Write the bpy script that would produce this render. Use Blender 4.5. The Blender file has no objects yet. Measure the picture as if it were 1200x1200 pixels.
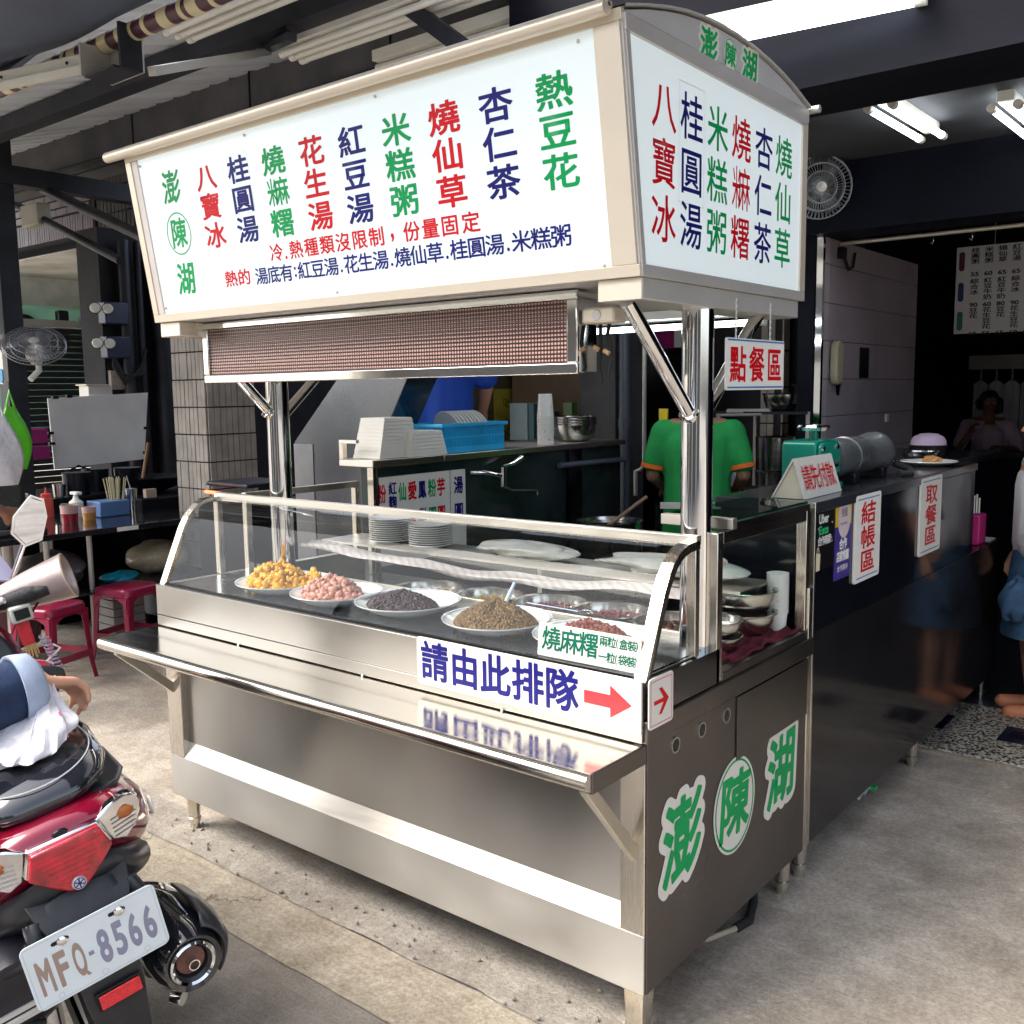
import bpy, math, random
import numpy as np
from mathutils import Matrix, Vector
random.seed(7); RNG = np.random.default_rng(7)
PI = math.pi; R_ = math.radians
SC = bpy.context.scene; COL = SC.collection

# ------------------------------------------------------------------ camera
cam_d = bpy.data.cameras.new('camera'); cam = bpy.data.objects.new('camera', cam_d); COL.objects.link(cam)
rt = Vector((0.77924, 0.62658, -0.01303)); up = Vector((-0.06631, 0.10311, 0.99246)); fw = Vector((-0.6232, 0.7725, -0.12189))
cam.matrix_world = Matrix(((rt.x, up.x, -fw.x, 1.1526), (rt.y, up.y, -fw.y, -1.9120), (rt.z, up.z, -fw.z, 1.6), (0, 0, 0, 1)))
cam_d.sensor_width = 36; cam_d.lens = 1149.8 / 1200 * 36; cam_d.clip_start = .02; cam_d.clip_end = 400
SC.camera = cam
# ------------------------------------------------------------------ light
w = bpy.data.worlds.new('World'); SC.world = w; w.use_nodes = True
nt = w.node_tree; bg = nt.nodes['Background']
sky = nt.nodes.new('ShaderNodeTexSky'); sky.sky_type = 'NISHITA'; sky.sun_disc = False
SUN_EL = R_(50)      # hazy overcast daylight falling in from the street behind the camera
sky.sun_elevation = SUN_EL; sky.air_density = 1.0; sky.dust_density = 3.5; sky.ozone_density = 1.0
SDIR = Vector((-.62, -.75, 0)).normalized()
sky.sun_rotation = math.atan2(SDIR.x, SDIR.y)
hs_ = nt.nodes.new('ShaderNodeHueSaturation'); hs_.inputs['Saturation'].default_value = .55; nt.links.new(sky.outputs[0], hs_.inputs['Color'])
nt.links.new(hs_.outputs[0], bg.inputs[0]); bg.inputs[1].default_value = .15
sl = bpy.data.lights.new('sun', 'SUN'); sl.energy = 1.0; sl.angle = R_(40); sl.color = (1, .95, .87)
so = bpy.data.objects.new('sun', sl); COL.objects.link(so)
d = Vector((SDIR.x * math.cos(SUN_EL), SDIR.y * math.cos(SUN_EL), math.sin(SUN_EL)))
so.rotation_euler = d.to_track_quat('Z', 'Y').to_euler()
SC.view_settings.view_transform = 'Standard'; SC.view_settings.look = 'None'
SC.view_settings.exposure = 1.8; SC.view_settings.gamma = 1; SC.view_settings.use_curve_mapping = False
SC.render.engine = 'CYCLES'
SC.cycles.max_bounces = 8; SC.cycles.transparent_max_bounces = 12; SC.cycles.glossy_bounces = 5

# ------------------------------------------------------------------ materials
MT = {}
def M(name, col, rough=.5, metal=0, var=.12, scale=6, bump=0, bscale=80, stretch=(1, 1, 1), rvar=0, col2=None, spec=.5, emit=None, es=1, coat=0, detail=4, sharp=None, sub=0):
    m = bpy.data.materials.new(name); m.use_nodes = True; t = m.node_tree; p = t.nodes['Principled BSDF']
    p.inputs['Roughness'].default_value = rough; p.inputs['Metallic'].default_value = metal
    p.inputs['Specular IOR Level'].default_value = spec; p.inputs['Coat Weight'].default_value = coat
    tc = t.nodes.new('ShaderNodeTexCoord'); mp = t.nodes.new('ShaderNodeMapping'); mp.inputs['Scale'].default_value = stretch
    t.links.new(tc.outputs['Object'], mp.inputs['Vector'])
    n = t.nodes.new('ShaderNodeTexNoise'); n.inputs['Scale'].default_value = scale; n.inputs['Detail'].default_value = detail
    t.links.new(mp.outputs[0], n.inputs['Vector'])
    r = t.nodes.new('ShaderNodeValToRGB'); lo, hi = (.3, .7) if not sharp else sharp
    c = Vector(col[:3]); c2 = Vector(col2) if col2 else c * (1 + var); c1 = c if col2 else c * (1 - var)
    r.color_ramp.elements[0].position = lo; r.color_ramp.elements[0].color = (*c1, 1)
    r.color_ramp.elements[1].position = hi; r.color_ramp.elements[1].color = (*c2, 1)
    t.links.new(n.outputs['Fac'], r.inputs[0]); t.links.new(r.outputs[0], p.inputs['Base Color'])
    if rvar:
        q = t.nodes.new('ShaderNodeMapRange'); q.inputs['To Min'].default_value = max(.02, rough - rvar); q.inputs['To Max'].default_value = rough + rvar
        n3 = t.nodes.new('ShaderNodeTexNoise'); n3.inputs['Scale'].default_value = scale * 1.7; n3.inputs['Detail'].default_value = 6
        t.links.new(mp.outputs[0], n3.inputs['Vector'])
        q.inputs['From Min'].default_value = .3; q.inputs['From Max'].default_value = .7
        t.links.new(n3.outputs['Fac'], q.inputs['Value']); t.links.new(q.outputs[0], p.inputs['Roughness'])
    if bump:
        n2 = t.nodes.new('ShaderNodeTexNoise'); n2.inputs['Scale'].default_value = bscale; n2.inputs['Detail'].default_value = 3
        b = t.nodes.new('ShaderNodeBump'); b.inputs['Strength'].default_value = bump; b.inputs['Distance'].default_value = .01
        t.links.new(mp.outputs[0], n2.inputs['Vector']); t.links.new(n2.outputs['Fac'], b.inputs['Height']); t.links.new(b.outputs[0], p.inputs['Normal'])
    if emit:
        p.inputs['Emission Color'].default_value = (*emit, 1); p.inputs['Emission Strength'].default_value = es
    if sub:
        p.inputs['Subsurface Weight'].default_value = sub; p.inputs['Subsurface Radius'].default_value = (.01, .005, .003)
    MT[name] = m; return m
def glassmat(name, tint=(1, 1, 1), rough=0.0, ior=1.5, boost=1):
    m = bpy.data.materials.new(name); m.use_nodes = True; t = m.node_tree; t.nodes.clear()
    o = t.nodes.new('ShaderNodeOutputMaterial'); mx = t.nodes.new('ShaderNodeMixShader')
    tr = t.nodes.new('ShaderNodeBsdfTransparent'); tr.inputs[0].default_value = (*tint, 1)
    gl = t.nodes.new('ShaderNodeBsdfGlossy'); gl.inputs['Roughness'].default_value = rough
    fr = t.nodes.new('ShaderNodeFresnel'); fr.inputs[0].default_value = ior
    n = t.nodes.new('ShaderNodeTexNoise'); n.inputs['Scale'].default_value = 2.2; tc = t.nodes.new('ShaderNodeTexCoord')
    b = t.nodes.new('ShaderNodeBump'); b.inputs['Strength'].default_value = .05; b.inputs['Distance'].default_value = .02
    t.links.new(tc.outputs['Object'], n.inputs['Vector']); t.links.new(n.outputs['Fac'], b.inputs['Height']); t.links.new(b.outputs[0], gl.inputs['Normal'])
    ge = t.nodes.new('ShaderNodeNewGeometry'); mu = t.nodes.new('ShaderNodeMath'); mu.operation = 'MULTIPLY'; iv = t.nodes.new('ShaderNodeMath'); iv.operation = 'SUBTRACT'; iv.inputs[0].default_value = 1
    t.links.new(ge.outputs['Backfacing'], iv.inputs[1]); t.links.new(fr.outputs[0], mu.inputs[0]); t.links.new(iv.outputs[0], mu.inputs[1])
    t.links.new(mu.outputs[0], mx.inputs[0]); t.links.new(tr.outputs[0], mx.inputs[1]); t.links.new(gl.outputs[0], mx.inputs[2]); t.links.new(mx.outputs[0], o.inputs[0])
    MT[name] = m; return m
steel = M('brushed_steel', (.58, .55, .49), .24, 1, .03, 3, .006, 60, (1, 30, 30), rvar=.06)  # neutral metal; warm tint paints cream street reflections into the base colour
steelv = M('brushed_steel_upright', (.76, .71, .63), .24, 1, .03, 3, .006, 60, (30, 30, 1), rvar=.06)  # same warm tint, cream reflections put into the colour
def brush(m, tan=(0, .7, .7), an=.85, rough=None):
    t = m.node_tree; p = t.nodes['Principled BSDF']; c = t.nodes.new('ShaderNodeCombineXYZ')
    for i in range(3): c.inputs[i].default_value = tan[i]
    t.links.new(c.outputs[0], p.inputs['Tangent']); p.inputs['Anisotropic'].default_value = an
    if rough:
        mr = [n_ for n_ in t.nodes if n_.bl_idname == 'ShaderNodeMapRange']
        if mr: mr[0].inputs['To Min'].default_value = rough - .05; mr[0].inputs['To Max'].default_value = rough + .07
        p.inputs['Roughness'].default_value = rough
brush(steel, rough=.33)
steelp = M('satin_steel_panel', (.50, .485, .455), .27, 1, .08, 1.6, .05, 3.5, (1, 1, 1.4), rvar=.07)
ledgem = M('ledge_top_steel', (.64, .61, .55), .14, 1, .03, 3, .006, 40, (1, 10, 10), rvar=.05)
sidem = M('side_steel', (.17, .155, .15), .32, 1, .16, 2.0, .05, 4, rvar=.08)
brush(steelp, rough=.38); brush(ledgem, an=.6)
chrome = M('polished_steel', (.80, .80, .80), .07, 1, .02, 5, .01, 12)
alu = M('cream_aluminium', (.74, .66, .54), .38, .45, .02, 2, .008, 50, (1, 6, 6))
alus = M('bare_aluminium', (.58, .56, .53), .38, .4, .08, 4, .02, 50)
whitep = M('sign_acrylic', (.62, .69, .70), .18, 0, .03, 1.2, emit=(.88, .98, 1), es=.10)
plastic_w = M('white_plastic', (.80, .79, .74), .35, 0, .04, 9)
paperw = M('white_card', (.78, .76, .70), .6, 0, .03, 12)
red = M('red_vinyl', (.60, .004, .012), .4, 0, .05, spec=.2); navy = M('navy_vinyl', (.010, .010, .15), .4, 0, .1, spec=.2); green = M('green_vinyl', (0.0, .32, .085), .4, 0, .08, spec=.2)
teal = M('teal_vinyl', (0.0, .12, .075), .5, spec=.2); blueline = M('blue_line', (.02, .20, .50), .4); pinkline = M('pink_line', (.70, .08, .15), .4); creamv = M('cream_vinyl', (.70, .67, .60), .4, 0, .03)
black = M('black_paint', (.006, .006, .008), .35, 0, .3, spec=.3); blackpl = M('black_plastic', (.02, .02, .023), .42, 0, .25, 30, .05, 300)
blackgl = M('black_laminate', (.006, .007, .011), .08, 0, .2, 3, .01, 3, spec=.42, rvar=.03)
blackgloss = M('gloss_black_paint', (.012, .013, .016), .06, 0, .2, coat=1)
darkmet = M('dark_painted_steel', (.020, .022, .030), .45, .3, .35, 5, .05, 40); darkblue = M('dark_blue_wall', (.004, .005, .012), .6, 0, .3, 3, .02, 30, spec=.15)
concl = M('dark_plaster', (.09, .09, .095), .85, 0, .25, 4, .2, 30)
tilem = M('ribbed_tile', (.40, .36, .31), .55, 0, .18, 9, .1, 60); grout = M('dark_grout', (.03, .03, .03), .9)
rooflm = M('grey_roof_sheet', (.74, .78, .82), .5, .1, .2, 2.5, .03, 30, (1, .3, 1)); tarpm = M('blue_tarp', (.085, .105, .15), .75, 0, .25, 2.2, .25, 5)
lampw = M('lamp_housing', (.72, .70, .62), .35, 0, .08, 5); tubeoff = M('unlit_tube', (.80, .78, .70), .3, 0, .03)
tubeon = M('lit_tube', (1, 1, 1), .3, emit=(.86, .94, 1), es=3)
maroon = M('maroon_tape', (.075, .02, .035), .4); creamt = M('cream_tape', (.66, .58, .34), .4)
stoolm = M('dark_pink_plastic', (.27, .012, .05), .28, 0, .12, 5, .02, 100)
rubber = M('rubber', (.015, .015, .015), .8, 0, .3, 40, .2, 200)
skin = M('skin', (.58, .30, .19), .5, 0, .1, 14, .05, 150, sub=.15); skind = M('tanned_skin', (.33, .16, .10), .5, 0, .1, 14, .05, 150)
hairm = M('black_hair', (.012, .010, .010), .45, 0, .3, 60, .5, 120, (1, 1, .2)); denim = M('denim', (.05, .12, .22), .85, 0, .35, 14, .3, 260); navycl = M('navy_cloth', (.010, .024, .065), .9, 0, .3, 22, .3, 350)
greycl = M('pale_blue_lining', (.34, .40, .52), .85, 0, .1, 30, .2, 300)
bluecl = M('royal_blue_cloth', (.015, .075, .46), .8, 0, .15, 5, .6, 14); greencl = M('green_cloth', (.010, .30, .065), .8, 0, .12, 5, .5, 14); orangecl = M('orange_trim', (.85, .16, .02), .8); whitecl = M('white_cloth', (.72, .72, .74), .85, 0, .08, 6, .4, 20); pinkcl = M('lilac_cloth', (.66, .52, .68), .85, 0, .12, 6, .4, 20)
bagm = M('thin_white_plastic', (.66, .64, .67), .25, 0, .08, 20, .9, 30, sub=.3); bagc = glassmat('clear_plastic', (.9, .9, .9), .12, 1.35)
glass = glassmat('case_glass', (.98, .99, .985), 0, 1.3); glassg = glassmat('green_edge_glass', (.55, .80, .72), 0, 1.55); lensm = glassmat('clear_lens', (.97, .97, .97), .03, 1.5)

# ------------------------------------------------------------------ mesh builder
WM = {}
def frame_from(dirv):
    d = Vector(dirv).normalized(); a = Vector((0, 0, 1)) if abs(d.z) < .9 else Vector((1, 0, 0))
    u = d.cross(a).normalized(); v = d.cross(u).normalized(); return d, u, v
class MB:
    def __init__(s): s.V = []; s.F = []
    def add(s, v, f):
        n = len(s.V); s.V += [tuple(p) for p in v]; s.F += [tuple(i + n for i in q) for q in f]; return s
    def box(s, x0, x1, y0, y1, z0, z1):
        return s.add([(x0, y0, z0), (x1, y0, z0), (x1, y1, z0), (x0, y1, z0), (x0, y0, z1), (x1, y0, z1), (x1, y1, z1), (x0, y1, z1)],
                     [(0, 3, 2, 1), (4, 5, 6, 7), (0, 1, 5, 4), (1, 2, 6, 5), (2, 3, 7, 6), (3, 0, 4, 7)])
    def beam(s, a, b, w, h, upv=(0, 0, 1)):
        a = Vector(a); b = Vector(b); d = (b - a).normalized(); sd = d.cross(Vector(upv)).normalized() * w / 2; u = sd.cross(d).normalized() * h / 2
        v = [a - sd - u, a + sd - u, a + sd + u, a - sd + u, b - sd - u, b + sd - u, b + sd + u, b - sd + u]
        return s.add(v, [(0, 1, 2, 3), (7, 6, 5, 4), (0, 4, 5, 1), (1, 5, 6, 2), (2, 6, 7, 3), (3, 7, 4, 0)])
    def tube(s, pts, r, n=14, cap=True, sq=1, sqv=None):
        pts = [Vector(p) for p in pts]; rs = r if isinstance(r, (list, tuple)) else [r] * len(pts)
        base = len(s.V); u = None
        for i, p in enumerate(pts):
            d = (pts[min(i + 1, len(pts) - 1)] - pts[max(i - 1, 0)]).normalized()
            if u is None: _, u, v = frame_from(d)
            else:
                u = (u - d * u.dot(d)).normalized()
            v = d.cross(u).normalized()
            for k in range(n):
                a = 2 * PI * k / n; s.V.append(tuple(p + (u * math.cos(a) + v * math.sin(a)) * rs[i]))
        for i in range(len(pts) - 1):
            for k in range(n):
                k2 = (k + 1) % n; s.F.append((base + i * n + k, base + i * n + k2, base + (i + 1) * n + k2, base + (i + 1) * n + k))
        if cap:
            s.F.append(tuple(base + k for k in range(n - 1, -1, -1))); e = base + (len(pts) - 1) * n; s.F.append(tuple(e + k for k in range(n)))
        return s
    def lathe(s, prof, c=(0, 0, 0), n=28, axis=(0, 0, 1), ell=1):
        c = Vector(c); d, u, v = frame_from(axis); 
        if abs(axis[2]) > .99: u = Vector((1, 0, 0)); v = Vector((0, 1, 0)) * (1 if axis[2] > 0 else -1)
        base = len(s.V)
        for (r, z) in prof:
            for k in range(n):
                a = 2 * PI * k / n; s.V.append(tuple(c + d * z + (u * math.cos(a) + v * math.sin(a) * ell) * max(r, 1e-5)))
        for i in range(len(prof) - 1):
            for k in range(n):
                k2 = (k + 1) % n; s.F.append((base + i * n + k, base + i * n + k2, base + (i + 1) * n + k2, base + (i + 1) * n + k))
        return s
    def prism(s, poly, O, u, v, depth, sy=True):
        O = Vector(O); u = Vector(u); v = Vector(v); w_ = u.cross(v).normalized() * depth; n = len(poly)
        A = [O + u * a + v * b for a, b in poly]; B = [p + w_ for p in A]
        return s.add(A + B, [tuple(range(n - 1, -1, -1)), tuple(range(n, 2 * n))] + [(i, (i + 1) % n, n + (i + 1) % n, n + i) for i in range(n)])
    def ball(s, c, rx, ry=None, rz=None, n=14, m=9):
        ry = ry or rx; rz = rz or rx; base = len(s.V)
        for i in range(m + 1):
            th = PI * i / m
            for k in range(n):
                a = 2 * PI * k / n; rr = max(math.sin(th), 1e-4); s.V.append((c[0] + rx * rr * math.cos(a), c[1] + ry * rr * math.sin(a), c[2] + rz * math.cos(th)))
        for i in range(m):
            for k in range(n):
                k2 = (k + 1) % n; s.F.append((base + i * n + k, base + (i + 1) * n + k, base + (i + 1) * n + k2, base + i * n + k2))
        return s
    def loft(s, secs, cap=True, closed=True):
        base = len(s.V); n = len(secs[0])
        for q in secs: s.V += [tuple(p) for p in q]
        for i in range(len(secs) - 1):
            for k in range(n if closed else n - 1):
                k2 = (k + 1) % n; s.F.append((base + i * n + k, base + i * n + k2, base + (i + 1) * n + k2, base + (i + 1) * n + k))
        if cap: s.F.append(tuple(base + k for k in range(n - 1, -1, -1))); e = base + (len(secs) - 1) * n; s.F.append(tuple(e + k for k in range(n)))
        return s
    def mesh(s, name, ang=40):
        me = bpy.data.meshes.new(name); me.from_pydata(s.V, [], s.F); me.update()
        me.polygons.foreach_set('use_smooth', [True] * len(me.polygons)); me.set_sharp_from_angle(angle=R_(ang)); return me
    def build(s, name, mat, parent=None, bevel=0, ang=40, local=False, seg=2, **kw):
        if parent is not None and not local and parent.name in WM:
            inv = WM[parent.name].inverted(); s.V = [tuple(inv @ Vector(p)) for p in s.V]
        me = s.mesh(name, ang); me.materials.append(mat); return link(name, me, parent, bevel, seg, **kw)
def link(name, me, parent=None, bevel=0, seg=2, **kw):
    o = bpy.data.objects.new(name, me); COL.objects.link(o)
    if parent is not None:
        o.parent = parent
        if parent.name in WM: WM[o.name] = WM[parent.name]
    if bevel:
        b = o.modifiers.new('bevel', 'BEVEL'); b.width = bevel; b.segments = seg; b.limit_method = 'ANGLE'; b.angle_limit = R_(40)
    for k, v in kw.items(): o[k] = v
    return o
def thing(name, label, cat, loc=(0, 0, 0), rotz=0, group=None, mat=None):
    o = bpy.data.objects.new(name, None); COL.objects.link(o); o.empty_display_size = .1
    m = mat if mat is not None else Matrix.Translation(loc) @ Matrix.Rotation(rotz, 4, 'Z')
    o.matrix_world = m; WM[o.name] = m; o['label'] = label; o['category'] = cat
    if group: o['group'] = group
    return o
def tag(o, label, cat, group=None):
    o['label'] = label; o['category'] = cat
    if group: o['group'] = group
    return o
def dup(root, loc, label=None, rotz=None):
    r = root.copy(); COL.objects.link(r); r.location = loc
    if rotz is not None: r.rotation_euler = (0, 0, rotz)
    WM[r.name] = Matrix.Translation(loc) @ Matrix.Rotation(rotz or 0, 4, 'Z')
    if label: r['label'] = label
    for ch in root.children:
        c = ch.copy(); COL.objects.link(c); c.parent = r
        for g in ch.children: q = g.copy(); COL.objects.link(q); q.parent = c
    return r
def struct(o): o['kind'] = 'structure'; return o
def circ(r, n=32, cx=0, cy=0, ry=None): return [(cx + r * math.cos(2 * PI * k / n), cy + (ry or r) * math.sin(2 * PI * k / n)) for k in range(n)]
def rrect(w_, h, r, n=5):
    out = []
    for (cx, cy, a0) in ((w_ / 2 - r, h / 2 - r, 0), (-w_ / 2 + r, h / 2 - r, 90), (-w_ / 2 + r, -h / 2 + r, 180), (w_ / 2 - r, -h / 2 + r, 270)):
        for k in range(n + 1): a = R_(a0 + 90 * k / n); out.append((cx + r * math.cos(a), cy + r * math.sin(a)))
    return out

# ------------------------------------------------------------------ lettering
GC = {}
def _outline(ch):
    c = bpy.data.curves.new('t', 'FONT'); c.body = ch; c.size = 1; c.resolution_u = 4
    o = bpy.data.objects.new('t', c); COL.objects.link(o)
    me = bpy.data.meshes.new_from_object(o); v = np.array([p.co[:2] for p in me.vertices]).reshape(-1, 2); f = [tuple(p.vertices) for p in me.polygons]
    cnt = {}
    for q in f:
        for i in range(len(q)): e_ = tuple(sorted((q[i], q[(i + 1) % len(q)]))); cnt[e_] = cnt.get(e_, 0) + 1
    seg = np.array([(*v[i], *v[j]) for (i, j), n_ in cnt.items() if n_ == 1])
    bpy.data.objects.remove(o); bpy.data.curves.remove(c); bpy.data.meshes.remove(me); return v, seg
OC = {}
def glyph(ch, off=.02, cell=.0085):
    """outline of a character grown by off with rounded ends (distance field, then marching squares)"""
    k = (ch, round(off, 3))
    if k in GC: return GC[k]
    if ch not in OC: OC[ch] = _outline(ch)
    v0, seg = OC[ch]; lo = v0.min(0) - off - .03; hi = v0.max(0) + off + .03
    nx = int((hi[0] - lo[0]) / cell) + 2; ny = int((hi[1] - lo[1]) / cell) + 2
    X, Y = np.meshgrid(lo[0] + cell * np.arange(nx), lo[1] + cell * np.arange(ny)); px = X.ravel().astype(np.float32); py = Y.ravel().astype(np.float32)
    D = np.full(px.shape, 9., np.float32); C_ = np.zeros(px.shape, np.int32)
    for (x1, y1, x2, y2) in seg.astype(np.float32):
        dx, dy = x2 - x1, y2 - y1
        t_ = np.clip(((px - x1) * dx + (py - y1) * dy) / (dx * dx + dy * dy + 1e-12), 0, 1)
        np.minimum(D, (px - x1 - t_ * dx) ** 2 + (py - y1 - t_ * dy) ** 2, out=D)
        if y1 != y2: C_ += ((y1 > py) != (y2 > py)) & (px < dx * (py - y1) / dy + x1)
    D = np.sqrt(D); D = np.where(C_ % 2 == 1, D, -D).reshape(ny, nx) + off
    V = []; F = []; ids = {}
    def node(i, j):
        q = (0, i, j)
        if q not in ids: ids[q] = len(V); V.append((X[j, i], Y[j, i]))
        return ids[q]
    def cut(i, j, i2, j2):
        if (i2, j2) < (i, j): i, j, i2, j2 = i2, j2, i, j
        q = (1, i, j, i2, j2)
        if q not in ids:
            a_, b_ = D[j, i], D[j2, i2]; t_ = a_ / (a_ - b_); ids[q] = len(V); V.append((X[j, i] + (X[j2, i2] - X[j, i]) * t_, Y[j, i] + (Y[j2, i2] - Y[j, i]) * t_))
        return ids[q]
    ins = D > 0; full = ins[:-1, :-1] & ins[1:, :-1] & ins[:-1, 1:] & ins[1:, 1:]; anyc = (ins[:-1, :-1] | ins[1:, :-1] | ins[:-1, 1:] | ins[1:, 1:]) & ~full
    for j in range(ny - 1):
        i = 0; row = full[j]
        while i < nx - 1:
            if row[i]:
                i0 = i
                while i < nx - 1 and row[i]: i += 1
                F.append((node(i0, j), node(i, j), node(i, j + 1), node(i0, j + 1)))
            else: i += 1
    for j, i in zip(*np.nonzero(anyc)):
        cs = [(i, j), (i + 1, j), (i + 1, j + 1), (i, j + 1)]; pl = []
        for q in range(4):
            a_, b_ = cs[q], cs[(q + 1) % 4]; ia, ib = ins[a_[1], a_[0]], ins[b_[1], b_[0]]
            if ia: pl.append(node(*a_))
            if ia != ib: pl.append(cut(*a_, *b_))
        if len(pl) > 2: F.append(tuple(pl))
    GC[k] = (np.array(V), F); return GC[k]
_ref = _outline('國')[0]; RMIN = _ref.min(0); RMAX = _ref.max(0)
class Print:
    def __init__(s, O, u, v): s.O = Vector(O); s.u = Vector(u).normalized(); s.v = Vector(v).normalized(); s.n = s.u.cross(s.v).normalized(); s.mb = MB()
    def P(s, a, b, h=0): return s.O + s.u * a + s.v * b + s.n * h
    def ch(s, c, cu, cv, w_, h, off=.02, fit=False, lift=0, shear=0, rot=0):
        v, f = glyph(c, off)
        lo, hi = (v.min(0), v.max(0)) if fit else (RMIN, RMAX)
        q = (v - (lo + hi) / 2) / (hi - lo) * np.array([w_, h])
        if shear: q[:, 0] += q[:, 1] * shear
        if rot: q = q @ np.array([[math.cos(rot), math.sin(rot)], [-math.sin(rot), math.cos(rot)]])
        s.mb.add([s.P(cu + a, cv + b, lift) for a, b in q], f); return s
    def line(s, txt, u0, u1, cv, w_, h, off=.02):
        n = len(txt)
        for i, c in enumerate(txt): s.ch(c, u0 + (u1 - u0) * (i / (n - 1) if n > 1 else 0), cv, w_, h, off)
        return s
    def poly(s, pts, lift=0): n = len(s.mb.V); s.mb.V += [tuple(s.P(a, b, lift)) for a, b in pts]; s.mb.F.append(tuple(range(n, n + len(pts)))); return s
    def ring(s, cu, cv, ru, rv, t, lift=0, n=48):
        A = circ(ru, n, cu, cv, rv); B = circ(ru - t, n, cu, cv, rv - t); k = len(s.mb.V)
        s.mb.V += [tuple(s.P(a, b, lift)) for a, b in A + B]; s.mb.F += [(k + i, k + (i + 1) % n, k + n + (i + 1) % n, k + n + i) for i in range(n)]; return s
    def frame(s, cu, cv, w_, h, t, lift=0):
        for (a, b, c, d_) in ((-w_/2, w_/2, h/2-t, h/2), (-w_/2, w_/2, -h/2, -h/2+t), (-w_/2, -w_/2+t, -h/2+t, h/2-t), (w_/2-t, w_/2, -h/2+t, h/2-t)):
            s.poly([(cu+a, cv+c), (cu+b, cv+c), (cu+b, cv+d_), (cu+a, cv+d_)], lift)
        return s
    def build(s, mat, parent, name='lettering', **kw): return s.mb.build(name, mat, parent, ang=180, **kw)
def mi(ch): return 'LR' if ch == '*' else ch
def put(pr, c, cu, cv, w_, h, off):
    if c == '*': pr.ch('米', cu - w_ * .27, cv, w_ * .44, h, off); pr.ch('麻', cu + w_ * .2, cv, w_ * .62, h, off)
    else: pr.ch(c, cu, cv, w_, h, off)

# ------------------------------------------------------------------ figure helper: one continuous skin grown over capsules
def blob(name, caps, mat, parent, voxel=.012, smooth=6, balls=(), local=False, boxes=()):
    mb = MB()
    for (a, ra, b, rb) in caps:
        mb.tube([a, b], [ra, rb], 12); mb.ball(a, ra, n=12, m=8); mb.ball(b, rb, n=12, m=8)
    for bl in balls: mb.ball(*bl)
    if parent is not None and not local and parent.name in WM:
        inv = WM[parent.name].inverted(); mb.V = [tuple(inv @ Vector(p)) for p in mb.V]
    me = bpy.data.meshes.new(name); me.from_pydata(mb.V, [], mb.F)
    o = bpy.data.objects.new(name, me); COL.objects.link(o)
    r = o.modifiers.new('r', 'REMESH'); r.mode = 'VOXEL'; r.voxel_size = voxel
    if smooth: q = o.modifiers.new('s', 'SMOOTH'); q.iterations = smooth; q.factor = .5
    dg = bpy.context.evaluated_depsgraph_get(); dg.update()
    m2 = bpy.data.meshes.new_from_object(o.evaluated_get(dg)); bpy.data.objects.remove(o)
    m2.materials.clear(); m2.materials.append(mat); m2.polygons.foreach_set('use_smooth', [True] * len(m2.polygons)); m2.name = name
    return link(name, m2, parent)
def grains(name, mat, parent, pos, sc, base='ico', jit=.3, local=False, kind='stuff'):
    V = np.array([(0, 0, 1), (.894, 0, .447), (.276, .851, .447), (-.724, .526, .447), (-.724, -.526, .447), (.276, -.851, .447), (.724, .526, -.447), (-.276, .851, -.447), (-.894, 0, -.447), (-.276, -.851, -.447), (.724, -.526, -.447), (0, 0, -1)])
    Fc = np.array([(0,1,2),(0,2,3),(0,3,4),(0,4,5),(0,5,1),(1,6,2),(2,7,3),(3,8,4),(4,9,5),(5,10,1),(6,7,2),(7,8,3),(8,9,4),(9,10,5),(10,6,1),(11,7,6),(11,8,7),(11,9,8),(11,10,9),(11,6,10)])
    n = len(pos); al = []; fl = []
    for i in range(n):
        q = RNG.normal(size=4); q /= np.linalg.norm(q); a, b, c, d_ = q
        Rm = np.array([[1-2*(c*c+d_*d_), 2*(b*c-a*d_), 2*(b*d_+a*c)], [2*(b*c+a*d_), 1-2*(b*b+d_*d_), 2*(c*d_-a*b)], [2*(b*d_-a*c), 2*(c*d_+a*b), 1-2*(b*b+c*c)]])
        s = np.array(sc) * (1 + jit * RNG.uniform(-1, 1)); v = (V * (1 + RNG.uniform(-.5, .5, (12, 1)) * jit)) * s
        al.append(v @ Rm.T + pos[i]); fl.append(Fc + 12 * i)
    al = np.concatenate(al); fl = np.concatenate(fl)
    if parent is not None and not local and parent.name in WM:
        inv = np.array(WM[parent.name].inverted()); al = al @ inv[:3, :3].T + inv[:3, 3]
    me = bpy.data.meshes.new(name); me.from_pydata(al.tolist(), [], fl.tolist()); me.materials.append(mat); me.polygons.foreach_set('use_smooth', [True] * len(me.polygons))
    o = link(name, me, parent)
    if kind: o['kind'] = kind
    return o

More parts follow.
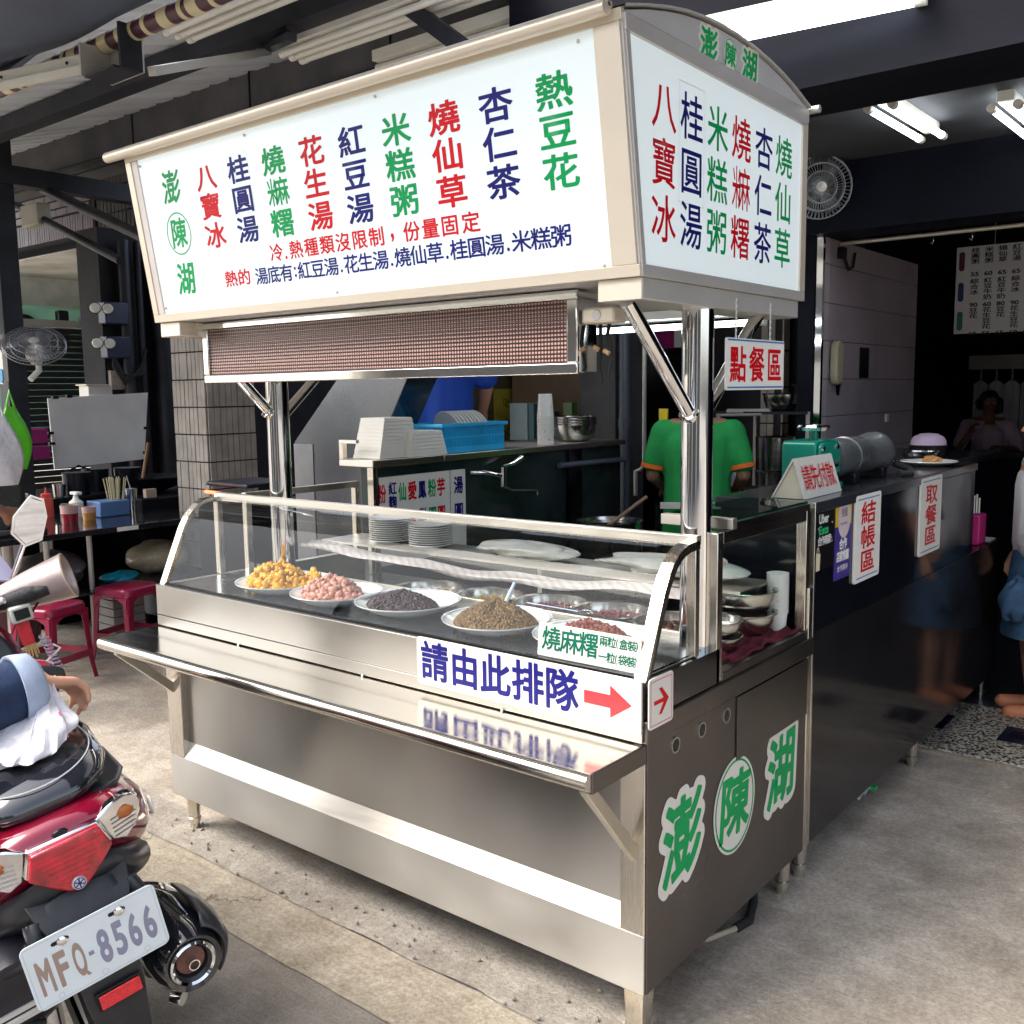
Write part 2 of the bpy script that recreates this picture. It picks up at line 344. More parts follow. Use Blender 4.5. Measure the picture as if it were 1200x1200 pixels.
# ================================================================== ground
def sheet(name, x0, x1, y0, y1, z, mat, nx=1, ny=1):
    mb = MB(); mb.add([(x0, y0, z), (x1, y0, z), (x1, y1, z), (x0, y1, z)], [(0, 1, 2, 3)]); return struct(mb.build(name, mat))
def groundmat(name, c1, c2, c3, grain, rough=.85, stretch=(1, 1, 1), big=.9, bump=.5, gloss=None, streak=.0, crack=False):
    m = bpy.data.materials.new(name); m.use_nodes = True; t = m.node_tree; p = t.nodes['Principled BSDF']; L = t.links.new
    tc = t.nodes.new('ShaderNodeTexCoord'); mp = t.nodes.new('ShaderNodeMapping'); mp.inputs['Scale'].default_value = stretch; L(tc.outputs['Object'], mp.inputs[0])
    def nz(s, dt=6, rg=.6, src=None):
        n = t.nodes.new('ShaderNodeTexNoise'); n.inputs['Scale'].default_value = s; n.inputs['Detail'].default_value = dt; n.inputs['Roughness'].default_value = rg; L((src or mp).outputs[0] if src is None else tc.outputs['Object'], n.inputs['Vector']); return n
    def mix(a, b, f, mode='MIX'):
        x = t.nodes.new('ShaderNodeMix'); x.data_type = 'RGBA'; x.blend_type = mode
        for s_, i in ((a, 6), (b, 7)):
            if isinstance(s_, tuple): x.inputs[i].default_value = (*s_, 1)
            else: L(s_, x.inputs[i])
        if isinstance(f, float): x.inputs[0].default_value = f
        else: L(f, x.inputs[0])
        return x.outputs[2]
    def ramp(src, a, b):
        r = t.nodes.new('ShaderNodeMapRange'); r.inputs['From Min'].default_value = a; r.inputs['From Max'].default_value = b; L(src, r.inputs['Value']); return r.outputs[0]
    n1 = nz(big, 8, .65, 1); n2 = nz(grain, 5, .7); n3 = nz(big * 5, 8, .7, 1); n4 = nz(grain * 3, 2, .6)
    a = mix(c1, c2, ramp(n1.outputs[0], .35, .65)); a = mix(a, c3, ramp(n3.outputs[0], .5, .78))
    mp2 = t.nodes.new('ShaderNodeMapping'); mp2.inputs['Rotation'].default_value = (0, 0, R_(24)); mp2.inputs['Scale'].default_value = (1.2, 26, 1); L(tc.outputs['Object'], mp2.inputs[0])
    ns = t.nodes.new('ShaderNodeTexNoise'); ns.inputs['Scale'].default_value = 2.2; ns.inputs['Detail'].default_value = 7; L(mp2.outputs[0], ns.inputs['Vector'])
    a = mix(a, mix((.72, .70, .68), (1.22, 1.2, 1.17), ramp(ns.outputs[0], .35, .65)), streak, 'MULTIPLY')
    a = mix(a, mix((.74, .73, .72), (1.22, 1.21, 1.20), ramp(n2.outputs[0], .33, .67)), 1.0, 'MULTIPLY')
    nd = nz(1.4, 9, .72, 1); a = mix(a, mix((.42, .38, .34), (1, 1, 1), ramp(nd.outputs[0], .36, .56)), .75, 'MULTIPLY')
    sp = ramp(n4.outputs[0], .69, .72); a = mix(a, (.04, .037, .033), sp)
    vo = t.nodes.new('ShaderNodeTexVoronoi'); vo.feature = 'DISTANCE_TO_EDGE'; vo.inputs['Scale'].default_value = .55
    va = t.nodes.new('ShaderNodeVectorMath'); va.operation = 'ADD'; sc_ = t.nodes.new('ShaderNodeVectorMath'); sc_.operation = 'SCALE'; sc_.inputs['Scale'].default_value = .35
    L(n3.outputs['Color'], sc_.inputs[0]); L(tc.outputs['Object'], va.inputs[0]); L(sc_.outputs[0], va.inputs[1]); L(va.outputs[0], vo.inputs['Vector'])
    if crack: a = mix((.05, .045, .04), a, ramp(vo.outputs['Distance'], .0, .003))
    L(a, p.inputs['Base Color']); p.inputs['Roughness'].default_value = rough
    if gloss: L(ramp(n1.outputs[0], .3, .8), p.inputs['Roughness'])
    b = t.nodes.new('ShaderNodeBump'); b.inputs['Strength'].default_value = bump; b.inputs['Distance'].default_value = .012
    L(n2.outputs[0], b.inputs['Height']); L(b.outputs[0], p.inputs['Normal']); return m
g_conc = groundmat('worn_concrete', (.36, .31, .25), (.52, .465, .39), (.62, .57, .50), 95, bump=.45, streak=.22)
g_road = groundmat('asphalt', (.26, .235, .205), (.33, .30, .26), (.40, .37, .33), 120, bump=.5, streak=.2)
g_gut = groundmat('tan_kerb_concrete', (.38, .33, .25), (.47, .42, .34), (.56, .51, .42), 90, streak=.3, crack=True)
g_rough = groundmat('broken_concrete', (.30, .27, .23), (.44, .40, .34), (.54, .50, .44), 80, bump=.6, big=2.4)
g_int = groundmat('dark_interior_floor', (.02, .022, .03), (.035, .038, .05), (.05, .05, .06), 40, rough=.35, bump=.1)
def wavy(name, x0, x1, ya, yb, z, mat, amp, n=160, seed=1):
    r = random.Random(seed); mb = MB(); pa = []; pb = []; oa = ob = 0
    for i in range(n + 1):
        x = x0 + (x1 - x0) * i / n; oa = oa * .8 + r.uniform(-amp, amp); ob = ob * .8 + r.uniform(-amp, amp); pa.append((x, ya + oa, z)); pb.append((x, yb + ob, z))
    k = n + 1; mb.add(pa + pb, [(i, i + 1, k + i + 1, k + i) for i in range(n)]); return struct(mb.build(name, mat))
sheet('road', -60, 60, -60, 0.3, 0, g_road)
sheet('concrete_apron', -30, 30, -.02, 2.46, .004, g_conc)
sheet('concrete_apron', -30, -2.2, 2.46, 60, .004, g_conc)
wavy('kerb_strip', -6, 6, -.30, -.07, .004, g_gut, .004)
wavy('broken_kerb_edge', -6, 2.5, -.080, .13, .008, g_rough, .006, seed=3)
# scattered crumbs of concrete beside the cart
pos = np.array([(RNG.uniform(-2.3, .1), -.08 + abs(RNG.normal(0, .10)), .012 + RNG.uniform(0, .004)) for _ in range(70)])
o = grains('gravel_crumbs', M('crumb_grey', (.30, .27, .23), .9, 0, .2, 20), None, pos, (.006, .005, .0035), jit=.6)
# speckled terrazzo threshold
m = bpy.data.materials.new('terrazzo'); m.use_nodes = True; t = m.node_tree; p = t.nodes['Principled BSDF']; L = t.links.new
tc = t.nodes.new('ShaderNodeTexCoord'); v = t.nodes.new('ShaderNodeTexNoise'); v.inputs['Scale'].default_value = 75; v.inputs['Detail'].default_value = 3; L(tc.outputs['Object'], v.inputs['Vector'])
r = t.nodes.new('ShaderNodeValToRGB'); r.color_ramp.interpolation = 'CONSTANT'; e = r.color_ramp.elements; e[0].color = (.02, .02, .02, 1); e[1].position = .46; e[1].color = (.30, .26, .20, 1); e.new(.53).color = (.55, .50, .42, 1)
L(v.outputs['Fac'], r.inputs[0]); L(r.outputs[0], p.inputs['Base Color']); p.inputs['Roughness'].default_value = .4; terr = m
struct(MB().box(-2.2, 6, 2.47, 3.22, -.1, .022).build('terrazzo_threshold', terr, bevel=.006))
struct(MB().box(-2.2, 6, 2.44, 2.468, -.1, .018).build('threshold_edge', g_gut))
sheet('interior_floor', -2.2, 8, 3.22, 14, .012, g_int)
tl = M('dark_blue_floor_tile', (.012, .016, .035), .25, 0, .3)
for i, (x, y) in enumerate(((-.22, 2.74), (.17, 2.74), (.56, 2.74), (.95, 2.74))):
    root = thing('floor_tile', ['dark blue square tile let into the terrazzo, nearest the counter', 'dark blue square tile let into the speckled terrazzo, second from the counter', 'dark blue square tile let into the terrazzo, third from the counter', 'dark blue square tile let into the terrazzo, farthest from the counter'][i], 'floor tile', (x, y, .02), group='dark tiles in the terrazzo')
    MB().box(x, x + .16, y, y + .22, .018, .026).build('tile_face', tl, root, bevel=.002)
    MB().lathe([(.0, .001), (.03, .001), (.033, .0), (.05, 0), (.052, .001), (.0, .0015)][:5], (x + .08, y + .11, .0265), 24).build('embossed_ring', darkblue, root)

# ================================================================== the food cart
cart = thing('food_cart', 'long brushed steel dessert cart with a curved glass case and green emblem on its end', 'food cart', (-1, .5, 0))
L0 = -2.02
MB().box(L0, -.0, .03, .975, .15, .76).build('cabinet', sidem, cart)
MB().box(L0, 0, 0, .03, .142, .295).build('bottom_rail', steelp, cart, .002)
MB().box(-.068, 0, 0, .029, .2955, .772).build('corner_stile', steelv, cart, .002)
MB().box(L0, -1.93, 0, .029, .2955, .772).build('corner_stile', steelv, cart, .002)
MB().box(-1.93, -.068, 0, .029, .72, .77).build('top_rail', steel, cart)
MB().prism([(0, .296), (.029, .352), (.029, .296)], (-.0685, 0, 0), (0, 1, 0), (0, 0, 1), -(1.93 - .069)).build('sloped_strip', steel, cart)
frontm = M('front_panel_steel', (.44, .425, .40), .30, 1, .14, .9, 0, 1.6, rvar=.08); brush(frontm, rough=.30)
MB().box(-1.93, -.0685, .0235, .0285, .352, .72).build('recessed_panel', frontm, cart)
# side cladding
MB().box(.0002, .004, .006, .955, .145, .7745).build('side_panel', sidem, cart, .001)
MB().box(-.02, .006, .955, .985, .142, .99).build('corner_trim', steelv, cart, .002)
MB().box(.004, .009, .468, .950, .594, .772).build('cover_plate', M('cover_plate_steel', (.15, .14, .135), .30, 1, .15, 2, .06, 3), cart, .001)
for y in (.134, .269, .407):
    r_ = thing
    MB().lathe([(.0, .0), (.0165, .0), (.0165, .004), (.0205, .004), (.0205, 0)][1:], (.004, y, .7365), 20, (1, 0, 0)).build('vent_hole_rim', steel, cart)
    MB().lathe([(0, 0), (.0165, 0)], (.0045, y, .7365), 20, (1, 0, 0)).build('vent_hole', black, cart)
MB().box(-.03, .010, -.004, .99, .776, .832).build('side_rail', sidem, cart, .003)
MB().box(-.03, .002, -.008, .37, .833, .926).build('side_upper_panel', M('mirror_black_steel', (.10, .10, .11), .12, 1, .2, 2, .03, 3), cart)
# upper front, two strips with a groove
upm = M('upper_front_steel', (.36, .345, .315), .3, 1, .05, 1.2, .01, 30, (1, 3, 3), rvar=.08); brush(upm, rough=.30)
MB().box(-2.035, 0, -.012, .02, .780, .8165).build('front_strip', upm, cart, .0015)
MB().box(-2.035, 0, -.012, .02, .8185, .927).build('front_upper_panel', upm, cart, .002)
for x in (-1.55, -.95, -.42):
    MB().ball((x, -.014, .7785), .005, n=8, m=5).build('rivet', chrome, cart)
# ledge
ld = MB().box(-2.035, 0, -.225, 0, .768, .776).build('ledge_top', ledgem, cart, .002)
MB().tube([(-2.035, -.226, .756), (0.0, -.226, .756)], .0205, 18).build('ledge_roll', ledgem, cart)
MB().box(-.012, .003, -.222, .004, .728, .7755).build('ledge_end', sidem, cart, .002)
MB().box(-2.037, -2.025, -.222, .004, .728, .7755).build('ledge_end', steel, cart, .002)
for x in (-.03, -1.985):
    MB().beam((x, -.2, .73), (x, .008, .49 if x > -1 else .545), .03, .022, (1, 0, 0)).build('ledge_bracket', steel, cart, .002)
# case deck
deck = M('case_deck_steel', (.22, .23, .24), .22, 1, .3, 8, .05, 30, rvar=.08)
MB().box(-2.0, -.03, .02, .40, .918, .928).build('case_shelf', deck, cart)
MB().box(-2.0, -.03, .402, .97, .828, .838).build('sunken_deck', deck, cart)
MB().box(-2.0, -.03, .400, .412, .8385, .945).build('shelf_lip', steel, cart, .002)
PROF = [(.004, .927), (.054, 1.042), (.092, 1.127), (.112, 1.160), (.135, 1.187), (.158, 1.205), (.182, 1.216), (.21, 1.223), (.262, 1.226)]
def offp(pr, dd):
    out = []
    for i, (y, z) in enumerate(pr):
        a = pr[max(0, i - 1)]; b = pr[min(len(pr) - 1, i + 1)]; ty, tz = b[0] - a[0], b[1] - a[1]; l_ = math.hypot(ty, tz); out.append((y + tz / l_ * dd, z - ty / l_ * dd))
    return out
inn = offp(PROF, .012); poly = PROF + inn[::-1]
for x0, x1 in ((-.034, .0), (-2.033, -1.999)):
    mb = MB(); n = len(PROF)
    for i in range(n - 1):
        a, b, c, d_ = PROF[i], PROF[i + 1], inn[i + 1], inn[i]
        k = len(mb.V); mb.V += [(x, q[0], q[1]) for x in (x0, x1) for q in (a, b, c, d_)]
        mb.F += [(k, k+1, k+2, k+3), (k+7, k+6, k+5, k+4), (k, k+4, k+5, k+1), (k+3, k+2, k+6, k+7)]
    mb.build('case_end_frame', steelv, cart, ang=25)
    # flat outer flange on the end plane
    mb = MB(); i2 = offp(PROF, .022)
    xx = x1 - .004 if x1 > -1 else x0
    for i in range(n - 1):
        a, b, c, d_ = inn[i], inn[i + 1], i2[i + 1], i2[i]; k = len(mb.V)
        mb.V += [(x, q[0], q[1]) for x in (xx, xx + .004) for q in (a, b, c, d_)]; mb.F += [(k, k+1, k+2, k+3), (k+7, k+6, k+5, k+4), (k, k+4, k+5, k+1), (k+3, k+2, k+6, k+7)]
    mb.build('case_end_flange', sidem, cart, ang=25)
g1 = offp(PROF, .003); g2 = offp(PROF, .007)
mb = MB(); fine = []
for arr in (g1, g2):
    q = []
    for i in range(len(arr) - 1):
        for s_ in range(3): q.append((arr[i][0] + (arr[i+1][0] - arr[i][0]) * s_ / 3, arr[i][1] + (arr[i+1][1] - arr[i][1]) * s_ / 3))
    q.append(arr[-1]); fine.append(q)
n = len(fine[0]); 
for x in (-1.998, -.035):
    for q in fine: mb.V += [(x, a, b) for a, b in q]
N = n
for i in range(N - 1):
    mb.F += [(i, i + 1, 2*N + i + 1, 2*N + i), (N + i, 3*N + i, 3*N + i + 1, N + i + 1), (i, N + i, N + i + 1, i + 1), (2*N + i, 2*N + i + 1, 3*N + i + 1, 3*N + i)]
mb.build('curved_glass', glass, cart, ang=60)
MB().box(-1.998, -.035, .0, .012, .927, .934).build('glass_seal', black, cart)
MB().box(-2.03, .0, .245, .268, 1.214, 1.238).build('case_top_rail', steel, cart, .002)
for x in (-.028, -2.033):
    MB().box(x, x + .026, .243, .266, .93, 1.213).build('case_post', steelv, cart, .002)
MB().box(-.006, -.001, .03, .24, .93, .936).build('end_seal', black, cart)
# emblem on the cart end
def emblem(parent, O, u, v, c1, cc, c3, w_, h, rx, ry, outl=.012, lift=.0):
    pb = Print(O, u, v); pg = Print(O, u, v)
    for c, (a, b) in (('澎', c1), ('湖', c3)):
        pb.ch(c, a, b, w_, h, .02 + outl / w_ * 1.6, lift=.0004, shear=.12, rot=.06); pg.ch(c, a, b, w_, h, .030, lift=.0012, shear=.12, rot=.06)
    pb.poly(circ(rx, 48, cc[0], cc[1], ry), .0006); pg.ring(cc[0], cc[1], rx * .93, ry * .95, rx * .05, .0014); pg.ch('陳', cc[0], cc[1], rx * 1.25, ry * 1.22, .03, lift=.0014, shear=.1)
    pb.build(creamv, parent, 'emblem_backing'); pg.build(green, parent, 'emblem')
emblem(cart, (.0048, 0, 0), (0, 1, 0), (0, 0, 1), (.176, .480), (.466, .467), (.775, .472), .168, .195, .125, .136)
# ---- queue plaque and arrow plaque
pq = thing('queue_sign', 'long cream sign with navy characters and a red arrow on the cart front', 'sign', (-.36, -.014, .866))
MB().prism(rrect(.722, .134, .012), (-.361, -.0125, .866), (1, 0, 0), (0, 0, 1), .004).build('board', creamv, pq, .001)
pr = Print((0, -.0172, 0), (1, 0, 0), (0, 0, 1))
for c, x in zip('請由此排隊', (-.655, -.546, -.440, -.333, -.228)): pr.ch(c, x, .868, .088, .098, .025)
pr.build(navy, pq)
pr = Print((0, -.0173, .868), (1, 0, 0), (0, 0, 1)).poly([(-.160, -.016), (-.085, -.016), (-.085, -.040), (-.025, .0), (-.085, .040), (-.085, .016), (-.160, .016)]); pr.build(M('arrow_red', (.80, .03, .04), .4), pq, 'arrow')
for x in (-.712, -.01):
    for z in (.811, .921): MB().ball((x, -.017, z), .003, n=8, m=5).build('screw', chrome, pq)
pa = thing('arrow_sign', 'small square pink bordered sign with a red arrow on the cart corner', 'sign', (.012, .05, .87))
MB().prism(rrect(.112, .122, .01), (.0105, .052, .872), (0, 1, 0), (0, 0, 1), .003).build('board', creamv, pa)
Print((.0143, .052, .872), (0, 1, 0), (0, 0, 1)).frame(0, 0, .098, .108, .002).build(pinkline, pa, 'border')
Print((.0143, .052, .872), (0, 1, 0), (0, 0, 1)).poly([(-.034, -.005), (.010, -.005), (-.012, -.032), (.002, -.032), (.034, 0), (.002, .032), (-.012, .032), (.010, .005), (-.034, .005)]).build(red, pa, 'arrow')
# ---- legs
mb = MB()
for (x, y) in ((-.035, .035),):
    mb.loft([[(x + sx * .028, y + sy * .028, .142) for sx, sy in ((-1, -1), (1, -1), (1, 1), (-1, 1))], [(x + sx * .02, y + sy * .02, .0) for sx, sy in ((-1, -1), (1, -1), (1, 1), (-1, 1))]])
mb.build('leg', steelv, cart, .002)
for (x, y) in ((-1.965, .05), (-.045, .915), (-1.965, .92), (-1.0, .5)):
    MB().lathe([(0, .15), (.026, .15), (.021, .05), (.0235, .048), (.0235, .032), (.019, .03), (.017, 0), (0, 0)], (x, y, 0), 20).build('leg', steelv, cart)
# ---- posts and braces
for x in (-.062, -1.768):
    MB().tube([(x, .3555, .84), (x, .3555, 1.80)], .041, 32).build('post', chrome, cart)
    MB().tube([(x, .02, 1.80), (x, .345, 1.51)] if x > -1 else [(x, .198, 1.655), (x, .345, 1.51)], .0185, 18).build('brace', chrome, cart)
    MB().tube([(x, .70, 1.80), (x, .37, 1.515)], .0185, 18).build('brace', chrome, cart)
    MB().lathe([(.018, 0), (.026, .004), (.026, .010), (.018, .012)], (x, .322 - .006, 1.535), 18, (0, -.745, .66)).build('brace_collar', chrome, cart)
    MB().lathe([(.041, 0), (.055, .0), (.055, .006), (.041, .006)], (x, .3555, .838), 24).build('post_flange', chrome, cart)
# ---- side serving box
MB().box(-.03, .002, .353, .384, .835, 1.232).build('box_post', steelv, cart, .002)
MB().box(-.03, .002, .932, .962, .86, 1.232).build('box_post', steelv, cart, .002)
MB().box(-.03, .0025, .385, .931, 1.200, 1.232).build('box_top_rail', sidem, cart, .002)
MB().box(-.03, .0035, .385, .954, .833, .858).build('box_bottom_rail', sidem, cart, .002)
MB().box(-.014, -.010, .386, .930, .859, 1.199).build('box_pane', glass, cart)
MB().box(-.32, -.031, .42, .93, .850, .8575).build('box_floor', deck, cart)
MB().box(-.21, -.002, .455, .945, 1.252, 1.260).build('box_top_glass', glassg, cart)
MB().box(-.012, .006, .455, .945, 1.2325, 1.2515).build('box_top_trim', sidem, cart)
MB().box(-.21, .006, .428, .454, 1.233, 1.262).build('box_top_bar', steel, cart, .002)
for (x, y) in ((-2.03, .37), (-2.03, .93)):
    MB().box(x, x + .026, y, y + .026, .84, 1.2).build('box_post', steelv, cart, .002)
MB().box(-2.03, -2.004, .37, .956, 1.201, 1.226).build('box_top_rail', steel, cart)
MB().box(-2.035, -2.0, .02, .97, .775, .926).build('side_upper_panel', steel, cart)

# ================================================================== sign box above
sg = thing('menu_light_box', 'large white menu light box with coloured characters above the cart', 'sign', (-.97, .4, 1.849))
YB, ZB, YT, ZT, YR, XL, XR = -.0127, 1.849, -.0923, 2.386, .885, -1.935, -.006
arch = [(-.097, 2.386), (.0, 2.412), (.087, 2.432), (.165, 2.446), (.244, 2.455), (.33, 2.460), (.419, 2.461), (.52, 2.455), (.618, 2.444), (.70, 2.431), (.785, 2.412), (.885, 2.384)]
body = [(YB + .012, ZB), (YR - .012, ZB), (YR - .012, ZT - .005)] + [(a, b - .006) for a, b in arch[::-1][1:-1]] + [(YT + .012, ZT)]
MB().prism(body, (XL + .006, 0, 0), (0, 1, 0), (0, 0, 1), XR - XL - .012).build('box_body', alus, sg)
dv = Vector((0, -.14821, .98896)); nv = Vector((0, -.98896, -.14821)); O = Vector((0, YB, ZB))
def fp(a, b, h=0): return O + Vector((a, 0, 0)) + dv * b + nv * h
def slab(poly, h0, h1, name, mat, bevel=0):
    mb = MB(); A = [fp(a, b, h0) for a, b in poly]; B = [fp(a, b, h1) for a, b in poly]; n = len(poly)
    mb.add(A + B, [tuple(range(n - 1, -1, -1)), tuple(range(n, 2*n))] + [(i, (i+1) % n, n + (i+1) % n, n + i) for i in range(n)]); return mb.build(name, mat, sg, bevel)
R4 = lambda a, b, c, d_: [(a, c), (b, c), (b, d_), (a, d_)]
slab(R4(-1.872, -.078, .026, .520), -.012, -.003, 'front_panel', whitep)
slab(R4(XL, XR, 0, .026), -.012, .004, 'frame_bottom', alu, .001)
slab(R4(XL, XR, .5205, .545), -.012, .004, 'frame_top', alu, .001)
slab(R4(XL, -1.905, .0265, .520), -.012, .004, 'frame_end', alu, .001)
slab(R4(-1.9045, -1.8725, .0265, .520), -.012, .001, 'frame_inner', M('pinkish_trim', (.66, .60, .56), .4, .2), .001)
slab(R4(-.0775, -.012, .0265, .520), -.012, .005, 'corner_pillar', alu, .001)
slab(R4(-.0115, XR, .0265, .520), -.012, .0, 'corner_edge', alus)
for k, (x, z) in enumerate(((-1.86, .5), (-1.3, .505), (-.75, .508), (-.12, .503), (-1.86, .045), (-1.0, .036), (-.1, .03))):
    MB().ball(fp(x, z, 0), .0045, n=8, m=5).build('clip', alus, sg)
SX = -.006
def sidepoly(poly, x0, x1, name, mat, bevel=0): return MB().prism(poly, (x0, 0, 0), (0, 1, 0), (0, 0, 1), x1 - x0).build(name, mat, sg, bevel)
fy = lambda z: YB + (YT - YB) * (z - ZB) / (ZT - ZB)
sidepoly([(fy(1.876) + .02, 1.876), (.848, 1.876), (.848, 2.335), (fy(2.335) + .02, 2.345)], SX - .006, SX - .001, 'side_panel', whitep)
sidepoly([(fy(ZB) + .003, ZB), (YR, ZB), (YR, 1.8755), (fy(1.876) + .003, 1.8755)], SX - .006, SX + .004, 'side_frame_bottom', alus, .001)
sidepoly([(fy(1.876) + .003, 1.876), (fy(1.876) + .0195, 1.876), (fy(2.335) + .0195, 2.3455), (fy(2.335) + .003, 2.3455)], SX - .006, SX + .004, 'side_frame_front', alus, .001)
sidepoly([(.8485, 1.876), (YR, 1.876), (YR, 2.345), (.8485, 2.3355)], SX - .006, SX + .004, 'side_frame_back', alu, .001)
sidepoly([(fy(2.346) + .003, 2.346), (.848, 2.336), (YR, 2.346), (YR, 2.379), (fy(2.37) + .003, 2.379)], SX - .006, SX + .006, 'side_frame_top', alus, .001)
sidepoly([(YT, 2.3815)] + [(a, b - .004) for a, b in arch[1:-1]] + [(YR, 2.3815)], SX - .006, SX + .003, 'arched_gable', M('gable_aluminium', (.50, .50, .50), .35, .10, .1, 3), .001)
sidepoly([(fy(ZB) + .003, ZB), (YR, ZB), (YR, 2.379), (fy(2.37) + .003, 2.379)], XL - .001, XL + .005, 'side_frame_far', alus, .001)
mb = MB(); ar2 = [(a, b + .001) for a, b in arch]; 
for x in (XL - .03, XR + .012):
    mb.V += [(x, a, b) for a, b in ar2] + [(x, a, b + .005) for a, b in ar2]
n = len(ar2)
for i in range(n - 1): mb.F += [(i, i+1, 2*n+i+1, 2*n+i), (n+i, 3*n+i, 3*n+i+1, n+i+1), (i, n+i, n+i+1, i+1), (2*n+i, 2*n+i+1, 3*n+i+1, 3*n+i)]
mb.build('arched_roof', alus, sg)
MB().tube([(XL - .065, -.118, 2.386), (XR - .02, -.118, 2.386)], .017, 16).build('front_eave_roll', alu, sg)
MB().box(XL - .06, XR - .02, -.116, -.094, 2.388, 2.403).build('front_eave', alu, sg, .003)
MB().tube([(XL, .90, 2.384), (XR + .03, .90, 2.384)], .011, 12).build('rear_eave_roll', alus, sg)
# crossbars under the light box
for x in (-.125, -1.93): MB().box(x, x + .115, .0, .86, 1.800, 1.8485).build('cross_bar', alu if x < -1 else alus, sg, .003)
MB().box(-.1248, -.0102, -.004, -.0005, 1.801, 1.8475).build('cross_bar_cap', alu, sg)
# lettering
cmap = {'r': red, 'n': navy, 'g': green}
colsF = [('八寶冰', 'r', -1.520), ('桂圓湯', 'n', -1.356), ('燒*糬', 'g', -1.192), ('花生湯', 'r', -1.024), ('紅豆湯', 'n', -.862), ('米糕粥', 'g', -.695), ('燒仙草', 'r', -.530), ('杏仁茶', 'n', -.365), ('熱豆花', 'g', -.197)]
for txt, c, u_ in colsF:
    pr = Print(fp(0, 0, -.0022), (1, 0, 0), dv)
    for ch, vv in zip(txt, (.417, .332, .245)): put(pr, ch, u_, vv, .088, .070, .022)
    pr.build(cmap[c], sg)
for (a, b, c, d_) in ((-1.405, -1.306, .292, .462), (-1.517, -1.373, .083, .137)):
    pr = Print(fp(0, 0, -.0026), (1, 0, 0), dv).frame((a + b) / 2, (c + d_) / 2, b - a, d_ - c, .0015); pr.build(M('patch_edge', (.62, .64, .64), .3), sg, 'patch_edge')
pr = Print(fp(0, 0, -.0022), (1, 0, 0), dv)
for i, ch in enumerate('冷.熱種類沒限制，份量固定'):
    us = [-1.240, -1.198, -1.150, -1.083, -1.016, -.949, -.882, -.815, -.755, -.684, -.617, -.550, -.480]
    if ch == '.': pr.ch('.', us[i], .150, .010, .010, .02, fit=True)
    elif ch == '，': pr.ch(',', us[i], .160, .012, .022, .02, fit=True)
    else: pr.ch(ch, us[i], .167, .052, .046, .018)
pr.build(red, sg)
pr = Print(fp(0, 0, -.0022), (1, 0, 0), dv)
for ch, u_ in zip('熱的', (-1.478, -1.412)): pr.ch(ch, u_, .110, .055, .044, .02)
pr.build(red, sg)
pr = Print(fp(0, 0, -.0022), (1, 0, 0), dv)
s_ = '湯底有:紅豆湯.花生湯.燒仙草.桂圓湯.米糕粥'; wts = [.4 if c in '.:' else 1 for c in s_]; tot = sum(wts); step = (-.183 + 1.356) / tot; cu = -1.356
for ch, wt in zip(s_, wts):
    c0 = cu + step * wt / 2; cu += step * wt
    if ch == '.': pr.ch('.', c0, .092, .009, .009, .02, fit=True)
    elif ch == ':': pr.ch(':', c0, .106, .009, .030, .02, fit=True)
    else: pr.ch(ch, c0, .106, .052, .046, .016)
pr.build(navy, sg)
pr = Print(fp(0, 0, -.0022), (1, 0, 0), dv)
pr.ch('澎', -1.709, .413, .085, .092, .022, shear=.12); pr.ch('陳', -1.712, .272, .075, .084, .022, shear=.08); pr.ring(-1.712, .272, .066, .066, .004); pr.ch('湖', -1.716, .129, .085, .092, .025, shear=.12)
pr.build(green, sg, 'emblem')
colsS = [('八寶冰', 'r', .085), ('桂圓湯', 'n', .213), ('米糕粥', 'g', .343), ('燒*糬', 'r', .472), ('杏仁茶', 'n', .605), ('燒仙草', 'g', .733)]
for txt, c, y_ in colsS:
    pr = Print((SX - .0004, 0, 0), (0, 1, 0), (0, 0, 1))
    for ch, vv in zip(txt, (2.225, 2.103, 1.981)): put(pr, ch, y_, vv, .094, .098, .010)
    pr.build(cmap[c], sg)
Print((SX - .0006, 0, 0), (0, 1, 0), (0, 0, 1)).frame(.213, 2.165, .122, .27, .0015).build(MT['patch_edge'], sg, 'patch_edge')
emblem(sg, (SX + .0036, 0, 0), (0, 1, 0), (0, 0, 1), (.283, 2.406), (.393, 2.409), (.502, 2.410), .074, .066, .040, .040, .0055)

# ---- LED board
led = thing('led_ticker_board', 'long unlit LED ticker board in a chrome frame under the light box', 'display', (-1.03, .13, 1.641))
X0, X1, Y0, Z0, Z1 = -1.819, -.249, .0874, 1.641, 1.845
MB().box(X0 + .008, X1 - .008, Y0 + .012, Y0 + .10, Z0 + .004, Z1 - .002).build('casing', chrome, led, .002)
for nm, a in (('frame_bar', (X0, X1, Z0, Z0 + .028)), ('frame_bar', (X0, X1, Z1 - .022, Z1)), ('frame_bar', (X0, X0 + .03, Z0 + .0285, Z1 - .0225)), ('frame_bar', (X1 - .032, X1, Z0 + .0285, Z1 - .0225))):
    MB().box(a[0], a[1], Y0, Y0 + .0115, a[2], a[3]).build(nm, chrome, led, .003)
m = bpy.data.materials.new('led_matrix'); m.use_nodes = True; t = m.node_tree; p = t.nodes['Principled BSDF']; L = t.links.new
tc = t.nodes.new('ShaderNodeTexCoord'); sx = t.nodes.new('ShaderNodeSeparateXYZ'); L(tc.outputs['Object'], sx.inputs[0])
def mth(op, a, b=None):
    q = t.nodes.new('ShaderNodeMath'); q.operation = op
    for i, s_ in enumerate((a, b)):
        if s_ is None: continue
        if isinstance(s_, (int, float)): q.inputs[i].default_value = s_
        else: L(s_, q.inputs[i])
    return q.outputs[0]
P_ = .0102
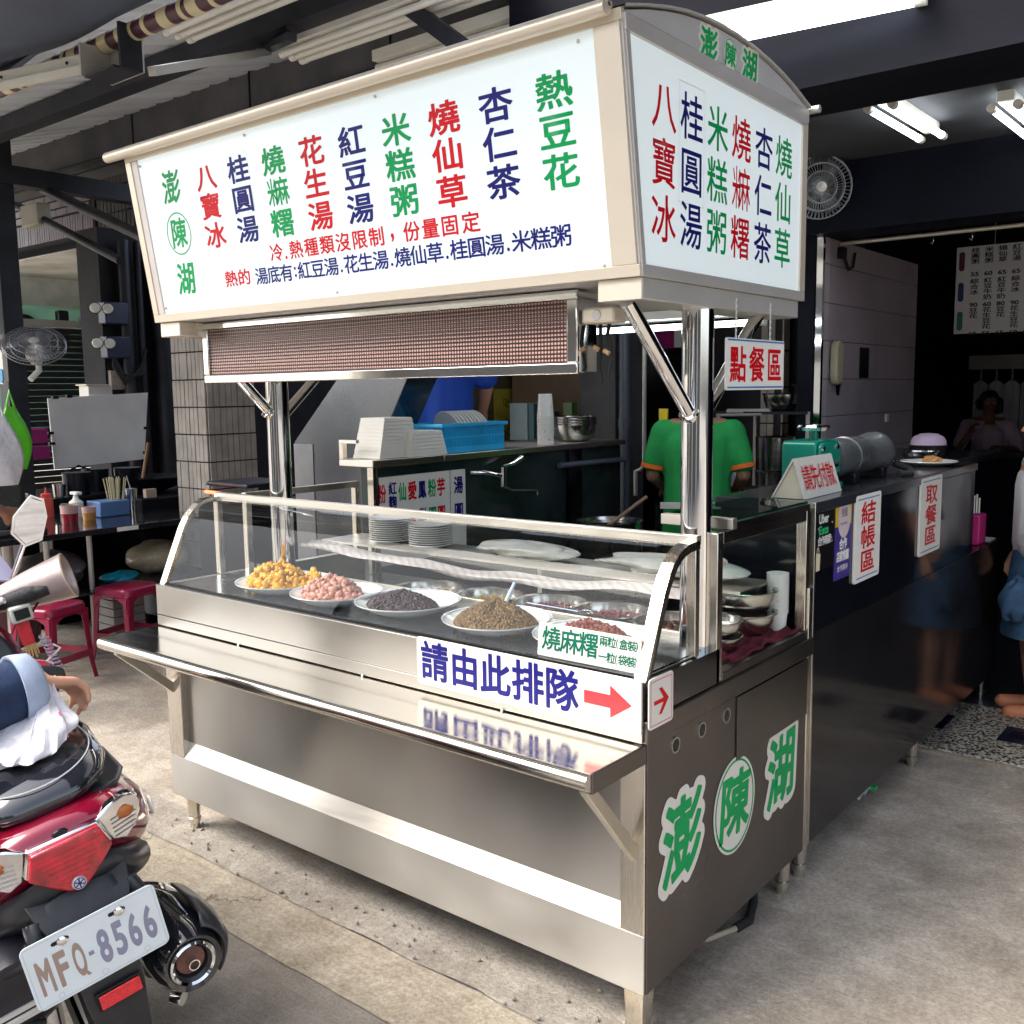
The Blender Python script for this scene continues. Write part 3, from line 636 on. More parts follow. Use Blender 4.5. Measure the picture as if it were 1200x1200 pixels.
fx = mth('SUBTRACT', mth('FRACT', mth('DIVIDE', sx.outputs[0], P_)), .5); fz = mth('SUBTRACT', mth('FRACT', mth('DIVIDE', sx.outputs[2], P_)), .5)
dd = mth('SQRT', mth('ADD', mth('MULTIPLY', fx, fx), mth('MULTIPLY', fz, fz))); k = mth('LESS_THAN', dd, .33)
mx = t.nodes.new('ShaderNodeMix'); mx.data_type = 'RGBA'; mx.inputs[6].default_value = (.07, .03, .028, 1); mx.inputs[7].default_value = (.62, .38, .31, 1); L(k, mx.inputs[0]); L(mx.outputs[2], p.inputs['Base Color']); p.inputs['Roughness'].default_value = .35
MB().box(X0 + .031, X1 - .033, Y0 + .009, Y0 + .0118, Z0 + .029, Z1 - .023).build('led_matrix', m, led)
mb = MB(); nrow = int((Z1 - Z0 - .052) / P_)
for i in range(nrow + 1): z = Z0 + .029 + i * (Z1 - Z0 - .052) / nrow; mb.box(X0 + .031, X1 - .033, Y0 + .0065, Y0 + .0089, z - .0006, z + .0006)
mb.build('louvre', M('louvre_black', (.03, .015, .014), .5), led, kind='stuff')

# ================================================================== food in the glass case
china = M('white_china', (.78, .78, .75), .14, 0, .02, 5, coat=.3)
def plate(name, label, x, y, r, h=.038, z=.928, group=None, cat='plate'):
    t = thing(name, label, cat, (x, y, z), group=group)
    MB().lathe([(0, .004), (r*.55, .004), (r*.62, .008), (r*.80, h*.55), (r*.97, h*.93), (r, h), (r*.995, h-.004), (r*.8, h*.42), (r*.62, .001), (r*.55, 0), (0, 0)], (x, y, z), 48).build('dish', china, t)
    MB().lathe([(r*.955, h*.93+.0006), (r*.975, h*.965)], (x, y, z), 48).build('rim_line', M('rim_blue', (.35, .42, .55), .2), t); return t
def heap(n, x, y, z, rx, ry, h, sz, rng=RNG, p=1.5):
    out = []
    for _ in range(n):
        a = rng.uniform(0, 2*PI); q = math.sqrt(rng.uniform()); zz = h * (1 - q ** p) * (1 + .12 * math.sin(5*a)) * (1 if rng.uniform() < .75 else rng.uniform(.3, 1))
        zz = h * max(0, 1 - q*q) ** .8 * (1 + .10*math.sin(3*a + 1) + .06*math.sin(7*a)); out.append((x + rx*q*math.cos(a), y + ry*q*math.sin(a), z + zz + rng.uniform(-.2*sz, sz*1.6)))
    return np.array(out)
def food(name, label, mat, x, y, rx, ry, h, n, sc, core=True, cat='food', p=1.5, jit=.3):
    t = thing(name, label, cat, (x, y, .935))
    MB().lathe([(rx*.97, .002), (rx*.9, h*.20), (rx*.7, h*.52), (rx*.45, h*.77), (rx*.2, h*.90), (0, h*.93)], (x, y, .934), 32, ell=ry/rx).build('mound', mat, t)
    grains('pieces', mat, t, heap(n, x, y, .938, rx, ry, h, sc[0]*.5, p=p), sc, jit=jit); return t
plate('serving_plate', 'white plate under the yellow chunks, leftmost in the case', -1.56, .19, .165)
plate('serving_plate', 'white plate under the pink taro chunks', -1.26, .165, .150)
plate('serving_plate', 'white plate under the dark purple red-bean heap', -.975, .205, .165)
plate('serving_plate', 'white plate under the brown grain heap', -.60, .185, .158)
plate('serving_plate', 'white plate under the kidney beans, rightmost in the case', -.285, .185, .150)
fy1 = M('yellow_paste', (.66, .34, .02), .5, 0, .25, 30, .2, 60, sub=.1); fp1 = M('pink_taro', (.50, .23, .17), .55, 0, .22, 30, .2, 60, sub=.1)
fr1 = M('dark_red_bean', (.022, .003, .007), .35, 0, .5, 60, .2, 90); fb1 = M('brown_grain', (.12, .062, .010), .4, 0, .5, 90, .1, 200); fk1 = M('kidney_bean', (.19, .035, .020), .3, 0, .35, 60, .1, 90)
food('sweet_potato_heap', 'heap of yellow sweet potato chunks on the leftmost plate', fy1, -1.59, .19, .120, .100, .066, 330, (.0155, .010, .008), jit=.38)
food('yellow_chunks', 'small spill of yellow chunks on the right of the leftmost plate', fy1, -1.46, .24, .05, .03, .045, 26, (.016, .011, .008), jit=.38)
food('taro_heap', 'heap of pink taro chunks on the second plate', fp1, -1.285, .165, .108, .088, .056, 260, (.0145, .010, .008), jit=.38)
food('red_bean_heap', 'dark purple red-bean heap on the middle plate', fr1, -.99, .195, .125, .095, .044, 1500, (.0070, .0055, .0052))
food('grain_heap', 'big heap of shiny brown cooked grain on a white plate', fb1, -.605, .185, .128, .110, .062, 3300, (.0056, .0052, .0050), p=1.3)
food('kidney_bean_heap', 'heap of reddish kidney beans behind the small green-lettered card', fk1, -.285, .19, .112, .10, .042, 800, (.0105, .0060, .0058))
bowlm = M('spun_steel', (.60, .59, .56), .2, 1, .08, 3, .02, 30, (1, 1, 8), rvar=.06)
def bowl(name, label, x, y, z, r, h, fill=None, fn=0, fs=(.006,)*3, group=None, seg=36):
    t = thing(name, label, 'bowl', (x, y, z), group=group)
    MB().lathe([(0, .003), (r*.55, .003), (r*.75, h*.2), (r*.9, h*.6), (r*.93, h-.003), (r, h), (r*1.03, h-.002), (r*1.02, h-.005), (r*.95, h-.008), (r*.92, h*.6), (r*.77, h*.18), (r*.56, 0), (0, 0)], (x, y, z), seg).build('shell', bowlm, t)
    if fill: 
        f = thing('bowl_filling', fill[1], 'food', (x, y, z + h*.5)); MB().lathe([(r*.88, h*.55), (r*.5, h*.62), (0, h*.64)], (x, y, z), 28).build('surface', fill[0], f)
        if fn: grains('pieces', fill[0], f, heap(fn, x, y, z + h*.6, r*.8, r*.8, .01, .004), fs)
    return t
fq = M('peanut', (.55, .42, .22), .5, 0, .3, 50, .3, 80); fj = M('purple_rice', (.30, .09, .10), .35, 0, .4, 40, .3, 60); fjel = M('brown_jelly', (.16, .055, .03), .08, 0, .5, 12, .5, 20, coat=1); fblk = M('black_pearl', (.008, .008, .01), .12, 0, .2); fyl = M('yellow_corn', (.55, .38, .05), .4, 0, .3, 40, .2, 60)
bowl('steel_bowl', 'steel bowl of white peanuts behind the pink taro plate', -1.19, .52, .842, .13, .085, (fq, 'pale peanuts in the bowl behind the pink taro'), 160, (.008, .006, .006))
bowl('steel_bowl', 'steel bowl with yellow corn behind the red-bean plate', -.94, .56, .842, .12, .085, (fyl, 'yellow corn in the bowl behind the red beans'), 140, (.006, .005, .005))
bowl('steel_bowl', 'steel bowl standing behind the grain plate', -.70, .58, .842, .125, .088, (fj, 'dark red rice in the bowl behind the grain plate'), 80)
bowl('steel_bowl', 'wide steel bowl of purple rice behind the kidney beans', -.47, .585, .842, .125, .09, (fj, 'purple rice in the wide bowl behind the kidney beans'), 200)
bowl('steel_bowl', 'steel bowl of shiny brown jelly near the right end of the case', -.235, .545, .842, .118, .095, (fjel, 'shiny brown jelly lumps in the bowl near the post'), 120, (.016, .012, .010))
bowl('steel_bowl', 'steel bowl of black pearls at the back of the case end', -.20, .80, .842, .10, .12, (fblk, 'black tapioca pearls in the bowl by the post'), 260, (.006, .006, .006))
bowl('steel_bowl', 'empty steel bowl below the black pearls', -.14, .46, .842, .055, .06)
MB().box(-.18, -.12, .425, .455, .842, .862).build('yellow_scoop_handle', M('yellow_plastic', (.7, .45, .02), .4), None); tag(bpy.data.objects['yellow_scoop_handle'], 'small yellow plastic block lying beside the bowls in the case', 'scoop')
sp = thing('spoon', 'pale blue plastic spoon stuck in the brown grain', 'spoon', (-.585, .24, .98)); spm = M('pale_blue_plastic', (.45, .58, .70), .25)
MB().tube([(-.60, .215, .985), (-.585, .25, 1.055)], [.007, .005], 10).build('handle', spm, sp); MB().ball((-.603, .208, .975), .018, .012, .02).build('bowl_of_spoon', spm, sp)
sp = thing('spoon', 'steel ladle resting across the wide bowl', 'ladle', (-.62, .45, .94)); MB().tube([(-.66, .40, .96), (-.53, .50, .93)], .004, 8).build('handle', chrome, sp); MB().ball((-.52, .51, .925), .03, .03, .012).build('scoop', chrome, sp)
# price card
pc = thing('price_card', 'small cream card with green characters leaning inside the glass', 'card', (-.175, .03, .93))
pu = Vector((1, 0, 0)); pv = Vector((0, .12, .993)).normalized()
MB().prism(rrect(.302, .084, .004), (-.180, .030, .976), pu, pv, .003).build('board', creamv, pc)
P0_ = Vector((-.180, .030, .976)) + Vector((0, -.0036, 0))
pr = Print(P0_, pu, pv)
for c, x in zip('燒麻糬', (-.110, -.053, .003)): pr.ch(c, x, .004, .050, .056, .018)
for ln, v_ in (('兩粒(盒裝)', .021), ('一粒(袋裝)', -.017)):
    for c, x in zip(ln, (.044, .068, .084, .106, .130, .142) if False else (.046, .070, .085, .103, .127, .140)): pr.ch(c, x, v_,   .0215 if c not in '()' else .006, .024, .022, fit=c in '()')
pr.build(teal, pc)
# cloth strip and bags on the inner shelf
cl = bpy.data.materials.new('plaid_cloth'); cl.use_nodes = True; t = cl.node_tree; p = t.nodes['Principled BSDF']; wv = t.nodes.new('ShaderNodeTexWave'); wv.inputs['Scale'].default_value = 16; wv.inputs['Distortion'].default_value = 4; wv.bands_direction = 'DIAGONAL'
tc = t.nodes.new('ShaderNodeTexCoord'); t.links.new(tc.outputs['Object'], wv.inputs[0]); r = t.nodes.new('ShaderNodeValToRGB'); r.color_ramp.elements[0].color = (.52, .47, .45, 1); r.color_ramp.elements[1].color = (.62, .57, .54, 1); r.color_ramp.elements[0].position = .3; r.color_ramp.elements[1].position = .45
t.links.new(wv.outputs[0], r.inputs[0]); t.links.new(r.outputs[0], p.inputs[0]); p.inputs['Roughness'].default_value = .8
cs = thing('folded_cloth', 'long folded plaid cloth stretched along the back of the glass case', 'cloth', (-.9, .41, 1.0))
mb = MB(); secs = []
for i in range(60):
    q = i / 59; x = -1.72 + 1.62 * q; z = 1.045 - .022 * math.sin(PI*q) + .004*math.sin(23*q) + .004*math.sin(9*q); y = .43 + .008*math.sin(17*q)
    secs.append([(x, y + .04*math.cos(a), z + .011*math.sin(a) + .004*math.sin(3*a + 9*q) + .003*math.sin(2*a + 31*q)) for a in [2*PI*k/14 for k in range(14)]])
mb.loft(secs).build('fold', cl, cs)
sh = thing('steel_shelf', 'narrow steel shelf running behind the bowls in the case', 'shelf', (-.9, .7, .84))
MB().box(-1.96, -.10, .70, .92, 1.0, 1.008).build('shelf_board', steel, sh); 
for x in (-1.9, -1.0, -.14): MB().box(x, x+.02, .90, .918, .84, .999).build('shelf_leg', steel, sh)
def stack(name, label, x, y, z, r, n, dz, cat='plates', grp=None):
    for i in range(n):
        o = MB().lathe([(0, .002), (r*.6, .002), (r, .014), (r*1.0, .0165), (r*.6, .005), (0, .005)], (x, y, z + i*dz), 28).build(name, china)
        o['label'] = label; o['category'] = cat; o['group'] = grp
stack('white_plate', 'white plate in the left stack on the shelf behind the case', -1.66, .80, 1.009, .085, 11, .0085, 'plate', 'left stack of white plates behind the case')
stack('white_plate', 'white plate in the right stack on the shelf behind the case', -1.44, .80, 1.009, .085, 10, .0085, 'plate', 'right stack of white plates behind the case')
def crumple(name, mat, c, r3, amp, parent=None, seed=0, n=34, m=22, local=False):
    rr = random.Random(seed); ph = [(rr.uniform(2, 7), rr.uniform(2, 7), rr.uniform(0, 6)) for _ in range(7)]; mb = MB()
    for i in range(m + 1):
        th = PI * i / m
        for k in range(n):
            a = 2*PI*k/n; s_ = 1 + amp * sum(math.sin(p_*a + q_*th + f_) * (.6 if j else 1) for j, (p_, q_, f_) in enumerate(((int(x1), y1, z1) for x1, y1, z1 in ph))) / 3
            sn = math.sin(th); mb.V.append((c[0] + r3[0]*s_*sn*math.cos(a), c[1] + r3[1]*s_*sn*math.sin(a), max(c[2] - r3[2], c[2] + r3[2]*s_*math.cos(th))))
    for i in range(m):
        for k in range(n): k2 = (k+1) % n; mb.F.append((i*n+k, (i+1)*n+k, (i+1)*n+k2, i*n+k2))
    return mb.build(name, mat, parent, ang=30, local=local)
tag(crumple('plastic_bag', M('clear_bag_film', (.62, .62, .56), .2, 0, .15, 12, .5, 20), (-.38, .80, 1.045), (.26, .09, .032), .16, None, 3), 'crumpled translucent bag lying at the right of the shelf', 'bag')
tag(crumple('plastic_bag', MT['clear_bag_film'], (-.98, .81, 1.04), (.22, .08, .03), .16, None, 5), 'crumpled translucent bag lying mid shelf beside the plates', 'bag')
# side box contents
bowl('steel_bowl', 'large steel bowl on top of its stack in the side glass box', -.150, .80, .925, .112, .075, seg=44)
bowl('steel_bowl', 'large steel bowl at the bottom of its stack in the side glass box', -.150, .80, .858, .112, .075, seg=44)
bowl('steel_bowl', 'smaller steel bowl holding rice, top of its stack in the side box', -.120, .575, .895, .082, .058, (plastic_w, 'white rice in the small bowl of the side box'))
bowl('steel_bowl', 'smaller steel bowl at the bottom of its stack in the side box', -.120, .575, .858, .080, .05)
cups = M('printed_cup', (.80, .78, .74), .4, 0, .02, 34, col2=(.80, .30, .22), sharp=(.66, .70))
for i in range(15):
    o = MB().lathe([(.026, 0), (.031, .060), (.034, .0605), (.034, .057)], (-.075, .905, .858 + i*.0085), 20).build('paper_cup', cups); o['label'] = 'white paper cup in the tall stack inside the side box'; o['category'] = 'cup'; o['group'] = 'cups stacked in the side box'
tw = thing('red_towel', 'folded dark red towel under the bowls in the side box', 'towel', (-.06, .68, .858)); twm = M('maroon_towel', (.13, .008, .02), .95, 0, .3, 60, .8, 240)
mb = MB(); nx, ny = 20, 30
for j in range(ny): 
    for i in range(nx): x = -.115 + .10*i/(nx-1) + .005*math.sin(j*.7); y = .49 + .42*j/(ny-1); mb.V.append((x, y, .866 + .006*math.sin(i*.9 + j*.33) + .004*math.sin(j*.9)))
for j in range(ny-1):
    for i in range(nx-1): k = j*nx+i; mb.F.append((k, k+1, k+nx+1, k+nx))
mb.build('cloth', twm, tw).modifiers.new('s', 'SOLIDIFY').thickness = .008
tag(crumple('tissue_bag', M('tissue', (.75, .72, .72), .7, 0, .08, 20, .4, 40, col2=(.75, .35, .35), sharp=(.6, .72)), (-.24, .80, 1.05), (.05, .05, .04), .2, None, 8), 'bag of pink printed tissues behind the big bowls', 'bag')
# ================================================================== hanging sign
hs = thing('hanging_sign', 'white hanging sign with three red characters on two chains', 'sign', (-.01, .58, 1.595))
MB().prism(rrect(.352, .134, .006), (-.012, .581, 1.663), (0, 1, 0), (0, 0, 1), .006).build('board', paperw, hs)
pr = Print((-.0052, .581, 1.663), (0, 1, 0), (0, 0, 1))
for c, x in zip('點餐區', (-.112, 0, .112)): pr.ch(c, x, -.002, .082, .086, .018)
pr.build(red, hs)
for v_ in (-.062, .060): Print((-.0052, .581, 1.663), (0, 1, 0), (0, 0, 1)).poly([(-.172, v_), (.172, v_), (.172, v_ + .004), (-.172, v_ + .004)]).build(blueline, hs, 'border_line')
for y in (.462, .67):
    mb = MB()
    for i in range(15): z = 1.718 + i*.0078; mb.ball((-.010, y, z), .0022 if i % 2 else .0036, .0036 if i % 2 else .0022, .0052, 8, 5)
    mb.build('chain', alus, hs)

# ================================================================== service counter on the right
ct = thing('service_counter', 'long glossy black service counter running back from the cart', 'counter', (-.3, 2, 0))
MB().box(-.32, -.004, 1.002, 2.90, .835, 1.215).build('upper_cabinet', blackgl, ct, .002)
MB().box(-.32, -.004, 1.002, 3.46, .14, .8325).build('lower_cabinet', M('lower_black_laminate', (.014, .013, .014), .12, 0, .3, 2, .01, 3, rvar=.04, spec=.3), ct, .002)
MB().box(-.34, .004, 1.0, 2.91, 1.2155, 1.25).build('worktop', M('worktop_black', (.03, .032, .04), .15, 0, .3, 5), ct, .003)
MB().box(-.70, -.12, 2.911, 3.9, 1.2155, 1.249).build('rear_worktop', MT['worktop_black'], ct, .003)
MB().box(-.68, -.14, 2.93, 3.88, .0, 1.215).build('rear_cabinet', darkblue, ct)
MB().box(-.02, .006, .988, 1.0015, .15, 1.25).build('corner_trim', steelv, ct, .001)
for (x, y) in ((-.05, 1.06), (-.05, 2.25), (-.05, 3.38), (-.5, 1.06), (-.5, 3.3)):
    MB().lathe([(0, .142), (.026, .142), (.021, .05), (.0235, .048), (.0235, .032), (.019, .03), (.017, 0), (0, 0)], (x, y, 0), 20).build('leg', steelv, ct)
def vsign(name, label, yc, zc, w_, h, txt, ch, pitch, z0):
    t = thing(name, label, 'sign', (.0, yc, zc - h/2))
    MB().prism(rrect(w_, h, .012), (-.0035, yc, zc), (0, 1, 0), (0, 0, 1), .008).build('board', paperw, t, .001)
    pr = Print((.0052, yc, zc), (0, 1, 0), (0, 0, 1))
    for i, c in enumerate(txt): pr.ch(c, 0, z0 - i*pitch, ch, pitch*.86, .018)
    pr.build(red, t)
    for v_ in (h/2 - .017, -h/2 + .013): Print((.0052, yc, zc), (0, 1, 0), (0, 0, 1)).poly([(-w_*.42, v_), (w_*.42, v_), (w_*.42, v_ + .004), (-w_*.42, v_ + .004)]).build(blueline, t, 'border_line')
    return t
vsign('counter_sign', 'tall white sign with red characters nearest the cart on the black counter', 1.467, 1.087, .25, .30, '結帳區', .125, .084, .084)
vsign('counter_sign', 'tall white sign with red characters at the far end of the black counter', 2.20, 1.085, .285, .31, '取餐區', .135, .084, .084)
ub = thing('delivery_sticker', 'black delivery partner sticker with white and green letters', 'sticker', (0, 1.09, 1.05))
MB().box(-.0038, -.0020, 1.012, 1.168, 1.03, 1.238).build('backing', black, ub)
def latin(pr, txt, cu, cv, w_, h, off=.03): pr.ch(txt, cu, cv, w_, h, off, fit=True)
wv_ = M('white_print', (.78, .78, .75), .5)
pr = Print((-.0014, 1.09, 1.14), (0, 1, 0), (0, 0, 1)); latin(pr, 'Uber', -.012, .052, .080, .030)
for c, x in zip('合作商家', (-.045, -.018, .009, .036)): pr.ch(c, x, -.018, .026, .028, .02)
for (a, b) in ((-.06, .02), (-.052, .012), (.055, .03), (.052, -.02), (.056, -.03)): pr.poly([(a, b), (a + .005, b), (a + .005, b + .006), (a, b + .006)])
pr.build(wv_, ub)
pr = Print((-.0014, 1.09, 1.14), (0, 1, 0), (0, 0, 1)); latin(pr, 'Eats', -.012, .016, .078, .028); pr.build(M('bright_green_print', (.02, .50, .16), .5), ub)
pr = Print((-.0014, 1.03, 1.06), (0, 1, 0), (0, 0, 1)).poly([(-.025, -.03), (.02, -.03), (.026, .022), (-.014, .03)]).poly([(-.006, .03), (-.003, .044), (.010, .044), (.015, .027), (.010, .028), (.007, .039), (.0, .039), (-.002, .03)]); pr.build(M('paper_bag_print', (.62, .55, .38), .6), ub, 'bag_picture')
st = thing('partner_sticker', 'tall purple sticker with a pink oval, beside the white counter sign', 'sticker', (0, 1.24, .98))
MB().box(-.0036, -.0018, 1.176, 1.318, .975, 1.150).build('lower_panel', M('purple_print', (.06, .04, .25), .4), st)
MB().box(-.0036, -.0016, 1.180, 1.318, 1.1505, 1.222).build('upper_panel', M('yellow_print', (.75, .50, .03), .4), st)
Print((-.0008, 1.252, 1.175), (0, 1, 0), (0, 0, 1)).poly(circ(.056, 32, 0, 0, .066)).build(M('pale_pink_print', (.62, .52, .54), .5), st, 'oval_picture')
pr = Print((-.0004, 1.252, 1.175), (0, 1, 0), (0, 0, 1))
for c, x, y in (('推', -.014, .018), ('薦', .014, .018)): pr.ch(c, x, y, .024, .028, .02)
for k in range(5): pr.poly([(-.03 + .012*k, -.022), (-.022 + .012*k, -.022), (-.022 + .012*k, -.014), (-.03 + .012*k, -.014)])
pr.build(M('grey_print', (.25, .22, .26), .5), st)
pr = Print((-.0012, 1.247, 1.06), (0, 1, 0), (0, 0, 1))
for i, c in enumerate('合作'): pr.ch(c, -.016 + .034*i, .030, .030, .034, .04)
for i, c in enumerate('店家推薦'): pr.ch(c, -.040 + .027*i, -.010, .025, .032, .04)
for i, c in enumerate('合作夥伴'): pr.ch(c, -.036 + .024*i, -.050, .020, .020, .01)
pr.build(wv_, st)
tn = thing('tent_card', 'folded white tent card with red characters on the counter corner', 'card', (-.1, 1.17, 1.25))
A_ = [(-.052, 1.2515), (-.092, 1.378), (-.096, 1.378), (-.165, 1.2515), (-.160, 1.2515), (-.094, 1.370), (-.057, 1.2515)]
MB().prism([(a, b) for a, b in A_], (0, 1.045, 0), (1, 0, 0), (0, 0, 1), -.315).build('folded_card', creamv, tn)
tv = Vector((-.040, 0, .1265)).normalized()
MB().prism([(-.058, 1.2515), (-.094, 1.366), (-.158, 1.2515)], (0, 1.052, 0), (1, 0, 0), (0, 0, 1), -.003).build('end_flap', M('cream_card', (.72, .66, .52), .6), tn)
pr = Print(Vector((-.070, 1.2, 1.313)) + Vector((.0028, 0, .0009)), (0, 1, 0), tv)
for c, x in zip('請先付款', (-.099, -.034, .032, .098)): pr.ch(c, x, 0, .058, .076, .004)
pr.build(red, tn)
gm = M('green_enamel', (.0, .22, .15), .25, 0, .12, 6, .02, 60)
gr = thing('ice_shaver_motor', 'green gearbox with a grey cylindrical motor lying on the counter', 'machine', (-.2, 1.7, 1.25))
oct_ = [(-.10, -.055), (.06, -.055), (.10, -.02), (.10, .05), (.07, .085), (-.10, .085)]
MB().prism([(a, b) for a, b in rrect(.215, .15, .022)], (-.24, 1.40, 1.345), (0, 1, 0), (0, 0, 1), .12).build('gearbox', gm, gr, .006)
MB().prism(rrect(.185, .125, .03), (-.119, 1.395, 1.35), (0, 1, 0), (0, 0, 1), .012).build('gearbox_cover', gm, gr, .003)
MB().tube([(-.107, 1.385, 1.34), (-.075, 1.385, 1.34)], [.013, .009], 14).build('shaft', black, gr)
for (y, z) in ((1.325, 1.395), (1.455, 1.395), (1.325, 1.305), (1.455, 1.30)): MB().lathe([(0, .005), (.009, .005), (.011, 0)], (-.107, y, z), 8, (1, 0, 0)).build('bolt', chrome, gr)
MB().tube([(-.17, 1.40, 1.42), (-.17, 1.40, 1.452)], .016, 14).build('neck', gm, gr); MB().lathe([(0, 0), (.05, 0), (.058, .012), (.05, .02), (0, .022)], (-.17, 1.40, 1.452), 24).build('cap', chrome, gr)
mm = M('grey_motor_paint', (.13, .14, .15), .28, .5, .2, 4, .03, 40, rvar=.08)
MB().lathe([(0, 0), (.066, 0), (.07, .01), (.07, .15), (.074, .152), (.074, .18), (.07, .182), (.07, .44), (.078, .45), (.078, .50), (.06, .52), (0, .522)], (-.17, 1.53, 1.345), 36, (0, 1, 0)).build('motor', mm, gr)
MB().lathe([(.03, 0), (.055, .012), (.055, .02), (.03, .012)], (-.17, 2.045, 1.345), 28, (0, 1, 0)).build('fan_cover', black, gr)
for y in (1.62, 1.92): MB().box(-.23, -.10, y, y + .05, 1.2505, 1.29).build('mount', black, gr, .004)
MB().box(-.26, -.10, 1.34, 1.5, 1.2505, 1.272).build('base', gm, gr, .004)
MB().tube([(-.1, 2.05, 1.30), (-.05, 2.08, 1.275), (-.03, 2.04, 1.262), (-.06, 1.99, 1.262)], .014, 10).build('cable', rubber, gr)
# end of counter: plates, bowl, hat, chopstick holder
def flatplate(label, x, y, z, r): 
    t = thing('dinner_plate', label, 'plate', (x, y, z)); MB().lathe([(0, .003), (r*.6, .003), (r, .02), (r*.99, .023), (r*.6, .007), (0, .007)], (x, y, z), 32).build('dish', china, t); return t
flatplate('cream plate with food scraps on the far end of the counter', -.13, 2.62, 1.25, .12)
crumple('food_scraps', M('orange_scraps', (.5, .25, .08), .6, 0, .3), (-.13, 2.66, 1.272), (.04, .03, .018), .3, None, 4); tag(bpy.data.objects['food_scraps'], 'orange food scraps on the cream plate at the counter end', 'food')
bowl('china_bowl', 'pale bowl behind the cream plate at the far end of the counter', -.24, 2.86, 1.25, .085, .05)
ht = thing('pink_hat', 'pink sun hat lying at the far end of the counter', 'hat', (-.30, 3.2, 1.25)); MB().lathe([(.085, .06), (.082, .08), (.07, .10), (.04, .115), (0, .118)], (-.30, 3.2, 1.25), 24).build('crown', pinkcl, ht); MB().lathe([(.09, 0), (.09, .055), (.085, .06)], (-.30, 3.2, 1.25), 24).build('band', black, ht)
ch_ = thing('chopstick_holder', 'pink chopstick box standing on the low end of the counter', 'holder', (-.08, 3.25, .833)); pkm = M('hot_pink_plastic', (.55, .03, .20), .3)
mb = MB().box(-.13, -.03, 3.13, 3.26, .8335, .98); mb.build('box', pkm, ch_, .006)
for i in range(9): MB().box(-.12 + .009*i, -.114 + .009*i, 3.15 + .01*(i % 3), 3.156 + .01*(i % 3), .985, 1.06 + .006*(i % 4)).build('chopstick', paperw, ch_)
MB().box(-.28, -.02, 3.30, 3.42, .8335, .838).build('paper_tray', paperw); tag(bpy.data.objects['paper_tray'], 'sheet of white paper on the low end of the counter', 'paper')

# ================================================================== roof, beams, awning
RZ = lambda y: 3.20 + .28 * (y - .8)
rf = thing('canopy_roof', 'grey ribbed metal sheet roof sloping up over the cart', 'roof', (-3.5, 1.5, 3.4))
mb = MB(); x = -9.6; i = 0; prof = []
while x < -1.42:
    prof += [(x, 0), (x + .10, 0), (x + .115, .022), (x + .165, .022), (x + .18, 0)]; x += .2
a = [(px_, .12, RZ(.12) + h) for px_, h in prof]; b = [(px_, 3.3, RZ(3.3) + h) for px_, h in prof]; n = len(a)
mb.add(a + b, [(i, i+1, n+i+1, n+i) for i in range(n-1)]); mb.build('ribbed_sheet', rooflm, rf, ang=20)
for (y, lab) in ((.84, 0), (2.9, 0)):
    z = RZ(y) - .005
    MB().box(-9.5, -1.52, y, y + .05, z - .09, z - .0).build('purlin', darkmet, rf); MB().box(-9.5, -1.52, y + .0505, y + .10, z - .09, z - .082).build('purlin_flange', darkmet, rf)
MB().box(-5.7, -5.58, .1, 3.3, 3.0, 3.12).build('cross_beam', darkmet, rf)
MB().beam((-1.95, 1.0, 3.30), (-1.25, 1.0, 2.77), .05, .06).build('diagonal_brace', darkmet, rf)
MB().box(-9.5, -1.5, 1.90, 2.15, 3.24, 4.4).build('masonry_beam', concl, rf)
for x in (-5.2, -3.9, -2.7): MB().box(x, x + .010, 1.892, 1.8995, 3.24, 3.6).build('seam', black, rf)
MB().tube([(-8, 1.88, 3.30), (-5, 1.87, 3.26), (-3.4, 1.88, 3.29), (-1.6, 1.87, 3.30)], .012, 8).build('cable', rubber, rf)
MB().tube([(-8, 1.87, 3.20), (-4.4, 1.88, 3.22), (-3.0, 1.87, 3.19), (-1.6, 1.87, 3.23)], .009, 8).build('cable', rubber, rf)
# front building beam and interior shell
bd = thing('shop_building', 'dark shop front with heavy concrete beams and an open interior', 'building', (0, 2, 2.4))
bm_ = M('front_beam_paint', (.006, .006, .010), .7, 0, .4, 1.5, .1, 12, (1, 3, 3), spec=.12)
MB().box(-1.5, 6, 1.40, 1.77, 2.6, 5.5).build('front_beam', bm_, bd)
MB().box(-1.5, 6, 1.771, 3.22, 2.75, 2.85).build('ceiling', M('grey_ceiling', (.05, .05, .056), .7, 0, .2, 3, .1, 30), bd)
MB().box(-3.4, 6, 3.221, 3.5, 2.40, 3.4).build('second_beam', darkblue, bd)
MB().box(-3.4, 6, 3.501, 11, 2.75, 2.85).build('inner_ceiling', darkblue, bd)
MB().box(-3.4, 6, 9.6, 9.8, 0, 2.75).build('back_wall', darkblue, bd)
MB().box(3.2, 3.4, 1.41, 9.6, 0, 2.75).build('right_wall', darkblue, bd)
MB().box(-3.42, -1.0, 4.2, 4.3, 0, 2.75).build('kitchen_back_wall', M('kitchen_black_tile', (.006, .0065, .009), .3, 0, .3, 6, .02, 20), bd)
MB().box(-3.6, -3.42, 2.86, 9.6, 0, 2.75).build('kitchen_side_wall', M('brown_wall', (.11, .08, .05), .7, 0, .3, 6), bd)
MB().box(-2.62, -2.34, 3.5, 3.85, 0, 2.4).build('pillar', concl, bd)
wp = M('mauve_wall_panel', (.42, .36, .42), .6, 0, .12, 3, .4, 60)
zs = [2.40, 2.26, 2.055, 1.852, 1.646, 1.44, 1.23, 1.02, .5, 0.02]
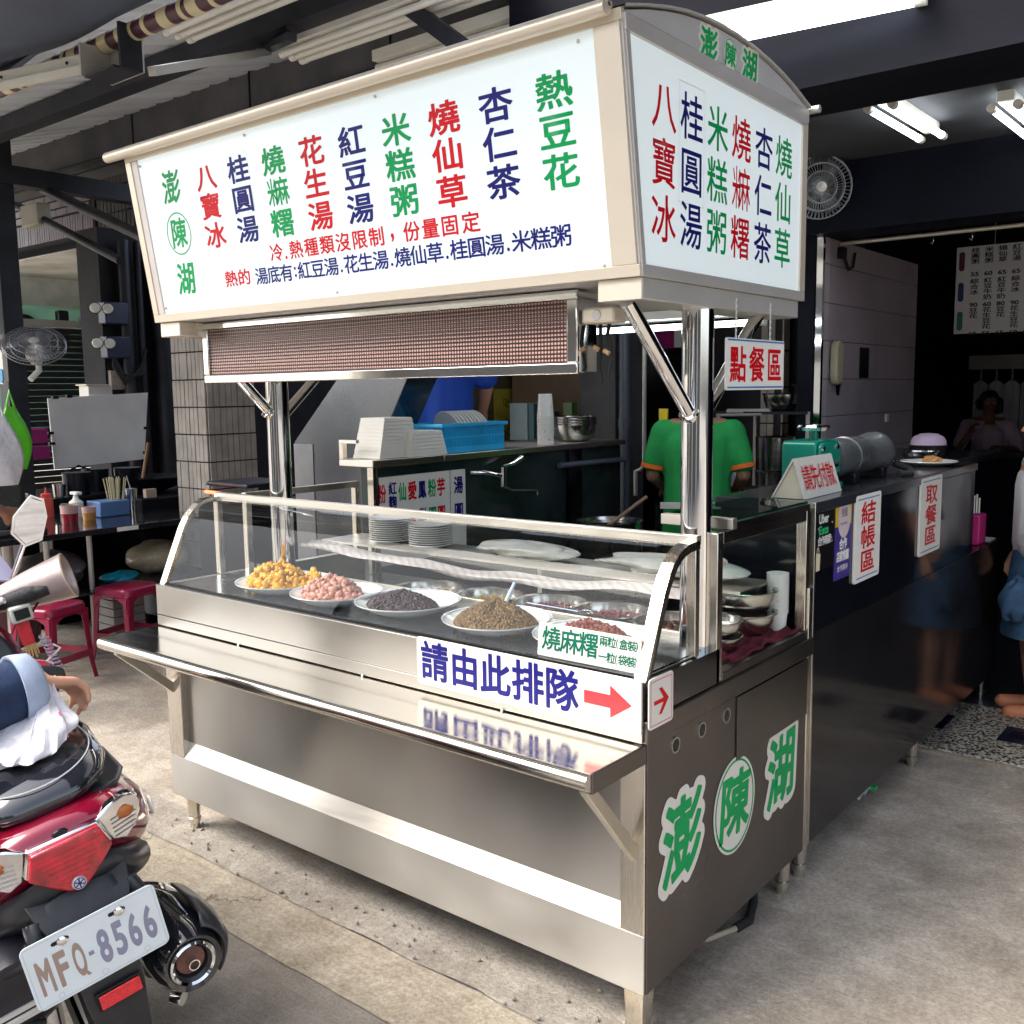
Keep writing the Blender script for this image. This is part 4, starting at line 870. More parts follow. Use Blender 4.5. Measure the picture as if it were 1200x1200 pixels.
for i in range(len(zs) - 1):
    MB().box(-1.0, -.905, 3.40, 4.95, zs[i+1] + .002, zs[i] - .002).build('wall_panel', wp, bd, .0015)
    MB().box(-1.0, -.900, 3.32, 3.396, zs[i+1] + .002, zs[i] - .002).build('wall_panel', M('pale_mauve_edge', (.52, .48, .52), .5, 0, .1) if i == 0 else MT['pale_mauve_edge'], bd, .0015)
MB().box(-.995, -.91, 3.33, 4.94, 0, 2.40).build('panel_joint', black, bd)
MB().box(-.93, -.895, 3.285, 3.315, 0, 2.402).build('chrome_edge', chrome, bd)
MB().box(-1.02, -.935, 3.27, 3.31, 0, 2.40).build('door_jamb', darkblue, bd)
MB().tube([(-1.02, 3.56, 2.385), (3, 3.56, 2.385)], .011, 10).build('curtain_rod', alu, bd)
for x in (-.42, -.23, .1):
    MB().tube([(x, 3.56, 2.38), (x + .004, 3.56, 2.35), (x, 3.56, 2.335), (x - .008, 3.56, 2.345)], .004, 8).build('rod_hook', chrome, bd)
ic = thing('intercom_handset', 'cream wall handset on the mauve wall panels', 'handset', (-.895, 3.5, 1.65)); MB().prism(rrect(.10, .24, .045), (-.8995, 3.47, 1.735), (0, 1, 0), (0, 0, 1), .045).build('handset', M('old_cream_plastic', (.52, .47, .32), .4), ic, .012); MB().box(-.8995, -.88, 3.43, 3.51, 1.66, 1.81).build('cradle', M('old_cream_dark', (.42, .38, .27), .4), ic)
sl_ = thing('wall_slot', 'narrow black slot in the mauve wall panel', 'vent', (-.9, 3.98, 1.65)); MB().box(-.9045, -.9, 3.90, 4.05, 1.652, 1.83).build('slot_face', black, sl_)
sw_ = thing('wall_hook', 'tiny pale hook on the mauve wall', 'hook', (-.9, 4.4, 1.4)); MB().box(-.904, -.89, 4.38, 4.42, 1.38, 1.43).build('hook_plate', paperw, sw_)
tcab = thing('wall_cable', 'black loop of cable hanging at the top of the mauve wall', 'cable', (-.89, 3.6, 2.3)); MB().tube([(-.89, 3.55, 2.36), (-.885, 3.58, 2.30), (-.885, 3.63, 2.25), (-.885, 3.70, 2.27), (-.89, 3.74, 2.35)], .008, 8).build('loop', rubber, tcab); MB().box(-.90, -.87, 3.5, 3.56, 2.30, 2.36).build('connector', black, tcab)

def lamp(label, a, b, n=2, lit=False, gap=.05, h=.05, wid=.10, upv=(0, 0, 1), group=None):
    a = Vector(a); b = Vector(b); d = (b - a).normalized(); sd = d.cross(Vector(upv)).normalized(); u = sd.cross(d)
    t = thing('tube_lamp', label, 'lamp', a, group=group)
    MB().beam(a + u * .045, b + u * .045, wid, h).build('housing', lampw, t, .003)
    for k in range(n):
        o_ = sd * (k - (n - 1) / 2) * gap
        MB().tube([a + o_ + d * .03, b + o_ - d * .03], .014, 12).build('tube', tubeon if lit else tubeoff, t)
        for e_ in (a + o_ + d * .012, b + o_ - d * .012): MB().tube([e_ - d * .018, e_ + d * .018], .017, 12).build('end_cap', lampw, t)
    return t
G_ = 'tube lamps under the roof and ceiling'
lamp('unlit twin tube lamp high on the left, next to the striped roll', (-2.64, .60, 3.10), (-1.44, .60, 3.10), 3, gap=.055, wid=.16, group=G_)
lamp('unlit twin tube lamp above the middle of the light box', (-2.42, 1.02, 3.07), (-1.22, 1.02, 3.07), 3, gap=.055, wid=.16, group=G_)
lamp('unlit tube lamp farthest back, just above the light box edge', (-2.40, 1.55, 3.14), (-1.2, 1.55, 3.14), 2, gap=.06, wid=.14, group=G_)
lamp('lit twin tube lamp in front of the dark beam, top right', (-.62, 1.25, 2.78), (.16, 1.35, 2.78), 2, True, gap=.062, wid=.08, group=G_)
lamp('lit twin tube lamp on the inner ceiling, nearer the light box', (-.225, 2.12, 2.69), (-.215, 2.78, 2.69), 2, True, gap=.095, wid=.06, group=G_)
lamp('lit twin tube lamp on the inner ceiling at the right edge', (.15, 2.45, 2.69), (.16, 3.1, 2.69), 2, True, gap=.095, wid=.06, group=G_)
lamp('lit triple tube lamp hanging low in the kitchen behind the post', (-2.0, 2.25, 1.955), (-.75, 2.25, 1.955), 3, True, gap=.062, wid=.20, upv=(0, 1, 0), group=G_)
# awning roll, tarp, rail, bracket
ro = thing('awning_roll', 'awning roller wound with maroon and cream tape', 'awning', (-2.5, 0, 2.82))
MB().tube([(-6.2, 0, 2.835), (1.2, 0, 2.80)], .030, 18).build('tube', maroon, ro)
x = -4.4; k = 0
while x < -1.2:
    w_ = (.055, .022)[k % 2]; z = 2.835 - (x + 6.2) / 7.4 * .035
    MB().tube([(x, 0, z), (x + w_, 0, z)], .0325, 18).build('tape_band', creamt, ro); x += w_ + (.075, .03, .075, .09)[k % 4] * .8; k += 1
tp = thing('blue_tarp', 'dark blue grey awning cloth hanging over the roller', 'awning', (-3, -.5, 2.8)); mb = MB(); nx, ny = 90, 26
for j in range(ny):
    v_ = j / (ny - 1)
    for i in range(nx):
        x = -7.0 + 8.6 * i / (nx - 1); y = -.015 - .85 * v_
        sag = .05 * math.sin(v_ * PI) + .018 * math.sin(x * 2.1 + v_ * 3) * (1 - v_ * .4) + .012 * math.sin(x * 5 + v_ * 9)
        mb.V.append((x, y, 2.872 + .0 * v_ - sag * (v_ > .02) + .05 * v_))
for j in range(ny - 1):
    for i in range(nx - 1): k = j * nx + i; mb.F.append((k, k + 1, k + nx + 1, k + nx))
mb.build('cloth', tarpm, tp, ang=60).modifiers.new('s', 'SOLIDIFY').thickness = .004
mb = MB()
for i in range(60):   # hanging fold of cloth in front of the roller on the left
    x = -6.8 + 4.7 * i / 59; q = max(0, min(1, (-2.2 - x) / 1.2)); mb.V += [(x, -.03, 2.88), (x, -.05 - .01 * math.sin(x * 7), 2.88 - .10 * q - .008), (x, -.075, 2.875 - .13 * q + .01 * math.sin(x * 4))]
for i in range(59): k = 3 * i; mb.F += [(k, k + 3, k + 4, k + 1), (k + 1, k + 4, k + 5, k + 2)]
mb.build('hanging_fold', tarpm, tp, ang=60).modifiers.new('s', 'SOLIDIFY').thickness = .004
rl = thing('white_rail', 'white aluminium rail ending at the bolted bracket', 'rail', (-2.4, -.08, 2.75))
MB().beam((-4.6, -.62, 2.75), (-2.20, -.042, 2.75), .05, .05).build('channel', lampw, rl, .004); MB().beam((-4.6, -.655, 2.72), (-2.20, -.077, 2.72), .02, .02).build('lip', lampw, rl)
for q in (.15, .35, .62, .8, .93): MB().ball((-4.6 + 2.49*q + .006, -.62 + .6*q - .026, 2.752), .006, n=8, m=5).build('screw', black, rl)
bk = thing('roller_bracket', 'grey bolted steel bracket box holding the awning roller', 'bracket', (-2.08, .03, 2.7))
MB().box(-2.19, -1.98, .02, .026, 2.685, 2.83).build('back_plate', alus, bk); MB().box(-2.19, -2.182, -.09, .0195, 2.69, 2.80).build('end_plate', alus, bk); MB().box(-1.992, -1.98, -.06, .0195, 2.685, 2.83).build('side_plate', darkmet, bk); MB().box(-2.18, -1.995, -.08, .0195, 2.685, 2.692).build('bottom_plate', darkmet, bk)
for (x, z) in ((-2.15, 2.72), (-2.12, 2.79), (-2.05, 2.74), (-2.03, 2.80), (-2.08, 2.71)): MB().lathe([(0, .004), (.007, .004), (.007, 0)], (x, .0195, z), 8, (0, -1, 0)).build('bolt', black, bk)
MB().beam((-1.99, .06, 2.70), (-2.56, 1.0, 3.12), .03, .03).build('stay_rod', alus, bk); MB().beam((-2.2, .84, 3.06), (-2.62, 1.02, 3.145), .045, .03).build('stay_foot', darkmet, bk)

# ================================================================== tiled pillars
def tiles(mb, O, u, v, nrm, W, H, tw, th, g, dep, brick=False):
    O = Vector(O); u = Vector(u); v = Vector(v); nrm = Vector(nrm); rows = int(H / th + .01); cols = int(W / tw + .01)
    for r in range(rows):
        for c in range(-1 if brick else 0, cols):
            a0 = c * tw + (tw / 2 if brick and r % 2 else 0); a1 = a0 + tw - g; a0 = max(a0, 0); a1 = min(a1, W)
            if a1 - a0 < .005: continue
            b0 = r * th; b1 = b0 + th - g * 1.6; h = dep * random.uniform(.7, 1.1)
            P = [O + u*a0 + v*b0, O + u*a1 + v*b0, O + u*a1 + v*b1, O + u*a0 + v*b1]; Q = [p + nrm*h for p in P]
            mb.add(P + Q, [(4, 5, 6, 7), (0, 1, 5, 4), (1, 2, 6, 5), (2, 3, 7, 6), (3, 0, 4, 7)])
def tpillar(label, x0, x1, y0, y1, z0, z1, tw, th, rowz=None, cat='pillar', mat=tilem):
    t = thing('tiled_pillar', label, cat, ((x0+x1)/2, (y0+y1)/2, z0)); MB().box(x0 + .012, x1 - .012, y0 + .012, y1, z0, z1).build('core', grout, t)
    mb = MB(); tiles(mb, (x0 + .012, y0 + .012, z0), (1, 0, 0), (0, 0, 1), (0, -1, 0), x1 - x0 - .024, z1 - z0, tw, th, .006, .012); mb.build('front_tiles', mat, t, kind='stuff', ang=20)
    mb = MB(); tiles(mb, (x1 - .012, y0 + .012, z0), (0, 1, 0), (0, 0, 1), (1, 0, 0), y1 - y0 - .012, z1 - z0, tw, th, .006, .012); mb.build('side_tiles', mat, t, kind='stuff', ang=20); return t
tpillar('pale ribbed tile pillar standing behind the left cart post', -4.90, -4.50, 1.90, 2.29, -.12, 3.3, .047, .183)
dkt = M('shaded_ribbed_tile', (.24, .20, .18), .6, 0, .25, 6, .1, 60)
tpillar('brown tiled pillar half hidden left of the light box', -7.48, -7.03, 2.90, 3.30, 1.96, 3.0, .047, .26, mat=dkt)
tb = thing('tiled_beam', 'mauve grey tiled beam of the building on the far left', 'beam', (-8, 2.8, 3)); MB().box(-12, -7.33, 2.765, 3.2, 3.06, 4.6).build('core', grout, tb); MB().box(-7.3295, -6.7, 2.80, 3.2, 2.98, 4.6).build('side_core', grout, tb)
vt = M('mauve_tile', (.22, .19, .22), .5, 0, .15, 6)
mb = MB(); tiles(mb, (-10, 2.764, 3.27), (1, 0, 0), (0, 0, 1), (0, -1, 0), 2.66, 1.2, .20, .072, .010, .010, True); mb.build('brick_tiles', vt, tb, kind='stuff', ang=20)
mb = MB(); tiles(mb, (-10, 2.764, 3.06), (1, 0, 0), (0, 0, 1), (0, -1, 0), 2.66, .20, .045, .20, .008, .010); mb.build('upright_tiles', vt, tb, kind='stuff', ang=20)
mb = MB(); tiles(mb, (-7.32, 2.79, 2.98), (1, 0, 0), (0, 0, 1), (0, -1, 0), .60, 1.4, .06, .22, .010, .010); mb.build('dark_tiles', M('dark_tile', (.06, .055, .055), .5, 0, .3), tb, kind='stuff', ang=20)
MB().box(-12, -6.9, 2.85, 5.2, 2.96, 2.975).build('soffit', M('soffit_grey', (.55, .52, .48), .8, 0, .3, 2), tb)
MB().box(-12, -8.4, 5.0, 5.2, 2.70, 2.95).build('tiled_fascia', M('fascia_brown', (.12, .08, .08), .6, 0, .3), tb)
for i in range(14): MB().box(-12 + .26*i, -11.76 + .26*i, 4.985, 4.9995, 2.72, 2.93).build('fascia_tile', MT['fascia_brown'], tb)
# posts and struts at left
lp = thing('steel_post', 'dark square steel post at the left edge', 'post', (-5.67, 1.2, 0)); MB().box(-5.735, -5.605, 1.13, 1.26, 0, 3.3).build('shaft', darkmet, lp, .004); MB().box(-5.77, -5.57, 1.10, 1.30, 0, .012).build('base_plate', darkmet, lp)
ss = thing('diagonal_struts', 'pair of dark diagonal struts crossing behind the left post', 'strut', (-5.5, 1.5, 2.9)); MB().tube([(-6.6, 1.5, 3.36), (-4.4, 1.5, 2.54)], .035, 10).build('strut', darkmet, ss); MB().tube([(-6.2, 1.55, 2.98), (-4.85, 1.55, 2.47)], .028, 10).build('strut', darkmet, ss); MB().box(-6.05, -5.8, 1.50, 1.60, 2.80, 2.95).build('clamp', M('pale_clamp', (.42, .40, .33), .6), ss, .01)
bdp = thing('notice_board', 'edge of a grey notice board on the left post', 'board', (-5.5, 1.0, 2)); MB().box(-5.9, -5.52, 1.0, 1.025, 2.04, 2.63).build('panel', M('board_grey', (.30, .29, .30), .6), bdp, .004); MB().box(-5.9, -5.47, .98, 1.06, 1.97, 2.01).build('ledge', alu, bdp, .006)

# ================================================================== far left: shutter, truck, lamps, whiteboard
shm = M('shutter_steel', (.05, .052, .055), .4, .5, .2, 5)
s1 = thing('roller_shutter', 'dark grey roller shutter behind the whiteboard', 'shutter', (-8, 2.8, 0))
for i in range(37): MB().prism([(0, 0), (.022, .012), (.022, .045), (0, .055)], (-8, 2.30, .12 + .0575*i), (1, 0, 0), (0, 0, 1), -.95).build('slat', shm, s1)
MB().box(-8.05, -7.9, 2.25, 2.297, 0, 2.25).build('guide', M('guide_grey', (.25, .27, .27), .5), s1); MB().box(-8.05, -7.9, 2.25, 3.3, 2.25, 2.31).build('lintel', alus, s1)
tk = thing('truck', 'white and mint truck parked beyond the passage', 'truck', (-10.2, 3.7, 0)); trk = M('mint_paint', (.35, .75, .60), .25, 0, .05, coat=.5); trw = M('truck_white', (.8, .8, .78), .35)
MB().prism([(0, .9), (2.6, .9), (2.6, 2.62), (.4, 2.62), (0, 2.2)], (-9.9, 2.6, 0), (0, 1, 0), (0, 0, 1), -2).build('cab', trk, tk, .04); MB().box(-9.898, -9.88, 3.9, 5.0, 2.0, 2.5).build('windscreen', M('truck_glass', (.30, .38, .40), .08), tk); MB().box(-13, -10.2, 2.6, 8, 1.0, 3.4).build('body', trw, tk, .02)
MB().tube([(-9.85, 3.0, 2.5), (-9.6, 3.0, 2.5)], .015, 8).build('mirror_arm', black, tk); MB().box(-9.65, -9.55, 3.5, 3.62, 2.15, 2.55).build('mirror', black, tk, .02); MB().lathe([(0,0),(.16,0),(.17,.03),(0,.04)], (-9.86, 3.25, 2.34), 20, (1, 0, 0)).build('round_mirror', black, tk)
bw = thing('white_wall', 'bright white wall beyond the passage', 'wall', (-20, 8, 0)); MB().box(-34, -11.5, 8, 8.2, 0, 7).build('face', trw, bw)
el = M('lamp_glass', (.75, .75, .68), .12); eb = M('navy_enamel', (.012, .022, .06), .35)
for (z, lab) in ((2.30, 'upper navy box with twin round lamps on the dark wall'), (2.02, 'lower navy box with twin round lamps on the dark wall')):
    t = thing('emergency_light', lab, 'lamp', (-6.6, 2.4, z)); MB().box(-6.72, -6.60, 2.40, 2.61, z - .10, z + .08).build('box', eb, t, .01)
    for y in (2.30, 2.41): MB().lathe([(0, .02), (.035, .015), (.042, 0), (.03, -.05), (0, -.06)], (-6.52, y - .03, z + .015), 20, (1, -.5, .1)).build('lens', el, t); MB().lathe([(.042, 0), (.048, -.005), (.04, -.06), (.0, -.08)], (-6.52, y - .03, z + .015), 20, (1, -.5, .1)).build('lamp_shell', black, t)
dw = thing('dark_wall', 'dark stained wall with pipes behind the tiled pillar', 'wall', (-7, 3.4, 0)); MB().box(-7.1, -6.75, 2.45, 6, 0, 3.0).build('face', M('sooty_wall', (.009, .009, .012), .8, 0, .7, 4, .3, 30), dw); MB().box(-6.9, -3.6, 5.9, 6, 0, 3.2).build('face', MT['sooty_wall'], dw)
for i, (y, r) in enumerate(((2.62, .05), (2.75, .03), (2.95, .09), (3.3, .06))): MB().tube([(-6.66, y, .3), (-6.66, y, 2.9)], r, 12).build('pipe', darkmet, dw)
for i in range(4): MB().tube([(-6.62, 2.45, 1.95 - .03*i), (-6.58, 2.52, 1.78 - .03*i), (-6.58, 2.68, 1.78 + .02*i), (-6.62, 2.76, 2.0)], .012, 8).build('cable', rubber, dw)
MB().box(-6.745, -6.70, 2.47, 2.62, 1.66, 1.82).build('wall_patch', M('patch_beige', (.30, .26, .22), .8, 0, .4, 8), dw)
wb = thing('whiteboard', 'bare white splash board clipped up over the cooking station', 'board', (-6.3, 2.1, 1.06)); MB().prism([(1.72, 1.595), (1.735, 1.055), (2.49, 1.085), (2.555, 1.630)], (-6.3, 0, 0), (0, 1, 0), (0, 0, 1), .012).build('panel', M('splash_board', (.80, .77, .72), .7, 0, .1, 3), wb, .002)
for (y, z) in ((1.78, 1.60), (1.89, 1.607), (1.725, 1.33), (1.73, 1.25), (2.52, 1.34), (2.50, 1.14)): MB().box(-6.31, -6.28, y - .022, y + .022, z - .01, z + .012).build('clip', black, wb, .003)
bx = thing('grey_tin_box', 'grey metal box with pale lid on top of the whiteboard', 'box', (-6.4, 2.2, 1.63)); MB().box(-6.5, -6.35, 2.08, 2.28, 1.60, 1.69).build('body', alus, bx, .004); MB().box(-6.51, -6.34, 2.06, 2.26, 1.691, 1.70).build('lid', alu, bx)
pk = thing('magenta_box', 'two magenta boxes piled left of the whiteboard', 'box', (-6.2, 1.58, 1.1)); mgm = M('magenta_plastic', (.33, .02, .16), .4); MB().box(-6.3, -6.2, 1.50, 1.66, 1.26, 1.37).build('upper_box', mgm, pk, .006); MB().box(-6.3, -6.2, 1.53, 1.67, 1.14, 1.24).build('lower_box', mgm, pk, .006)
cs_ = thing('cooking_station', 'black cooking station below the whiteboard', 'stove', (-6, 2, 0)); MB().box(-6.45, -5.6, 1.35, 2.7, 0, .90).build('body', black, cs_, .01); MB().box(-5.9, -5.1, 1.75, 2.6, 0, .89).build('stove', M('soot_black', (.006, .006, .008), .6, 0, .4, spec=.2), cs_, .01)
for i, (y, z) in enumerate(((1.85, .90), (2.05, .90), (1.6, .90))): MB().lathe([(0, 0), (.09, 0), (.095, .16), (.1, .165), (0, .17)], (-5.9 + .1*i, y, z), 24).build('pot', M('pot_black', (.02, .022, .03), .25, .6), cs_)
MB().tube([(-5.85, 1.58, .98), (-5.85, 1.61, 1.06), (-5.85, 1.70, 1.10), (-5.85, 1.79, 1.06), (-5.85, 1.82, .98)], .008, 8).build('handle', black, cs_)
sb = thing('steel_cup', 'two pale cups on the edge of the cooking station', 'cup', (-6.1, 1.72, 1.02)); MB().lathe([(0, 0), (.04, 0), (.045, .09), (0, .095)], (-5.66, 1.45, .905), 16).build('cup', bowlm, sb)
wk = thing('wok', 'large black wok on the stove beside the tiled pillar', 'wok', (-5.5, 2.15, 1.25)); MB().lathe([(0, 0), (.12, .01), (.21, .05), (.285, .115), (.29, .12), (.275, .11), (.20, .05), (0, .015)], (-5.5, 2.03, .892), 36).build('pan', M('wok_black', (.02, .022, .025), .35, .6, .3), wk); MB().tube([(-5.42, 2.30, 1.00), (-5.38, 2.44, 1.05)], .014, 8).build('handle', black, wk)
MB().tube([(-5.5, 2.0, 1.0), (-5.5, 2.06, 1.26)], .012, 8).build('wooden_ladle', M('ladle_wood', (.30, .16, .07), .6)); tag(bpy.data.objects['wooden_ladle'], 'wooden ladle handle standing up from the wok', 'ladle')
# grill behind the case
gl_ = thing('charcoal_grill', 'dark grill with a glowing red heater behind the left post', 'grill', (-3.7, 1.6, 0)); MB().box(-3.98, -3.48, 1.45, 1.85, 0, .99).build('body', black, gl_, .01); MB().box(-3.96, -3.55, 1.5, 1.85, 1.065, 1.09).build('lid', darkmet, gl_, .01); MB().tube([(-3.90, 1.46, 1.035), (-3.72, 1.455, 1.03)], .010, 8).build('glowing_bar', M('heater_red', (.5, .03, .01), .5, emit=(1, .08, .03), es=2.5), gl_); MB().box(-3.68, -3.50, 1.40, 1.5, 1.00, 1.03).build('plate', alu, gl_)

# ================================================================== table, stools and clutter at left
tt = thing('black_table', 'long glossy black table with pale metal legs at left', 'table', (-5, 1.1, 0)); MB().box(-5.9, -4.5, .2, 2.05, .770, .806).build('tabletop', M('table_black', (.018, .019, .022), .08, 0, .2, coat=.5), tt, .004)
for (x, y) in ((-4.55, .80), (-4.55, 1.98), (-4.62, .35), (-5.8, .3), (-5.8, 1.98), (-4.62, 1.1)): MB().tube([(x, y, 0), (x, y, .769)], .016, 12).build('leg', alus, tt)
MB().box(-5.8, -4.52, .9, 2.0, .405, .42).build('lower_shelf', M('shelf_black', (.02, .02, .024), .15), tt, .003); MB().box(-4.499, -4.494, 1.22, 1.36, .775, .80).build('edge_label', paperw, tt)
def bottle(label, x, y, r, h, mat, capm, nz=True, z=.8062, name='sauce_bottle'):
    t = thing(name, label, 'bottle', (x, y, z)); MB().lathe([(0, 0), (r, 0), (r, h*.62), (r*.8, h*.66), (r*.8, h*.72), (0, h*.73)], (x, y, z), 20).build('body', mat, t)
    if nz: MB().lathe([(r*.85, h*.7), (r*.85, h*.78), (r*.2, h*.82), (r*.1, h), (0, h)], (x, y, z), 16).build('nozzle', capm, t)
rs = M('red_squeeze', (.62, .07, .05), .35); pks = M('pale_sauce', (.62, .36, .28), .4); grs = M('green_cup', (.10, .28, .17), .4)
bottle('red squeeze bottle on the black table', -5.37, 1.215, .042, .20, rs, rs); bottle('pale pink squeeze bottle left of the red one', -5.42, 1.08, .045, .21, pks, paperw); bottle('small green jar right of the red squeeze bottle', -5.42, 1.36, .03, .10, grs, grs, False)
def tub(label, x, y, r, h, mat): t = thing('sauce_tub', label, 'tub', (x, y, .806)); MB().lathe([(0, 0), (r*.86, 0), (r*.95, h*.55), (0, h*.56)], (x, y, .8065), 22).build('sauce', mat, t); MB().lathe([(r*.87, 0), (r, h), (r*.97, h), (r*.86, .002)], (x, y, .8063), 22).build('tub_wall', glass, t); MB().lathe([(r*.95, h*.55), (r*1.01, h), (r*.99, h)], (x, y, .8066), 22).build('frosted_rim', M('frosted_pink', (.66, .42, .40), .4) if 'frosted_pink' not in MT else MT['frosted_pink'], t)
tub('clear tub of dark red sauce at the front of the table', -4.92, 1.14, .055, .115, M('dark_red_sauce', (.30, .015, .03), .25)); tub('smaller clear tub of amber sauce beside the dark red one', -4.98, 1.30, .045, .085, M('amber_sauce', (.55, .26, .05), .25))
pb_ = thing('pump_bottle', 'white pump bottle between the tubs and the blue caddy', 'bottle', (-5.2, 1.33, .806)); MB().lathe([(0, 0), (.045, 0), (.045, .10), (.02, .12), (.012, .15), (0, .15)], (-5.2, 1.33, .8065), 18).build('body', paperw, pb_); MB().box(-5.24, -5.15, 1.31, 1.35, .955, .975).build('pump_head', paperw, pb_, .004)
cdm = M('blue_caddy_plastic', (.10, .20, .42), .35); cy_ = thing('utensil_caddy', 'blue plastic caddy holding pale chopsticks', 'caddy', (-5.1, 1.51, .806)); MB().box(-5.18, -5.0, 1.39, 1.60, .8065, .91).build('box', cdm, cy_, .008)
ckm = M('bamboo', (.62, .55, .34), .5)
for i in range(26): a = random.uniform(-.05, .05); b = random.uniform(-.05, .05); MB().beam((-5.09 + a*.7, 1.55 + b*.7, .87), (-5.09 + a*1.1, 1.55 + b*1.2, 1.055 + random.uniform(-.01, .01)), .006, .006).build('chopstick', ckm, cy_)
tm = thing('steel_tumbler', 'steel tumbler with a straw right of the caddy', 'tumbler', (-5.12, 1.68, .806)); MB().lathe([(0, 0), (.034, 0), (.042, .16), (.044, .165), (0, .17)], (-5.12, 1.68, .8065), 22).build('cup', chrome, tm); MB().tube([(-5.12, 1.68, .97), (-5.13, 1.66, 1.06)], .004, 8).build('straw', alus, tm)
tq = thing('teal_cup', 'small teal cup holding a paper packet at the table end', 'cup', (-5.18, 1.83, .806)); MB().lathe([(0, 0), (.032, 0), (.04, .075), (0, .07)], (-5.18, 1.83, .8065), 18).build('cup', M('teal_plastic', (.03, .30, .27), .35), tq); MB().box(-5.2, -5.16, 1.82, 1.90, .87, .95).build('packet', M('packet_beige', (.55, .42, .33), .6), tq)
crumple('rice_bag', M('rice_in_bag', (.58, .50, .34), .3, 0, .15, 50, .4, 60, coat=.4), (-4.86, 1.70, .52), (.20, .21, .11), .10, None, 11); tag(bpy.data.objects['rice_bag'], 'clear bag of pale rice tied in red on the lower shelf', 'bag')
crumple('blue_bag', M('cyan_film', (.02, .40, .55), .3, 0, .2), (-4.75, 1.35, .445), (.10, .11, .035), .25, None, 12); tag(bpy.data.objects['blue_bag'], 'small bright blue packet on the lower shelf of the table', 'packet')
crumple('grey_bag', M('grey_film', (.17, .15, .15), .5, 0, .2), (-4.9, .98, .53), (.22, .2, .11), .2, None, 13); tag(bpy.data.objects['grey_bag'], 'grey crumpled bag on the lower shelf at the left', 'bag')
kb = thing('maroon_bucket', 'maroon bucket under the black table behind the charm', 'bucket', (-5, .6, 0)); MB().lathe([(0, 0), (.2, 0), (.24, .45), (.25, .46), (.23, .45), (0, .1)], (-5.0, .72, .1), 28).build('tub', M('maroon_bucket_plastic', (.10, .03, .05), .5), kb)
wc = thing('white_crate', 'stack of white cartons under the table by the right stool', 'carton', (-4.9, 1.55, 0))
for i in range(6): MB().box(-4.95, -4.75, 1.30, 1.52, .02 + .055*i, .07 + .055*i).build('carton', M('carton_white', (.45, .42, .42), .6) if i == 0 else MT['carton_white'], wc, .004)
MB().box(-4.95, -4.75, 1.62, 1.86, .12, .38).build('white_tub', M('tub_bluewhite', (.45, .48, .55), .4), wc, .03)
def stool(name, label, x, y, rz):
    t = thing(name, label, 'stool', (x, y, 0), rz, group='dark pink plastic stools by the table'); H = .455
    sec = lambda s_, z: [(a*s_, b*s_, z) for a, b in rrect(.29, .29, .05, 5)]
    MB().loft([sec(.2, H), sec(.85, H), sec(.96, H-.006), sec(1.0, H-.02), sec(1.02, H-.05), sec(.99, H-.05), sec(.94, H-.012), sec(.2, H-.010)]).build('seat', stoolm, t, local=True, ang=60)
    for sx in (-1, 1):
        for sy in (-1, 1):
            A = .118; B = .165; w1, w2 = .045, .028
            def L_(c, w_, z): 
                return [(sx*c, sy*c, z), (sx*(c - w_), sy*c, z), (sx*(c - w_), sy*(c - .008), z), (sx*(c - .008), sy*(c - .008), z), (sx*(c - .008), sy*(c - w_), z), (sx*c, sy*(c - w_), z)]
            q = [L_(B, w2, 0), L_(B - .012, w2 + .004, .1), L_(A + .022, w1, H - .09), L_(A + .025, w1 + .03, H - .045)]
            if sx*sy < 0: q = [s_[::-1] for s_ in q]
            MB().loft(q).build('leg', stoolm, t, local=True, bevel=.003)
    for (ax) in (0, 1, 2, 3):
        m_ = Matrix.Rotation(ax*PI/2, 4, 'Z'); mb = MB(); mb.box(-.14, .14, .148, .156, .135, .175); mb.V = [tuple(m_ @ Vector(p)) for p in mb.V]; mb.build('stretcher', stoolm, t, local=True, bevel=.003)
        mb = MB(); mb.prism([(-.135, .40), (-.135, .30), (-.10, .37), (-.05, .395), (.05, .395), (.10, .37), (.135, .30), (.135, .40)], (0, .141, 0), (1, 0, 0), (0, .10*0 + 0, 1), -.006); mb.V = [tuple(m_ @ Vector(p)) for p in mb.V]; mb.build('apron', stoolm, t, local=True)
    MB().lathe([(.018, 0), (.018, -.006), (.0, -.006)], (0, 0, .4555), 16).build('seat_hole', black, t, local=True); return t
stool('plastic_stool', 'dark pink plastic stool behind the silver sleeve at left', -4.27, .66, .35)
stool('plastic_stool', 'dark pink plastic stool nearer the cart, half hidden by its ledge', -4.42, 1.22, .25)
